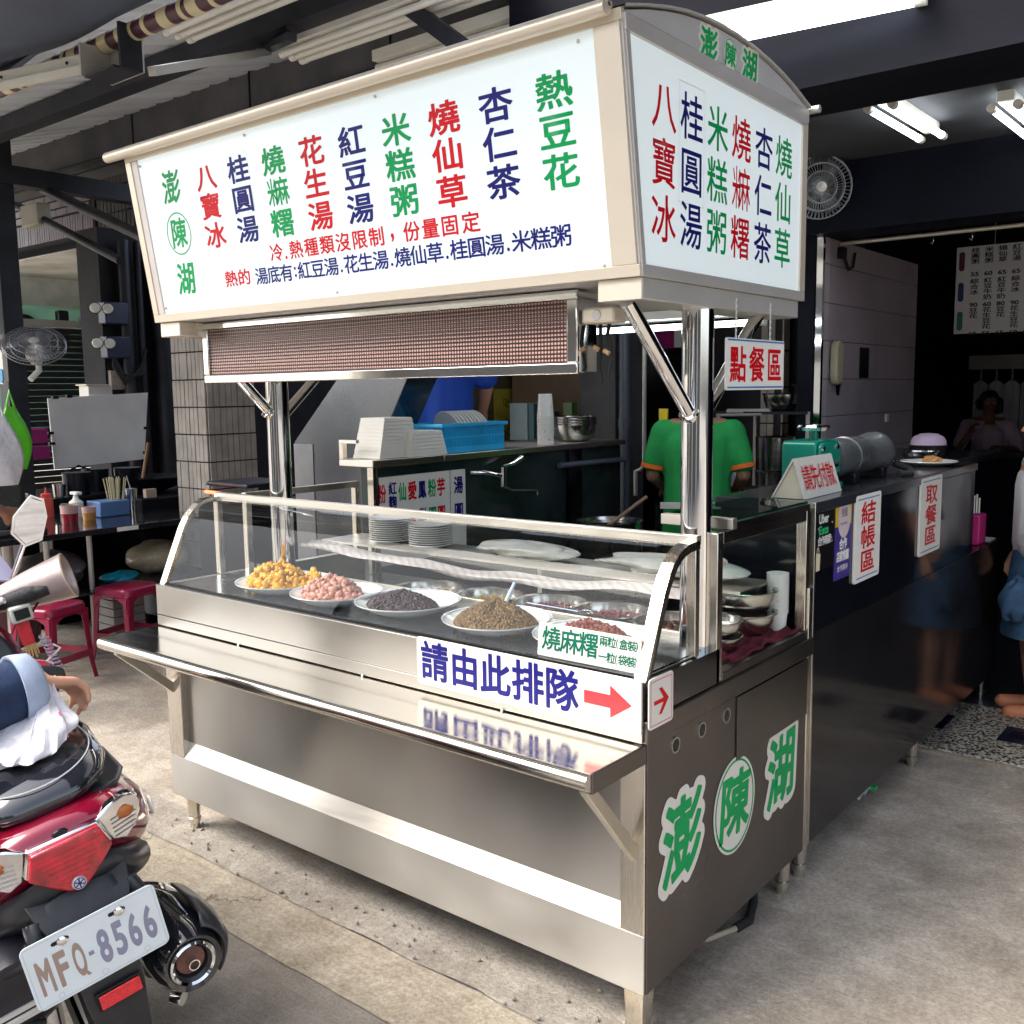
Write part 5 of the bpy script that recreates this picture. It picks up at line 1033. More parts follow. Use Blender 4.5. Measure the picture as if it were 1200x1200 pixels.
# wall fans
def fan(label, c, d, r, name='wall_fan', body=None, arm=None):
    t = thing(name, label, 'fan', c); d = Vector(d).normalized(); _, u, v = frame_from(d); c = Vector(c)
    gm_ = M('fan_guard', (.30, .31, .33), .35, .6) if 'fan_guard' not in MT else MT['fan_guard']
    for s_ in (0, .05): 
        for rr in (1, .75, .5): MB().tube([c + d*s_*(1 if rr < 1 else .5) + (u*math.cos(a) + v*math.sin(a))*r*rr for a in [2*PI*k/28 for k in range(29)]], .003, 6, cap=False).build('guard_ring', gm_, t)
    mb = MB()
    for k in range(48): a = 2*PI*k/48; w1 = u*math.cos(a) + v*math.sin(a); w2 = u*math.cos(a+.25) + v*math.sin(a+.25); mb.tube([c + d*.05 + w1*r*.16, c + d*.055 + w2*r*.6, c + d*.028 + w2*r], .0014, 5); mb.tube([c - d*.02 + w1*r*.2, c + w1*r], .0014, 5)
    mb.build('guard_wires', gm_, t, kind='stuff')
    bl = M('fan_blade', (.16, .17, .18), .3) if 'fan_blade' not in MT else MT['fan_blade']
    for k in range(3):
        a = 2*PI*k/3; mb = MB()
        P = [(.16, -.3), (.55, -.5), (.88, -.25), (.9, .35), (.6, .5), (.2, .3)]; pts = [c + d*(.018 + .02*q) + (u*math.cos(a + q*.9) + v*math.sin(a + q*.9))*r*p for p, q in P]; mb.add(pts, [tuple(range(6))]); mb.build('blade', bl, t).modifiers.new('s', 'SOLIDIFY').thickness = .002
    MB().lathe([(0, .062), (r*.16, .058), (r*.17, .05), (0, .05)], c, 20, d).build('hub', alus, t); MB().lathe([(0, 0), (r*.3, -.01), (r*.32, -.07), (r*.2, -.11), (0, -.11)], c - d*.01, 20, d).build('motor', body or paperw, t)
    if arm: MB().tube(arm, .02, 10).build('arm', body or paperw, t)
fan('round wall fan on the left post', (-5.35, 1.20, 1.93), (.55, -.30, .75), .19, arm=[(-5.42, 1.25, 1.86), (-5.46, 1.27, 1.78), (-5.44, 1.2, 1.72)])
fb = thing('fan_base', 'white and sky blue fan base fixed to the left post', 'bracket', (-5.5, 1.1, 1.65)); MB().prism(rrect(.07, .22, .03), (-5.50, 1.07, 1.80), (1, 0, 0), (0, 0, 1), .03).build('mount', paperw, fb); MB().prism(rrect(.055, .09, .025), (-5.485, 1.035, 1.745), (1, 0, 0), (0, 0, 1), .006).build('blue_cover', M('sky_blue', (.05, .32, .60), .4), fb)
fan('round wall fan right of the light box on the dark beam', (-.85, 3.10, 2.61), (.55, -.9, -.12), .155, body=black, arm=[(-.9, 3.16, 2.62), (-.92, 3.22, 2.62)])

# ================================================================== kitchen behind the cart
kc = thing('kitchen_counter', 'dark panelled kitchen counter with steel shelf behind the case', 'counter', (-2.2, 1.9, 0))
MB().box(-2.04, -1.95, 1.0, 2.95, 0, 1.28).build('back_panel', M('green_black_panel', (.018, .030, .030), .2, 0, .4, 3), kc); MB().box(-2.13, -1.915, .955, 1.40, 1.286, 1.316).build('shelf_board', steel, kc, .003); MB().box(-2.42, -1.915, 1.401, 2.95, 1.286, 1.316).build('shelf_board', steel, kc, .003)
MB().box(-1.955, -1.92, .958, .99, 0, 1.285).build('post', steelv, kc); MB().box(-1.9495, -1.925, 2.40, 2.52, 0, 1.284).build('post', MT['mirror_black_steel'], kc); MB().box(-2.13, -2.105, .958, .98, 1.317, 1.385).build('guard_post', steelv, kc); MB().box(-2.13, -2.02, .958, .975, 1.386, 1.40).build('guard_rail', steel, kc)
pm = thing('topping_menu', 'white panel of coloured topping names below the shelf', 'sign', (-1.93, 1.25, .9)); MB().box(-1.948, -1.935, .995, 1.455, .85, 1.238).build('board', paperw, pm); MB().box(-1.948, -1.935, 1.462, 1.565, .85, 1.238).build('board', paperw, pm)
tcol = [('粉圓', red, 1.020, .045), ('紅麴粉', navy, 1.085, .045), ('仙草', green, 1.145, .045), ('愛玉', red, 1.207, .050), ('鳳梨', navy, 1.270, .045), ('粉圓', green, 1.335, .048), ('芋圓', red, 1.395, .050), ('湯圓', navy, 1.515, .058)]
for txt, mt_, y, w_ in tcol:
    pr = Print((-1.9342, 0, 0), (0, 1, 0), (0, 0, 1))
    hh, pt = (.075, .125) if len(txt) == 2 else (.052, .060)
    for i, c in enumerate(txt): pr.ch(c, y, 1.165 - i*pt + (.02 if len(txt) == 3 else 0), w_*.95, hh, .03)
    pr.build(mt_, pm)
tap = thing('wall_tap', 'chrome lever tap on the dark panel under the shelf', 'tap', (-1.93, 1.8, 1.2)); MB().tube([(-1.949, 1.62, 1.215), (-1.90, 1.66, 1.215), (-1.88, 1.78, 1.19)], .012, 10).build('inlet', chrome, tap); MB().tube([(-1.88, 1.78, 1.14), (-1.88, 1.78, 1.235)], .018, 12).build('valve', chrome, tap); MB().tube([(-1.88, 1.78, 1.235), (-1.88, 1.86, 1.245), (-1.88, 1.93, 1.27)], [.010, .012, .016], 10).build('lever', chrome, tap); MB().tube([(-1.88, 1.78, 1.14), (-1.88, 1.84, 1.115), (-1.88, 2.05, 1.098), (-1.88, 2.055, 1.075)], .009, 10).build('spout', chrome, tap)
for (lab, y0, y1, z1, x0) in (('taller stack of white paper boxes at the shelf end', 1.03, 1.27, 1.50, -2.14), ('lower stack of white paper boxes beside the blue basket', 1.17, 1.43, 1.44, -2.11)):
    t = thing('paper_box_stack', lab, 'boxes', (x0, y0, 1.317)); n = int((z1 - 1.317) / .016)
    for i in range(n):
        q = .012*i/n*3; mb = MB(); z = 1.3175 + i*.016; o_ = random.uniform(-.002, .002)
        mb.loft([[(x0 + .02 + q*.5 + o_, y0 + q, z), (x0 + .19, y0 + q, z), (x0 + .19, y1 - q, z), (x0 + .02 + q*.5, y1 - q, z)], [(x0 + .02 + q*.5, y0 + q + .004, z + .0155), (x0 + .186, y0 + q + .004, z + .0155), (x0 + .186, y1 - q - .004, z + .0155), (x0 + .02 + q*.5, y1 - q - .004, z + .0155)]]); mb.build('paper_box', paperw, t)
bk_ = M('sky_blue_plastic', (.03, .42, .78), .35); bs = thing('blue_basket', 'sky blue plastic basket full of white paper dishes on the shelf', 'basket', (-2.05, 1.65, 1.317))
def ring4(x0, x1, y0, y1, z0, z1, t_, mb): mb.box(x0, x1, y0, y0 + t_, z0, z1); mb.box(x0, x1, y1 - t_, y1, z0, z1); mb.box(x0, x0 + t_, y0 + t_, y1 - t_, z0, z1); mb.box(x1 - t_, x1, y0 + t_, y1 - t_, z0, z1); return mb
ring4(-2.21, -1.94, 1.42, 1.90, 1.438, 1.455, .01, MB()).build('rim', bk_, bs, .002); ring4(-2.20, -1.95, 1.44, 1.88, 1.318, 1.345, .006, MB()).build('foot_band', bk_, bs); MB().box(-2.19, -1.96, 1.45, 1.87, 1.3175, 1.322).build('floor', bk_, bs)
mb = MB()
for i in range(38): y = 1.44 + i*.0117; mb.box(-1.956, -1.950, y, y + .006, 1.345, 1.438)
for i in range(22): x = -2.2 + i*.0117; mb.box(x, x + .006, 1.440, 1.446, 1.345, 1.438)
mb.box(-1.956, -1.951, 1.44, 1.88, 1.385, 1.395); mb.box(-2.2, -1.95, 1.441, 1.446, 1.385, 1.395); mb.build('bars', bk_, bs, kind='stuff')
for i in range(9): t = MB().lathe([(0, 0), (.085, 0), (.088, .006), (.07, .012), (0, .012)], (-2.08, 1.60 + .026*i, 1.425), 24, (0, .96, .28)).build('paper_dish', plastic_w); t['label'] = 'white paper dish standing on edge in the blue basket'; t['category'] = 'dish'; t['group'] = 'white paper dishes in the blue basket'
for i in range(12):
    t = MB().lathe([(.045, 0), (.036, .12), (.034, .12), (.0, .118)] if i == 11 else [(.045, 0), (.0448, .012), (.042, .013)], (-2.0, 2.29, 1.317 + i*.0135), 20).build('printed_paper_cup', cups); t['label'] = 'dotted paper cup upside down in the stack on the shelf'; t['category'] = 'cup'; t['group'] = 'dotted paper cups stacked on the shelf'
for i in range(4): bowl('steel_bowl', ['lowest', 'second lowest', 'second highest', 'topmost'][i] + ' steel bowl in the stack at the far end of the shelf', -2.05, 2.62, 1.317 + i*.014, .135, .10)
# duct
dm = M('duct_steel', (.15, .16, .18), .26, 1, .2, 2, 0, 4, rvar=.05); du = thing('exhaust_duct', 'large bent stainless steel exhaust duct behind the left post', 'duct', (-2.6, 1.5, 0))
path = [(-2.86, 0), (-2.86, 1.35), (-2.20, 1.98), (-1.9, 2.25)]
mb = MB(); secs = []
for (xl, xr, zl, zr) in ((-2.86, -2.29, .3, .3), (-2.86, -2.29, 1.36, 1.27), (-2.42, -1.98, 1.76, 1.76), (-2.2, -1.80, 2.3, 2.3)):
    secs.append([(xl, 1.3, zl), (xr, 1.3, zr), (xr, 1.5, zr), (xl, 1.5, zl)])
mb.loft(secs).build('duct', dm, du, .004, ang=15); MB().box(-2.862, -2.715, 1.296, 1.2995, .3, 1.35).build('seam_plate', M('duct_light', (.26, .27, .29), .3, 1), du)
# kitchen props
pp = M('grey_pvc', (.10, .115, .15), .35)
kp = thing('drain_pipe', 'thick grey vertical pipe beside the kitchen pillar', 'pipe', (-2.28, 3.5, 0)); MB().tube([(-2.27, 3.5, 0), (-2.27, 3.5, 2.4)], .037, 18).build('pipe', pp, kp)
for z in (1.35, 1.0): MB().tube([(-2.27, 3.5, z), (-2.27, 3.5, z + .07)], .043, 18).build('coupling', pp, kp)
kq = thing('water_pipe', 'thin steel water pipe with elbows in the kitchen', 'pipe', (-1.94, 3.2, 1)); MB().tube([(-1.94, 3.2, 2.3), (-1.94, 3.2, 1.15), (-1.965, 3.2, 1.12), (-2.0, 3.2, 1.11), (-2.0, 3.2, .96)], .013, 12).build('pipe', alus, kq); MB().tube([(-1.92, 2.3, 1.205), (-1.92, 2.95, 1.20), (-1.92, 2.97, 1.18), (-1.92, 2.97, .6)], .015, 12).build('pipe', pp, kq)
rb = thing('red_box', 'dark pink box on the kitchen back wall', 'box', (-2.3, 4.15, 1.9)); MB().box(-2.38, -2.24, 4.08, 4.198, 1.88, 2.02).build('case', mgm, rb); MB().box(-2.2395, -2.18, 4.08, 4.198, 1.885, 2.015).build('label_side', paperw, rb)
ps = thing('yellow_poster', 'yellow poster with round shapes behind the blue shirt', 'poster', (-3.3, 4.18, 1.2)); MB().box(-3.41, -3.40, 3.55, 4.15, 1.2, 1.62).build('sheet', M('poster_yellow', (.45, .36, .04), .5, 0, .2), ps)
pr = Print((-3.3985, 3.85, 1.4), (0, 1, 0), (0, 0, 1))
for i in range(26): pr.ring(random.uniform(-.24, .24), random.uniform(-.18, .18), .028, .028, .008, n=14)
pr.build(M('dark_olive', (.10, .09, .02), .5), ps, 'ring_print')
db = thing('white_dispenser', 'pale box dispenser on the back shelf right of the poster', 'dispenser', (-3.1, 3.3, 1.2)); MB().box(-3.1, -2.95, 3.35, 3.50, 1.27, 1.52).build('front', M('pale_teal_board', (.32, .42, .42), .5), db); MB().box(-2.949, -2.90, 3.36, 3.5, 1.27, 1.515).build('side', M('dark_teal_side', (.03, .12, .14), .4), db)
bsf = thing('brown_shelving', 'brown wooden shelving at the back of the kitchen', 'shelves', (-3, 3.7, 0)); bwm = M('brown_wood', (.12, .07, .035), .5, 0, .3, 6); MB().box(-3.35, -2.64, 3.3, 3.7, 1.23, 1.262).build('board', bwm, bsf); MB().box(-3.35, -2.64, 3.69, 3.70, 1.0, 1.75).build('back_board', M('board_brown', (.18, .12, .07), .6), bsf); MB().box(-3.35, -2.64, 3.3, 3.7, 0, 1.0).build('cabinet', black, bsf)
for i, (x, y, z, c, w_, h) in enumerate(((-2.85, 3.4, 1.262, (.02, .02, .03), .09, .20), (-2.78, 3.35, 1.262, (.03, .05, .12), .04, .16), (-2.70, 3.35, 1.262, (.25, .04, .05), .05, .12), (-2.72, 3.45, 1.262, (.06, .14, .03), .07, .26))):
    o = MB().box(x, x + w_, y, y + .06, z, z + h).build('kitchen_packet', M('packet_%s' % 'abcd'[i], c, .4)); tag(o, ['black packet on the brown kitchen shelf', 'narrow navy packet on the brown kitchen shelf', 'short red packet on the brown kitchen shelf', 'tall dark green packet on the brown kitchen shelf'][i], 'packet')
bigp = thing('stock_pot', 'large dark stock pot behind the case with a wooden handled ladle', 'pot', (-1.55, 2.25, 0)); MB().lathe([(0, .5), (.16, .5), (.16, .945), (.17, .95), (.155, .948), (.15, .93), (0, .92)], (-1.55, 2.22, 0), 36).build('pot', bowlm, bigp); MB().lathe([(.149, .932), (0, .934)], (-1.55, 2.22, 0), 30).build('broth', M('dark_broth', (.02, .012, .008), .08), bigp); MB().box(-1.8, -1.2, 1.9, 2.7, 0, .5).build('burner', black, bigp)
MB().tube([(-1.50, 2.12, .93), (-1.38, 2.30, 1.07)], .010, 8).build('soup_ladle', M('ladle_brown', (.25, .15, .09), .5)); tag(bpy.data.objects['soup_ladle'], 'ladle with a brown handle leaning out of the stock pot', 'ladle')
p2 = thing('stock_pot', 'tall bright steel pot left of the green shirted worker', 'pot', (-1.45, 2.75, 0)); MB().lathe([(0, .5), (.15, .5), (.15, .97), (.16, .975), (0, .96)], (-1.45, 2.80, 0), 32).build('pot', bowlm, p2)
ks = thing('kitchen_rack', 'dark kitchen rack holding bowls below the hanging sign', 'rack', (-1.25, 3.5, 0)); MB().box(-1.50, -.95, 3.25, 3.75, 1.455, 1.47).build('shelf_board', darkmet, ks); MB().box(-1.50, -.95, 3.25, 3.75, .93, .95).build('shelf_board', darkmet, ks)
for (x, y) in ((-1.49, 3.26), (-.96, 3.26), (-1.49, 3.74)): MB().box(x, x + .02, y, y + .02, 0, 1.47).build('upright', alus, ks)
MB().tube([(-1.50, 3.24, 1.40), (-1.47, 3.22, 1.45), (-1.20, 3.22, 1.455)], .008, 8).build('hanging_rail', alus, ks)
def kbowl(label, x, y, z, r, h): return bowl('steel_bowl', label, x, y, z, r, h, seg=24)
kbowl('steel bowl on the upper kitchen rack, in front', -1.14, 3.36, 1.471, .11, .10); kbowl('large steel bowl at the back of the upper kitchen rack', -1.03, 3.58, 1.471, .14, .15)
for i, (x, y, z, r, h, lab) in enumerate(((-1.20, 3.40, 1.135, .105, .19, 'upper tall steel pot on the lower kitchen rack'), (-1.20, 3.40, .95, .105, .18, 'lower tall steel pot on the lower kitchen rack'), (-1.02, 3.42, 1.18, .09, .15, 'top pot of the right hand pile on the lower rack'), (-1.02, 3.42, .95, .09, .22, 'bottom pot of the right hand pile on the lower rack'), (-1.31, 3.28, .95, .10, .09, 'small bowl in front of the pots on the lower rack'))):
    t = thing('steel_pot', lab, 'pot', (x, y, z)); MB().lathe([(0, 0), (r*.95, 0), (r, h - .004), (r*1.06, h), (r*.98, h - .003), (0, h - .02)], (x, y, z), 26).build('pot', bowlm, t)
o = MB().beam((-1.42, 3.25, 1.475), (-1.18, 3.3, 1.475), .04, .02).build('cleaver', alus); tag(o, 'pale knife like tool lying on the upper kitchen rack', 'knife')
crumple('purple_bag', M('purple_film', (.28, .12, .38), .35, 0, .25, 10, .8, 20), (-1.40, 3.12, 1.30), (.09, .06, .09), .3, None, 21); tag(bpy.data.objects['purple_bag'], 'purple plastic bag hanging from the kitchen rack', 'bag')
crumple('clear_hanging_bag', M('lilac_film', (.38, .36, .45), .3, 0, .2, 10, .8, 20), (-1.37, 3.11, 1.14), (.09, .06, .12), .3, None, 22); tag(bpy.data.objects['clear_hanging_bag'], 'clear lilac bag hanging below the purple one', 'bag')
o = MB().box(-1.50, -1.45, 2.62, 2.63, 1.36, 1.50).build('yellow_cloth', M('yellow_cloth', (.65, .48, .02), .8)); tag(o, 'yellow cloth corner hanging behind the right post', 'cloth')
tpillar('narrow tiled strip of wall beyond the hanging sign', -1.60, -1.44, 4.05, 4.19, 0, 2.4, .048, .23)
# interior menu board, strip curtain
mnb = thing('price_board', 'hanging white price list with three coloured headings', 'sign', (-.4, 5.2, 1.94)); MB().box(-.735, .30, 5.2, 5.215, 1.945, 2.515).build('board', M('board_white', (.80, .79, .80), .5, 0, .06, 3), mnb, .004)
pr = {k: Print((0, 5.198, 0), (1, 0, 0), (0, 0, 1)) for k in ('a', 'b', 'c', 'n')}
rowt = [('a', 2.42, '粥品甜湯'), ('b', 2.22, '冰品類'), ('c', 2.03, '豆花類')]
names = [['桂圓粥', '米糕粥', '燒仙草', '紅豆湯', '花生湯', '湯圓'], ['綜合冰', '八寶冰', '紅豆牛奶', '粉圓牛奶', '紅豆牛奶', '芋圓'], ['豆花', '杏仁豆花', '紅豆豆花', '花生豆花', '八寶豆花', '豆花']]
nums = [['55', '60', '65', '65', '65', '60'], ['40', '90', '60', '80', '90', '60'], ['60', '65', '60', '55', '65', '60']]
cols_ = [Print((0, 5.198, 0), (1, 0, 0), (0, 0, 1)) for _ in range(10)]
for r_i, (k, zc, hd) in enumerate(rowt):
    pr[k].poly([(a - .698, b + zc) for a, b in rrect(.036, .125, .017, 4)])
    for c_i in range(10):
        x = -.615 + c_i*.083; nm = names[r_i][(c_i * (1 + r_i)) % 6]
        for q, chh in enumerate(nm): cols_[c_i].ch(chh, x, zc + .066 - q*.036, .046, .031, .02)
        latin(cols_[c_i], nums[r_i][(c_i + r_i) % 6], x, zc - .088, .050, .028, .03)
ink = M('price_ink', (.012, .01, .03), .5)
for q in cols_: q.build(ink, mnb)
pr['a'].build(M('heading_red', (.12, .03, .06), .5), mnb, 'heading'); pr['b'].build(M('heading_blue', (.03, .05, .18), .5), mnb, 'heading'); pr['c'].build(M('heading_teal', (.05, .22, .22), .5), mnb, 'heading')
for x in (-.5, .1): MB().tube([(x, 5.2, 2.51), (x, 5.2, 2.75)], .003, 6).build('cord', alus, mnb)
scn = thing('strip_curtain', 'translucent plastic strip curtain in the dark doorway', 'curtain', (-1, 8.9, 0)); stm = M('curtain_strip', (.65, .68, .75), .25, 0, .3, 4, .2, 10, (4, 1, .6))
MB().box(-1.55, .5, 8.88, 8.95, 1.76, 1.90).build('rail', alus, scn)
for i in range(14): x = -1.50 + i*.145; MB().prism([(0, -1.60), (.05, -1.60 - .03), (.10, -1.60 - .02), (.14, -1.6), (.14, -.02), (.10, .02), (.05, .03), (0, -.01)], (x, 8.90 + .01*(i % 2), 1.62), (1, 0, 0), (0, 0, 1), .003).build('strip', stm, scn); MB().box(x + .06, x + .075, 8.895, 8.90, 1.62, 1.77).build('hanger', alus, scn)

# ================================================================== motor scooter
hh = Vector((-.97250, .23288, 0)); ll = Vector((-.22773, -.95097, -.20930)); uu = Vector((-.04874, -.20354, .97785))
SM = Matrix(((hh.x, ll.x, uu.x, -.6316), (hh.y, ll.y, uu.y, -.9005), (hh.z, ll.z, uu.z, 0), (0, 0, 0, 1)))
sc = thing('motor_scooter', 'dark red motor scooter leaning on its side stand, seen from behind', 'scooter', mat=SM)
redp = M('dark_red_paint', (.22, .002, .022), .12, .25, .06, 3, coat=1); redl = M('red_lens', (.45, .002, .015), .06, 0, .5, 30, .3, 60, coat=1); dkp = M('scooter_black', (.022, .023, .028), .3, 0, .2, 8, .02, 200)
seatm = M('black_vinyl_seat', (.012, .013, .018), .07, 0, .2, 4, .05, 9, coat=1); ambm = M('amber_bulb', (.42, .12, .02), .3)
def S_(mb, name, mat, bevel=0, **k): return mb.build(name, mat, sc, bevel, local=True, **k)
CY = -.008
def sect(x, hw, z0, z1, p=2.6, n=28, cy=CY):
    out = []
    for k in range(n):
        a = 2*PI*k/n; c, s_ = math.cos(a), math.sin(a); out.append((x, cy + hw*math.copysign(abs(c)**(2/p), c), (z0 + z1)/2 + (z1 - z0)/2*math.copysign(abs(s_)**(2/p), s_)))
    return out
S_(MB().loft([sect(.115, .05, .782, .805), sect(.125, .085, .775, .818), sect(.16, .125, .768, .835), sect(.24, .155, .763, .848), sect(.40, .166, .760, .852), sect(.58, .160, .758, .838), sect(.70, .145, .75, .815), sect(.90, .12, .74, .795), sect(1.02, .09, .73, .785), sect(1.05, .04, .735, .77)]), 'seat', seatm, ang=80)
for dz, dw in ((.000, 0), (-.010, .006)):
    P = []
    for k in range(41):
        a = PI*(k/40) ; P.append((.30 - .165*math.sin(a), CY + (.138 + dw)*math.cos(a), .842 + dz - .012*math.sin(a)))
    S_(MB().tube([(.9, CY + .112 + dw, .786 + dz)] + [(.6, CY + .142 + dw, .828 + dz)] + P + [(.6, CY - .142 - dw, .828 + dz), (.9, CY - .112 - dw, .786 + dz)], .0016, 6), 'seat_piping', M('pale_piping', (.5, .5, .5), .5) if 'pale_piping' not in MT else MT['pale_piping'])
S_(MB().loft([sect(.125, .05, .758, .775), sect(.135, .11, .755, .776), sect(.17, .155, .750, .774), sect(.25, .183, .735, .765), sect(.42, .185, .735, .762), sect(.5, .17, .74, .76)]), 'grab_rail', dkp, ang=80)
S_(MB().loft([sect(.060, .018, .715, .760, n=12), sect(.10, .022, .735, .775, n=12), sect(.16, .02, .745, .775, n=12)]), 'seat_latch', black)
S_(MB().loft([sect(.064, .09, .690, .764, 3.2), sect(.090, .130, .655, .774, 3), sect(.125, .160, .62, .780, 2.8), sect(.165, .186, .58, .778, 2.6), sect(.23, .205, .54, .772, 2.6), sect(.38, .212, .50, .752, 2.6), sect(.60, .20, .44, .74, 2.6), sect(.85, .15, .42, .72, 2.6), sect(1.0, .10, .40, .66, 2.6)]), 'tail_cowl', redp, ang=80)
S_(MB().loft([sect(.062, .085, .625, .685, 2.6), sect(.09, .125, .575, .67, 2.6), sect(.16, .17, .53, .64, 2.6), sect(.30, .185, .46, .58, 2.6), sect(.60, .16, .34, .5, 2.6)]), 'under_tail', dkp, ang=80)
X_ = (1, 0, 0)
def yz(poly, x, d_, name, mat, bevel=0): return S_(MB().prism([(-a, b) for a, b in poly], (x, 0, 0), (0, -1, 0), (0, 0, 1), d_), name, mat, bevel)
redpoly = [(.060, .752), (-.078, .752), (-.094, .700), (-.062, .665), (-.030, .640), (-.010, .632), (.012, .640), (.046, .668), (.078, .700)]
yz(redpoly, .078, .032, 'tail_lamp_housing', chrome, .004); yz([((a - CY)*.95 + CY, (b - .70)*.93 + .696) for a, b in redpoly], .0455, .012, 'tail_lamp', redl, .004)
yz([(.055, .752), (-.073, .752), (-.083,   .736), (.066, .736)], .0330, .004, 'clear_top_strip', lensm, .001)
for q in range(7):
    z = .655 + .011*q; w2 = .02 + .008*q; yz([(CY - w2, z), (CY + w2, z), (CY + w2, z + .0035), (CY - w2, z + .0035)], .0334, .0012, 'lens_rib', redl)
M('facet_silver', (.6, .6, .62), .2, .9)
for sx in (-1, 1):
    P = [(CY + sx*(.070), .752), (CY + sx*.10, .764), (CY + sx*.135, .768), (CY + sx*.160, .757), (CY + sx*.166, .735), (CY + sx*.150, .700), (CY + sx*.115, .677), (CY + sx*.088, .690), (CY + sx*.080, .72)]
    if sx > 0: P = P[::-1]
    mb = MB(); n = len(P); xo = lambda y: .050 + .40*max(0, abs(y - CY) - .06)**1.1
    mb.add([(xo(y) + .03, y, z) for y, z in P] + [(xo(y), y, z) for y, z in P], [tuple(range(n - 1, -1, -1)), tuple(range(n, 2*n))] + [(i, (i+1) % n, n + (i+1) % n, n + i) for i in range(n)]); S_(mb, 'indicator_reflector', chrome, .004)
    mb = MB(); cyy = sum(p[0] for p in P)/n; czz = sum(p[1] for p in P)/n
    Q = [(cyy + (y - cyy)*.94, czz + (z - czz)*.94) for y, z in P]
    mb.add([(xo(y) - .002, y, z) for y, z in Q] + [(xo(y) - .016, cyy + (y-cyy)*.85, czz + (z-czz)*.85) for y, z in Q], [tuple(range(n - 1, -1, -1)), tuple(range(n, 2*n))] + [(i, (i+1) % n, n + (i+1) % n, n + i) for i in range(n)]); S_(mb, 'indicator_lens', lensm, .002)
    S_(MB().ball((xo(CY + sx*.125) - .001, CY + sx*.125, .733), .007, .020, .013, 14, 9), 'amber_bulb', ambm)
    for r_i in range(5):
        z = .694 + .0095*r_i; y0, y1 = CY + sx*.095, CY + sx*(.150 - .003*abs(r_i - 3)); S_(MB().beam((xo(y0) - .001, y0, z), (xo(y1) - .001, y1, z), .003, .0022), 'lens_rib', MT['facet_silver'])
S_(MB().lathe([(0, 0.004), (.013, .004), (.015, 0)], (.034, CY - .002, .650), 20, (-1, 0, 0)), 'badge', M('badge_silver', (.6, .62, .68), .25, .6))
pb2 = Print((.0297, CY - .002, .650), (0, -1, 0), (0, 0, 1)).ring(0, 0, .0115, .0115, .0018)
for k in range(3):
    a = PI*k/3 + PI/6; c, s_ = math.cos(a), math.sin(a); pb2.poly([(-c*.0095 - s_*.0013, -s_*.0095 + c*.0013), (-c*.0095 + s_*.0013, -s_*.0095 - c*.0013), (c*.0095 + s_*.0013, s_*.0095 - c*.0013), (c*.0095 - s_*.0013, s_*.0095 + c*.0013)])
pb2.mb.build('badge_mark', navy, sc, local=True, ang=180)
pb3 = Print((.205, -.2085, .70), (-1, 0, 0), (0, 0, 1)); 
S_(MB().tube([(.19 + .010*math.cos(a), -.2105, .665 + .020*math.sin(a)) for a in [2*PI*k/20 for k in range(21)]], .003, 6, cap=False), 'side_badge', paperw)
# mudguard, plate, reflector
S_(MB().loft([[(x, CY + w_, z) for x, w_, z in ((xx, hw, zz), (xx, -hw, zz), (xx + .02, -hw*.9, zz), (xx + .02, hw*.9, zz))] for xx, hw, zz in ((.075, .105, .635), (.035, .095, .60), (.012, .075, .55), (.010, .062, .46), (.006, .060, .40), (.012, .052, .33), (.03, .048, .26), (.06, .04, .20))]), 'rear_mudguard', blackpl, .006)
S_(MB().loft([sect(.058, .07, .60, .632, n=16), sect(.04, .075, .585, .61, n=16), sect(.03, .04, .57, .585, n=16)]), 'plate_light_cowl', blackpl, ang=80)
for sx in (-1, 1):
    S_(MB().tube([(.05, CY + sx*.095, .60), (.03, CY + sx*.102, .58), (.03, CY + sx*.105, .545)], .014, 10), 'side_bracket', blackpl); S_(MB().lathe([(0, .006), (.016, .005), (.018, 0), (0, -.006)], (.024, CY + sx*.105, .565), 16, (-1, 0, 0)), 'side_reflector', chrome)
plt = M('licence_plate_paint', (.70, .75, .76), .3, 0, .04, 20)
PC = (-.008, 0, .5275); pu2 = (0, -1, 0); pv2 = (0, 0, 1)
S_(MB().prism(rrect(.262, .142, .014), PC, pu2, pv2, .0022), 'licence_plate', plt, .0008)
pl = Print((-.0106, 0, .5275), pu2, pv2)
def DIN(pr, txt, u0, pitch, cv, w_, h, off): 
    for i, c in enumerate(txt):
        if c == '-': pr.ch('-', u0 + pitch*i, cv, .010, .008, off, fit=True)
        else: pr.ch(c, u0 + pitch*i, cv, w_ if c not in 'F' else w_*.9, h, off, fit=True)
pl.O = Vector((-.0106, 0, .5275))
xs = (-.098, -.068, -.036, -.012, .014, .042, .070, .098)
for c, u_ in zip('MFO', (-.101, -.069, -.037)): pl.ch(c, u_, -.006, .022 if c != 'M' else .026, .076, .035, fit=True)
pl.poly([(-.038, -.030), (-.033, -.030), (-.024, -.047), (-.031, -.047)], .0003)
mf = M('plate_bronze', (.34, .24, .19), .4); pl.mb.build('plate_letters', mf, sc, local=True, ang=180)
pl = Print((-.0106, 0, .5275), pu2, pv2); pl.ch('-', -.014, -.006, .010, .009, .01, fit=True)
for c, u_ in zip('8566', (.012, .042, .072, .103)): pl.ch(c, u_, -.006, .023, .076, .035, fit=True)
pl.mb.build('plate_digits', M('plate_grey_violet', (.25, .25, .34), .4), sc, local=True, ang=180)
pl = Print((-.0105, 0, .5275), pu2, pv2).frame(0, 0, .252, .132, .0008)
for u_ in (-.085, 0, .085): pl.ring(u_, -.058, .006, .006, .0008, n=16)
pl.mb.build('plate_emboss', M('plate_edge', (.40, .50, .56), .4), sc, local=True, ang=180)
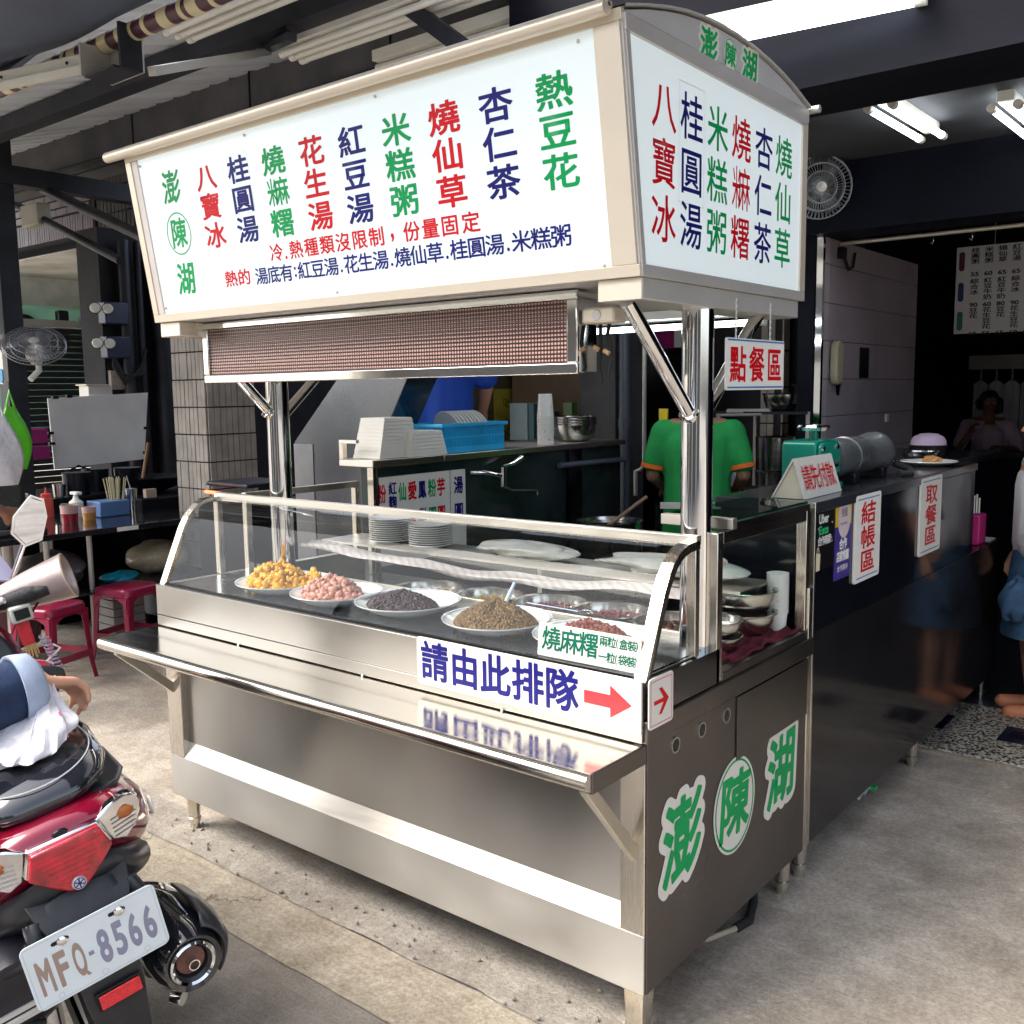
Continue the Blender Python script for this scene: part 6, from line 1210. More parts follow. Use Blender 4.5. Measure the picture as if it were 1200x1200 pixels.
for u_ in (-.055, .055):
    S_(MB().prism(rrect(.034, .008, .004), (-.0106, -u_ + .004, .578), pu2, pv2, .0006), 'plate_slot', black); S_(MB().lathe([(0, .006), (.006, .006), (.010, .003), (.010, 0)], (-.011, -u_, .578), 16, (-1, 0, 0)), 'plate_bolt', chrome)
S_(MB().prism(rrect(.092, .040, .004), (.002, CY - .006, .405), pu2, pv2, .006), 'reflector_frame', black, .001); S_(MB().prism(rrect(.082, .030, .002), (-.0045, CY - .006, .405), pu2, pv2, .004), 'reflector', M('reflector_red', (.75, .012, .02), .2, 0, .15, 90, .5, 400, coat=.6), .001)
# muffler
mz = (.02, -.165, .365)
S_(MB().lathe([(.045, 0), (.062, -.006), (.074, .02), (.080, .07), (.080, .16), (.07, .25), (.04, .33), (0, .34)], mz, 36, (1, .0, .04)), 'muffler', blackgloss)
S_(MB().lathe([(.046, -.003), (.050, -.006), (.046, -.010), (.041, -.006)], mz, 36, (1, 0, .04)), 'silver_ring', chrome); S_(MB().lathe([(.044, -.002), (.036, .004), (.032, .022), (.028, .022)], mz, 30, (1, 0, .04)), 'muffler_cap', dkp)
S_(MB().lathe([(.031, .012), (.014, .008), (.0, .008)], mz, 26, (1, 0, .04)), 'rusty_disc', M('rust', (.16, .07, .05), .8, 0, .4, 20, .4, 60)); S_(MB().lathe([(.0125, .012), (.0125, -.012), (.0098, -.012), (.0098, .01)], mz, 20, (1, 0, .04)), 'tail_pipe', chrome)
secs = []
for x, r in ((.02, .070), (.05, .087), (.12, .092), (.22, .084)):
    secs.append([(x, mz[1] + (r + .0)*math.cos(a), mz[2] + .006 + r*math.sin(a)) for a in [R_(60 - 110*k/14) + PI/2*0 for k in range(15)]][::-1])
mb = MB(); base = 0
for q in secs: mb.V += [(x, -y + 2*mz[1], z) if False else (x, y, z) for x, y, z in q]
for i in range(3):
    for k in range(14): mb.F.append((i*15 + k, i*15 + k + 1, (i+1)*15 + k + 1, (i+1)*15 + k))
mb.V = [(x, 2*mz[1] - y, z) for x, y, z in mb.V]; S_(mb, 'heat_shield', dkp, ang=70).modifiers.new('s', 'SOLIDIFY').thickness = .006
S_(MB().tube([(.06, -.115, .29), (.04, -.13, .285)], .016, 12), 'bracket_bolt', chrome)
# wheels, engine, frame
def wheel(x, z, r, w_):
    S_(MB().lathe([(r - .05, -w_/2 + .01), (r - .02, -w_/2), (r - .005, -w_/3), (r, 0), (r - .005, w_/3), (r - .02, w_/2), (r - .05, w_/2 - .01)], (x, CY, z), 40, (0, 1, 0)), 'tyre', rubber); S_(MB().lathe([(0, -.03), (.05, -.03), (.06, -.01), (r - .07, -.01), (r - .05, -.035), (r - .05, .035), (r - .07, .01), (.06, .01), (.05, .03), (0, .03)], (x, CY, z), 32, (0, 1, 0)), 'rim', alus)
wheel(.36, .25, .25, .11); wheel(1.62, .25, .25, .10)
S_(MB().loft([sect(.10, .07, .38, .52, cy=.14, n=18), sect(.2, .09, .30, .56, cy=.14, n=18), sect(.5, .10, .22, .5, cy=.12, n=18), sect(.8, .09, .22, .42, cy=.1, n=18)]), 'engine_cover', M('engine_black', (.025, .025, .032), .3, .3, .3), ang=60)
for k in range(6): S_(MB().box(.085 + .01*k, .095 + .01*k, .06, .20, .40 + .014*k, .41 + .014*k), 'engine_fin', alus)
S_(MB().tube([(.10, .10, .50), (.11, .16, .50), (.13, .19, .45), (.12, .19, .38), (.10, .12, .36)], .012, 10), 'hose', rubber); S_(MB().tube([(.12, .05, .46), (.10, .10, .42), (.12, .15, .33)], .008, 8), 'hose', rubber)
S_(MB().tube([(.12, .085, .60), (.20, .10, .28)], .020, 12), 'shock_absorber', chrome); S_(MB().tube([(.12, -.10, .60), (.20, -.115, .28)], .020, 12), 'shock_absorber', dkp)
S_(MB().loft([sect(.95, .14, .28, .40, n=20), sect(1.15, .17, .25, .38, n=20), sect(1.25, .17, .28, .5, n=20)]), 'floorboard', dkp, ang=60)
S_(MB().loft([[(x + .02*math.cos(2*PI*k/24)*1, CY + hw*math.cos(2*PI*k/24), z + .02*math.sin(2*PI*k/24)) for k in range(24)] for x, hw, z in ((1.22, .19, .32), (1.20, .21, .50), (1.20, .205, .70), (1.24, .17, .85), (1.28, .12, .93))]), 'leg_shield', dkp, ang=60)
S_(MB().loft([[(x + .02*math.cos(2*PI*k/24), CY + hw*math.cos(2*PI*k/24), z + .02*math.sin(2*PI*k/24)) for k in range(24)] for x, hw, z in ((1.26, .20, .30), (1.25, .22, .50), (1.25, .215, .72), (1.29, .18, .87), (1.33, .12, .96))]), 'front_cowl', redp, ang=60)
S_(MB().loft([sect(1.10, .06, .90, .98, n=20), sect(1.16, .13, .87, 1.03, n=20), sect(1.25, .15, .88, 1.06, n=20), sect(1.36, .12, .90, 1.05, n=20), sect(1.42, .05, .94, 1.0, n=20)]), 'headlamp_cowl', dkp, ang=80)
S_(MB().tube([(1.62, CY + .07, .25), (1.36, CY + .06, .75)], .022, 12).tube([(1.62, CY - .07, .25), (1.36, CY - .06, .75)], .022, 12), 'fork', alus, kind='stuff'); S_(MB().loft([sect(1.42, .065, .44, .50, n=16), sect(1.55, .07, .50, .53, n=16), sect(1.72, .07, .47, .51, n=16), sect(1.83, .05, .36, .42, n=16)]), 'front_mudguard', redp, ang=60)
S_(MB().tube([(1.2, .34, 1.0), (1.22, .15, .99), (1.22, -.15, .99), (1.15, -.30, 1.0)], .012, 12), 'handlebar', black)
# mirror
mp = [(-.343, 1.27), (-.373, 1.248), (-.368, 1.196), (-.336, 1.133), (-.286, 1.128), (-.262, 1.175), (-.282, 1.222)]
yz(mp, 1.21, .025, 'mirror_shell', dkp, .006); mc = (sum(p[0] for p in mp)/7, sum(p[1] for p in mp)/7); yz([(mc[0] + (a - mc[0])*.9, mc[1] + (b - mc[1])*.9) for a, b in mp], 1.1848, .002, 'mirror_glass', M('mirror_silver', (.75, .75, .77), .02, 1, 0)); yz([(mc[0] + (a - mc[0])*1.02, mc[1] + (b - mc[1])*1.02) for a, b in mp], 1.190, .0045, 'mirror_rim', chrome)
S_(MB().tube([(1.215, -.295, 1.14), (1.26, -.262, 1.07), (1.28, -.235, 1.02), (1.26, -.22, .99)], .008, 10), 'mirror_stem', chrome)
S_(MB().tube([(1.24, .30, 1.14), (1.28, .25, 1.02), (1.26, .22, .99)], .008, 10), 'mirror_stem', chrome); S_(MB().lathe([(0, 0), (.06, .004), (.06, .02), (0, .025)], (1.22, .33, 1.19), 20, (1, 0, 0), 1.2), 'mirror_shell', dkp)
S_(MB().loft([[(1.30 + .06*q, CY + (.27 - .06*q)*math.sin(t_), .985 + .19*q + .07*math.cos(t_)*(1)) for t_ in [-1.25 + 2.5*k/16 for k in range(17)]] + [(1.306 + .06*q, CY + (.266 - .06*q)*math.sin(t_), .98 + .19*q + .07*math.cos(t_)) for t_ in [1.25 - 2.5*k/16 for k in range(17)]] for q in (0, .35, .7, 1.0)]), 'wind_screen', M('pale_lilac_screen', (.45, .43, .58), .3), ang=60)
# silver hand sleeve, white lever box, charm, coil
axd = Vector((-.35, -.93, .12)).normalized(); c0 = Vector((1.235, -.155, .985))
S_(MB().lathe([(.030, 0), (.042, .05), (.055, .12), (.066, .20), (.070, .23), (.068, .232), (.063, .20), (.050, .11), (.03, .02)], c0, 34, axd, 1), 'hand_sleeve', M('silver_pink_sleeve', (.50, .40, .37), .35, .55, .2, 9, .3, 14)); S_(MB().lathe([(.066, .215), (.05, .10), (.02, .04), (0, .03)], c0, 30, axd), 'sleeve_lining', rubber); S_(MB().lathe([(.0695, .229), (.0715, .233), (.067, .236)], c0, 30, axd), 'sleeve_hem', M('tan_hem', (.45, .35, .27), .6))
S_(MB().tube([tuple(c0 + axd*.02 + Vector((-.04, 0, 0))), tuple(c0 + axd*.09 + Vector((-.055, 0, .0))), tuple(c0 + axd*.16 + Vector((-.05, 0, -.005)))], [.02, .026, .02], 12), 'cloth_wrap', M('black_wrap', (.015, .015, .017), .7, 0, .3, 20, .8, 40))
S_(MB().box(1.13, 1.17, -.245, -.185, .925, .975), 'lever_box', M('white_lever_box', (.55, .56, .50), .35), .006); S_(MB().box(1.125, 1.13, -.235, -.195, .935, .965), 'lever_box_slot', black); S_(MB().tube([(1.18, -.24, .96), (1.16, -.18, 1.0), (1.17, -.12, .98)], .010, 8), 'brake_lever', alus)
rc = M('red_charm', (.60, .02, .03), .6, 0, .2, 40, .4, 120); goldm = M('gold_tassel', (.55, .36, .14), .6)
S_(MB().prism(rrect(.036, .075, .01), (1.16, -.212, .885), (0, -1, 0), (0, 0, 1), .012), 'charm', rc, .003)
for k in range(8): S_(MB().tube([(1.15, -.228 + .004*k, .85), (1.149, -.230 + .0045*k + .003*(k % 2), .815 - .004*(k % 3))], .0022, 6), 'tassel_thread', goldm)
S_(MB().tube([(1.152, -.226 + .004*(k % 8), .91 - .008*(k//4)) for k in range(24)], .003, 6), 'charm_pattern', M('gold_pattern', (.6, .25, .08), .5)); S_(MB().tube([(1.16, -.20, .95), (1.15, -.235, .93), (1.15, -.27, .965)], .004, 8), 'charm_cord', black)
pts = []
for k in range(90): a = k*.62; pts.append((1.14 + .016*math.cos(a), -.252 - .014*k/90 + .016*math.sin(a)*.7, .865 - .105*k/90))
S_(MB().tube(pts, .0026, 6), 'spiral_cable', M('grey_violet_cable', (.36, .33, .42), .35)); S_(MB().tube([(1.14, -.27, .83), (1.13, -.285, .815), (1.13, -.26, .80), (1.13, -.24, .79), (1.13, -.255, .775)], .004, 8), 'white_lace', paperw)
S_(MB().loft([[(1.10 - .03*q, -.205 + a*(.055 + .01*q), .755 + b*(.035)) for a, b in [(-1, -1), (1, -1), (1, .4), (.6, .9), (0, 1.1), (-.6, .9), (-1, .4)]] for q in (0, 1)]), 'glove_box_lid', dkp, .006); S_(MB().ball((1.068, -.21, .765), .006, n=10, m=6), 'lock', alus)
S_(MB().tube([(.55, .12, .30), (.5, .26, .0)], .010, 8), 'side_stand', dkp)
# ================================================================== people
def capsn(a, ra, b, rb): return (Vector(a), ra, Vector(b), rb)
def hand_caps(w_, d_, n_, side, curl=.5, s=1.0):
    w_ = Vector(w_); d_ = Vector(d_).normalized(); n_ = Vector(n_); n_ = (n_ - d_ * n_.dot(d_)).normalized(); lat = d_.cross(n_); out = []
    for k in (-1.5, -.5, .5, 1.5):
        kn = w_ + (d_*(.084 - .004*abs(k - .5)) + lat*k*.0205)*s; out.append((w_ + (lat*k*.013 + d_*.012)*s, .0155*s, kn, .0115*s))
        L = {-1.5: .064, -.5: .080, .5: .086, 1.5: .076}[k * (1 if side > 0 else -1)] * s; p = kn; ang = 0
        for i, f in enumerate((.46, .31, .23)):
            ang += curl * (1, 1.1, .7)[i] * (1 + .12*k); q = p + (d_*math.cos(ang) + n_*math.sin(ang))*L*f; out.append((p, (.0100, .0090, .0080)[i]*s, q, (.0090, .0080, .0070)[i]*s)); p = q
    t0 = w_ + (d_*.022 + lat*side*.026 + n_*.006)*s; t1 = t0 + (d_*.6 + lat*side*.62 + n_*.35).normalized()*.042*s; t2 = t1 + (d_*.85 + lat*side*.15 + n_*.5).normalized()*.034*s
    out += [(t0, .0165*s, t1, .0115*s), (t1, .011*s, t2, .0085*s)]; return out
def person(label, base, yaw, H, arms, sk, vox=.011, lean=0, head_turn=0, legs=True, hair='short', tint=None, bend=None):
    """arms: two lists (shoulder, elbow, wrist, hand dir, palm normal, curl) in body coordinates: x right, y facing, z up, for H = 1"""
    t = thing('person', label, 'person', base, yaw); h = H; V3 = lambda x, y, z: Vector((x*h, y*h, z*h)); c = []
    sh = lambda s_: V3(s_*.105, lean*.9, .815)
    c += [(V3(-.045, 0, .52), .055*h, V3(.045, 0, .52), .055*h), (V3(0, 0, .53), .075*h, V3(0, lean*.4, .64), .066*h), (V3(0, lean*.4, .64), .066*h, V3(0, lean*.8, .77), .072*h), (sh(-.75), .036*h, sh(.75), .036*h), (V3(0, lean, .81), .036*h, V3(0, lean*1.1, .87), .031*h)]
    for s_, ar in zip((-1, 1), arms):
        S, E, W, D, Nn, cu = ar; S, E, W = [V3(*q) for q in (S, E, W)]
        c += [(S, .031*h, E, .024*h), (E, .024*h, W, .0155*h)] + hand_caps(W, D, Nn, -s_ if True else s_, cu, h/1.7)
    if legs:
        for s_ in (-1, 1): c += [(V3(s_*.05, 0, .50), .053*h, V3(s_*.053, .01, .285), .034*h), (V3(s_*.053, .01, .285), .033*h, V3(s_*.053, -.01, .045), .021*h), (V3(s_*.053, -.012, .022), .020*h, V3(s_*.058, .085, .014), .015*h)]
    hc = V3(0, lean*1.15 + .006, .93); Rt = Matrix.Rotation(head_turn, 3, 'Z')
    def HP(x, y, z): return hc + Rt @ V3(x, y, z)
    balls = [(HP(0, -.004, .012), .045*h, .052*h, .055*h, 20, 14), (HP(0, .012, -.03), .034*h, .038*h, .036*h, 16, 12), (HP(-.045, -.002, -.004), .006*h, .010*h, .017*h, 10, 8), (HP(.045, -.002, -.004), .006*h, .010*h, .017*h, 10, 8)]
    c += [(HP(0, .046, .008), .0055*h, HP(0, .058, -.014), .0080*h), (HP(-.014, .048, -.034), .004*h, HP(.014, .048, -.034), .004*h)]
    blob('body', c, sk, t, vox, 3, balls, local=True)
    for s_ in (-1, 1): e_ = HP(s_*.0175, .0455, .004); MB().ball(e_, .0075*h, .006*h, .0048*h, 10, 8).build('eye', M('eye_white', (.6, .58, .55), .3) if 'eye_white' not in MT else MT['eye_white'], t, local=True); MB().ball(e_ + Rt @ V3(0, .0035, 0), .0036*h, .003*h, .0036*h, 8, 6).build('iris', black, t, local=True)
    MB().tube([HP(-.013, .0525, -.034), HP(0, .0545, -.0335), HP(.013, .0525, -.034)], .0022*h, 8).build('mouth', M('lip', (.30, .09, .08), .5) if 'lip' not in MT else MT['lip'], t, local=True)
    hb = []
    r_ = random.Random(int(abs(base[0])*1000)); N_ = 46 if hair != 'short' else 34
    for k in range(N_):
        a = r_.uniform(0, 2*PI); zz = r_.uniform(-.2, 1)
        if math.sin(a) > .35 and zz < .55: continue
        rr = math.sqrt(max(0, 1 - zz*zz)); hb.append((HP(.043*rr*math.cos(a), -.006 + .049*rr*math.sin(a), .018 + .050*zz), .017*h, .017*h, .017*h, 8, 6))
    if hair == 'curly':
        for k in range(30): a = r_.uniform(PI*.9, PI*2.1); hb.append((HP(.058*math.cos(a), .045*math.sin(a) - .002, r_.uniform(-.045, .02)), .021*h, .021*h, .021*h, 8, 6))
    hb.append((HP(0, -.010, .020), .049*h, .053*h, .055*h, 16, 12)); 
    blob('hair', [], hairm, t, vox*.8, 2, hb, local=True); return t, V3
# worker in green at the back
t, V3 = person('worker in a green shirt with orange cuffs seen from behind at the pots', (-1.26, 2.60, .16), R_(28), 1.52, [[(-.115, .03, .805), (-.152, .03, .655), (-.115, .14, .60), (.3, 1, -.2), (.3, 0, -1), .6], [(.115, .03, .805), (.152, .0, .66), (.13, .12, .60), (-.2, 1, -.2), (-.3, 0, -1), .6]], skind, lean=.035)
h = 1.52; S3 = lambda *q: Vector(q)*h
blob('shirt', [(S3(-.05, -.002, .47), .072*h, S3(.05, -.002, .47), .072*h), (S3(-.03, 0, .50), .086*h, S3(-.035, .02, .64), .078*h), (S3(.03, 0, .50), .086*h, S3(.035, .02, .64), .078*h), (S3(-.035, .02, .64), .078*h, S3(-.048, .03, .755), .074*h), (S3(.035, .02, .64), .078*h, S3(.048, .03, .755), .074*h), (S3(-.088, .032, .800), .047*h, S3(.088, .032, .800), .047*h), (S3(-.03, .033, .81), .042*h, S3(.03, .033, .81), .042*h), (S3(-.115, .03, .802), .045*h, S3(-.148, .03, .70), .040*h), (S3(.115, .03, .802), .045*h, S3(.148, .005, .70), .040*h)], greencl, t, .012, 4, local=True)
for s_ in (-1, 1): MB().tube([S3(s_*.1475, .03 if s_ < 0 else .006, .694), S3(s_*.1505, .03 if s_ < 0 else .004, .680)], .0425*h, 20).build('cuff', orangecl, t, local=True)
MB().tube([S3(0, .033, .842), S3(0, .036, .857)], .040*h, 20).build('collar', orangecl, t, local=True); blob('trousers', [(S3(s_*.05, 0, .49), .06*h, S3(s_*.055, 0, .05), .035*h) for s_ in (-1, 1)], rubber, t, .014, 3, local=True)
MB().box(-.12*h, .12*h, -.098*h, -.085*h, .555*h, .575*h).build('apron_string', paperw, t, local=True)
# blue shirt
t, V3 = person('person in a royal blue T-shirt seen from behind, head hidden by the ticker board', (-2.69, 2.17, .46), R_(25), 1.80, [[(-.125, .0, .80), (-.165, -.01, .64), (-.16, .05, .50), (0, .2, -1), (1, 0, 0), .4], [(.125, 0, .80), (.16, .03, .65), (.12, .12, .56), (0, 1, -.4), (-1, 0, 0), .4]], skin, vox=.014)
h = 1.80
blob('t_shirt', [(S3(-.055, 0, .50), .075*h, S3(.055, 0, .50), .075*h), (S3(-.04, 0, .55), .085*h, S3(-.04, 0, .74), .085*h), (S3(.04, 0, .55), .085*h, S3(.04, 0, .74), .085*h), (S3(-.10, 0, .80), .048*h, S3(.10, 0, .80), .048*h), (S3(-.125, 0, .795), .050*h, S3(-.17, -.01, .655), .042*h), (S3(.125, 0, .795), .050*h, S3(.16, .02, .68), .042*h)], bluecl, t, .014, 4, local=True)
blob('trousers', [(S3(s_*.05, 0, .49), .06*h, S3(s_*.055, 0, .05), .035*h) for s_ in (-1, 1)], rubber, t, .016, 3, local=True)
# woman deep inside
t, V3 = person('woman with curly dark hair in a lilac top behind the dark counter', (-1.08, 7.75, 0), R_(205), 1.54, [[(-.11, 0, .80), (-.16, .04, .66), (-.05, .14, .68), (1, .3, .1), (0, -.3, -1), .8], [(.11, 0, .80), (.165, .05, .68), (.12, .12, .76), (-.2, .3, 1), (-.8, 0, 0), .7]], skind, hair='curly', vox=.012)
h = 1.54
blob('blouse', [(S3(-.05, 0, .50), .078*h, S3(.05, 0, .50), .078*h), (S3(0, .005, .54), .092*h, S3(0, .012, .74), .086*h), (S3(-.09, 0, .805), .043*h, S3(.09, 0, .805), .043*h), (S3(-.11, 0, .80), .046*h, S3(-.155, .035, .68), .040*h), (S3(.11, 0, .80), .046*h, S3(.158, .04, .70), .040*h)], pinkcl, t, .012, 4, local=True); blob('jeans', [(S3(s_*.05, 0, .49), .06*h, S3(s_*.055, 0, .05), .035*h) for s_ in (-1, 1)], denim, t, .014, 3, local=True)
dk = thing('dark_table', 'dark counter in front of the woman deep inside the shop', 'counter', (-1.2, 7.2, 0)); MB().box(-2.4, -.62, 7.15, 7.55, .0, .99).build('cabinet', darkblue, dk); MB().box(-2.42, -.60, 7.13, 7.57, .991, 1.015).build('top', darkmet, dk)
# person at right edge
t, V3 = person('person in a white T-shirt and denim dress with orange clogs at the right edge', (.205, 3.28, .012), R_(112), 1.50, [[(-.115, 0, .80), (-.155, -.01, .645), (-.150, .03, .50), (0, .25, -1), (1, .1, 0), .5], [(.115, 0, .80), (.155, -.01, .645), (.14, .04, .50), (0, .3, -1), (-1, 0, 0), .5]], skin, vox=.008)
h = 1.50
blob('t_shirt', [(S3(-.05, 0, .56), .072*h, S3(.05, 0, .56), .072*h), (S3(0, 0, .56), .082*h, S3(0, .0, .75), .080*h), (S3(-.09, 0, .805), .042*h, S3(.09, 0, .805), .042*h), (S3(-.115, 0, .80), .044*h, S3(-.15, -.008, .675), .042*h), (S3(.115, 0, .80), .044*h, S3(.15, -.008, .675), .042*h)], whitecl, t, .010, 4, local=True)
MB().lathe([(.075*h, .72*h), (.085*h, .62*h), (.090*h, .54*h), (.105*h, .44*h), (.118*h, .34*h), (.125*h, .26*h), (.120*h, .262*h), (.09*h, .42*h)], (0, 0, 0), 36, (0, 0, 1), .82).build('denim_dress', denim, t, local=True)
clog = M('orange_clog', (.62, .22, .10), .5)
for s_ in (-1, 1): blob('clog', [(S3(s_*.053, -.020, .018), .024*h, S3(s_*.058, .075, .014), .024*h)], clog, t, .008, 3, local=True)
cb = crumple('denim_bag', denim, (.155, 3.07, .60), (.07, .08, .10), .22, None, 31); tag(cb, 'blue denim bundle held low by the person at the right edge', 'bag')
# rider's arm at the left: whole person standing beyond the scooter
RB = SM @ Vector((.30, .50, 0)); RB.z = 0
t = thing('person', 'person in a navy jacket leaning on the scooter seat, only arm and hand in view', 'person', mat=SM)
A3 = lambda x, y, z: Vector((x, y, z))
arm = [(A3(.40, .52, 1.20), .05, A3(.345, .17, .99), .042), (A3(.345, .17, .99), .040, A3(.415, -.10, .960), .028)]
hc_ = hand_caps(A3(.412, -.098, .956), A3(.22, -.86, -.40), A3(-.1, -.35, -1), 1, .70, 1.0)
body = [(A3(.42, .62, .62), .12, A3(.42, .60, .95), .11), (A3(.42, .60, .95), .11, A3(.45, .55, 1.15), .12), (A3(.45, .55, 1.2), .05, A3(.47, .53, 1.28), .05), (A3(.35, .68, 1.15), .05, A3(.40, .78, .85), .04), (A3(.40, .78, .85), .04, A3(.55, .72, .72), .03), (A3(.36, .62, .60), .09, A3(.36, .70, .10), .05), (A3(.50, .62, .60), .09, A3(.52, .68, .10), .05)]
blob('body', arm + hc_ + body, skin, t, .0062, 3, [(A3(.49, .51, 1.40), .085, .08, .11, 16, 12), (A3(.57, .49, 1.38), .02, .018, .03, 10, 8)], local=True)
blob('hair', [], hairm, t, .010, 2, [(A3(.475, .52, 1.43), .092, .088, .10, 16, 12)], local=True)
blob('jacket', [(A3(.40, .54, 1.18), .10, A3(.345, .16, .985), .085), (A3(.345, .16, .985), .085, A3(.385, -.035, .962), .074), (A3(.42, .62, .70), .16, A3(.43, .58, 1.02), .15), (A3(.43, .58, 1.02), .15, A3(.45, .55, 1.15), .13), (A3(.34, .66, 1.12), .09, A3(.38, .80, .84), .07)], navycl, t, .010, 3, local=True)
cdir = A3(.16, -.97, -.12).normalized(); MB().lathe([(.040, .045), (.060, .043), (.078, .03), (.083, 0), (.083, -.012), (.076, -.012), (.055, .02)], A3(.390, -.058, .960), 34, cdir).build('turned_cuff', greycl, t, local=True, ang=70)
blob('trousers', [(A3(.36, .62, .62), .11, A3(.36, .70, .08), .06), (A3(.50, .62, .62), .11, A3(.52, .68, .08), .06)], rubber, t, .016, 3, local=True)
pbg = thing('plastic_bag', 'thin white takeaway bag with a pink mark, sitting on the scooter seat', 'bag', mat=SM)
mb = MB(); secs = []
for i in range(22):
    f = i/21; r_a = (.084 + .016*math.sin(f*5)) * (1 - .0*f) * max(.12, (1 - f**1.6)) if f > .12 else .060 + .2*f
    cx_, cy_, cz_ = .285 + .115*f**1.3, -.015 - .115*f**1.2, .850 + .105*f
    secs.append([(cx_ + r_a*math.cos(a)*(1 + .10*math.sin(5*a + 3*f) + .07*math.sin(11*a - 5*f) + .05*math.sin(17*a + 9*f)), cy_ + r_a*1.05*math.sin(a)*(1 + .10*math.cos(4*a + 2*f) + .07*math.sin(13*a + 4*f)), max(.8505, cz_ + .008*math.sin(3*a + 7*f))) for a in [2*PI*k/72 for k in range(72)]])
mb.loft(secs).build('bag', bagm, pbg, ang=35, local=True)
MB().tube([(.245, -.098, .868), (.262, -.104, .892), (.285, -.106, .915)], [.006, .004, .002], 8).build('pink_mark', M('pink_print', (.75, .10, .32), .5), pbg, local=True)
def sack(name, mat, c, r2, h_):
    mb = MB(); S_c = []
    for i in range(13):
        q = i / 12; k_ = (.75 + .35*math.sin(PI*min(1, q*1.3))) * (1 if q < .75 else 1 - (q - .75)*2.4)
        S_c.append([(c[0] + r2[0]*k_*math.copysign(abs(math.cos(a))**.7, math.cos(a))*(1 + .12*math.sin(5*a + 6*q)), c[1] + r2[1]*k_*math.copysign(abs(math.sin(a))**.7, math.sin(a))*(1 + .06*math.sin(9*a + 4*q)), c[2] + h_*q) for a in [2*PI*k/28 for k in range(28)]])
    mb.loft(S_c); mb.tube([(c[0], c[1] - .02, c[2] + h_*.98), (c[0], c[1], c[2] + h_*1.25), (c[0], c[1] + .02, c[2] + h_*.98)], .006, 8); return mb.build(name, mat, None, ang=50)
# white T-shirt and bags at the far left edge
t, V3 = person('person in a white T-shirt at the left edge holding shopping bags', (-3.98, .02, 0), R_(15), 1.68, [[(-.115, 0, .80), (-.155, .0, .655), (-.14, .06, .58), (0, .5, -1), (1, 0, 0), .9], [(.115, 0, .80), (.158, .02, .665), (.13, .11, .62), (0, 1, -.3), (-1, 0, 0), 1.0]], skind, vox=.012)
h = 1.68
blob('t_shirt', [(S3(-.055, 0, .50), .075*h, S3(.055, 0, .50), .075*h), (S3(0, 0, .55), .088*h, S3(0, 0, .75), .084*h), (S3(-.09, 0, .80), .045*h, S3(.09, 0, .80), .045*h), (S3(-.115, 0, .80), .048*h, S3(-.15, 0, .68), .045*h), (S3(.115, 0, .80), .048*h, S3(.155, .015, .69), .045*h)], whitecl, t, .012, 4, local=True); blob('trousers', [(S3(s_*.05, 0, .49), .066*h, S3(s_*.055, 0, .05), .04*h) for s_ in (-1, 1)], M('olive_cloth', (.16, .15, .10), .85), t, .016, 3, local=True)
sack('white_shopping_bag', bagm, (-3.63, .185, 1.19), (.045, .085), .33); tag(bpy.data.objects['white_shopping_bag'], 'white shopping bag with a faint pink print at the left edge', 'bag')
sack('green_shopping_bag', M('bright_green_film', (.10, .50, .02), .35, 0, .15, 8, .5, 20), (-3.64, .245, 1.26), (.03, .075), .30); tag(bpy.data.objects['green_shopping_bag'], 'bright green bag just behind the white one at the left edge', 'bag')
chb = thing('black_chair', 'tall rounded black chair back at the left edge', 'chair', (-4.6, .7, 0)); MB().prism([(a, b) for a, b in rrect(.36, .62, .15)], (-4.78, .62, 1.13), (.6, .8, 0), (0, 0, 1), .06).build('backrest', rubber, chb, .02); MB().box(-4.95, -4.6, .5, .85, .80, .84).build('seat', rubber, chb, .02); MB().tube([(-4.78, .68, 0), (-4.78, .68, .8)], .03, 12).build('column', alus, chb)
# ================================================================== the other side of the street
for i, (x, w_, hgt, c, lab) in enumerate(((-13.5, 6.5, 5.6, (.80, .72, .55), 'cream shop house across the street, leftmost'), (-6.8, 5.5, 6.4, (.82, .77, .64), 'pale yellow shop house across the street, second from left'), (-1.1, 6.0, 5.2, (.74, .66, .52), 'tan shop house across the street, third from left'), (5.1, 7.0, 6.0, (.82, .79, .70), 'off white shop house across the street, rightmost'))):
    b_ = thing('shop_house', lab, 'house', (x, -11, 0), group='shop houses across the street'); mt_ = M('render_%s' % 'abcd'[i], c, .85, 0, .15, 2, .1, 20)
    MB().box(x, x + w_, -15, -11, 3.0, hgt).build('upper_wall', mt_, b_); MB().box(x, x + .4, -15, -11, 0, 3.0).build('side_pier', mt_, b_); MB().box(x + w_ - .4, x + w_, -15, -11, 0, 3.0).build('side_pier', mt_, b_); MB().box(x + .4, x + w_ - .4, -15, -11.6, 0, 2.999).build('shop_front', M('shopfront_%s' % 'abcd'[i], (.12, .11, .10), .4), b_)
    for k in range(3):
        xx = x + .6 + k*(w_ - 1.2)/3; MB().box(xx, xx + (w_ - 1.2)/3 - .5, -10.998, -10.96, 3.5, hgt - .5).build('window', M('dark_pane', (.06, .08, .09), .1) if 'dark_pane' not in MT else MT['dark_pane'], b_)
    MB().box(x + .1, x + w_ - .1, -10.99, -10.4, 2.95, 3.02).build('awning', mt_, b_)

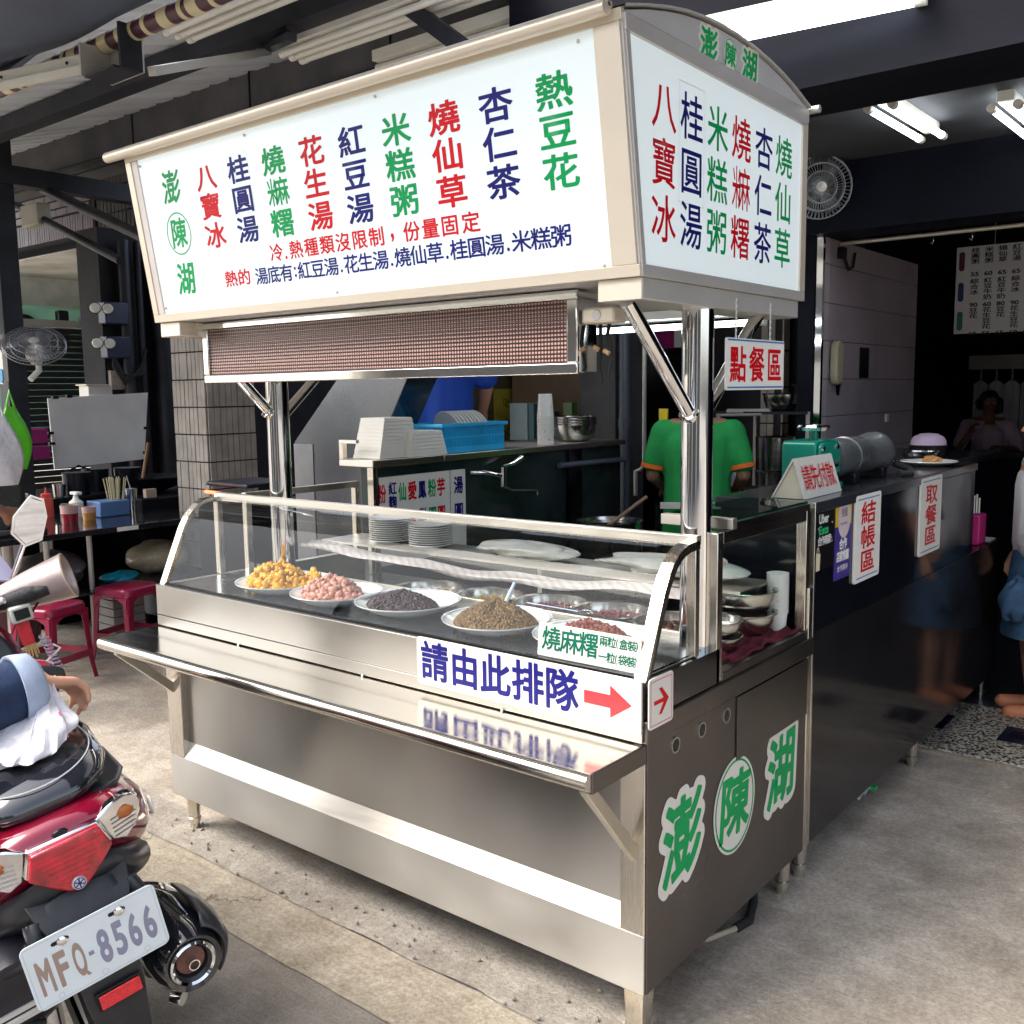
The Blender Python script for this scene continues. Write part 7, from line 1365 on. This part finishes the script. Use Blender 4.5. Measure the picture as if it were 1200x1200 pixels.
# odds and ends: cords by the ticker board, power cable on the ground, clutter in the kitchen
cd = thing('power_cords', 'black twisted cords with pale plugs hanging at the right end of the ticker board', 'cord', (-.2, .2, 1.8))
MB().tube([(-.235, .17, 1.80), (-.228, .16, 1.72), (-.236, .165, 1.66), (-.225, .16, 1.62)], .005, 8).build('cord', rubber, cd); MB().tube([(-.20, .17, 1.80), (-.207, .16, 1.74), (-.198, .165, 1.68), (-.205, .16, 1.64)], .005, 8).build('cord', rubber, cd)
for p_ in ((-.23, .155, 1.70), (-.20, .155, 1.69)): MB().tube([p_, (p_[0] - .014, p_[1], p_[2] + .008)], .006, 8).build('plug', M('plug_tan', (.5, .32, .15), .5) if 'plug_tan' not in MT else MT['plug_tan'], cd)
sp_ = thing('strip_switch', 'cream screwed connector block under the light box corner', 'connector', (-.2, .1, 1.8)); MB().box(-.245, -.15, .10, .16, 1.762, 1.80).build('block', alu, sp_, .006); MB().lathe([(0, .003), (.012, .003), (.014, 0)], (-.20, .10, 1.781), 14, (0, -1, 0)).build('screw', alus, sp_)
gc = thing('ground_cable', 'pale power cable with a black taped joint lying under the cart end', 'cable', (-.1, .6, 0))
MB().tube([(-.45, .35, .012), (-.20, .44, .012), (-.10, .52, .012), (-.06, .62, .014)], .009, 10).build('pale_cable', M('cable_cream', (.42, .36, .26), .5), gc); MB().tube([(-.06, .62, .014), (-.045, .68, .018), (-.07, .76, .03), (-.10, .82, .06)], .014, 10).build('taped_joint', rubber, gc); MB().tube([(-.10, .82, .06), (-.12, .86, .10), (-.12, .88, .15)], .007, 8).build('pale_cable', MT['cable_cream'], gc)
lt = thing('green_litter', 'scrap of white and green plastic under the black counter', 'litter', (-.12, 1.75, 0)); mb = MB()
for j in range(8):
    for i in range(8): mb.V.append((-.16 + .012*i, 1.70 + .02*j, .012 + .018*math.sin(i*1.3 + j) ** 2 + .02*(i/7)))
for j in range(7):
    for i in range(7): k = j*8 + i; mb.F.append((k, k+1, k+9, k+8))
mb.build('sheet', bagm, lt).modifiers.new('s', 'SOLIDIFY').thickness = .002; MB().box(-.09, -.06, 1.83, 1.86, .03, .045).build('green_tip', M('litter_green', (.05, .45, .15), .5), lt)
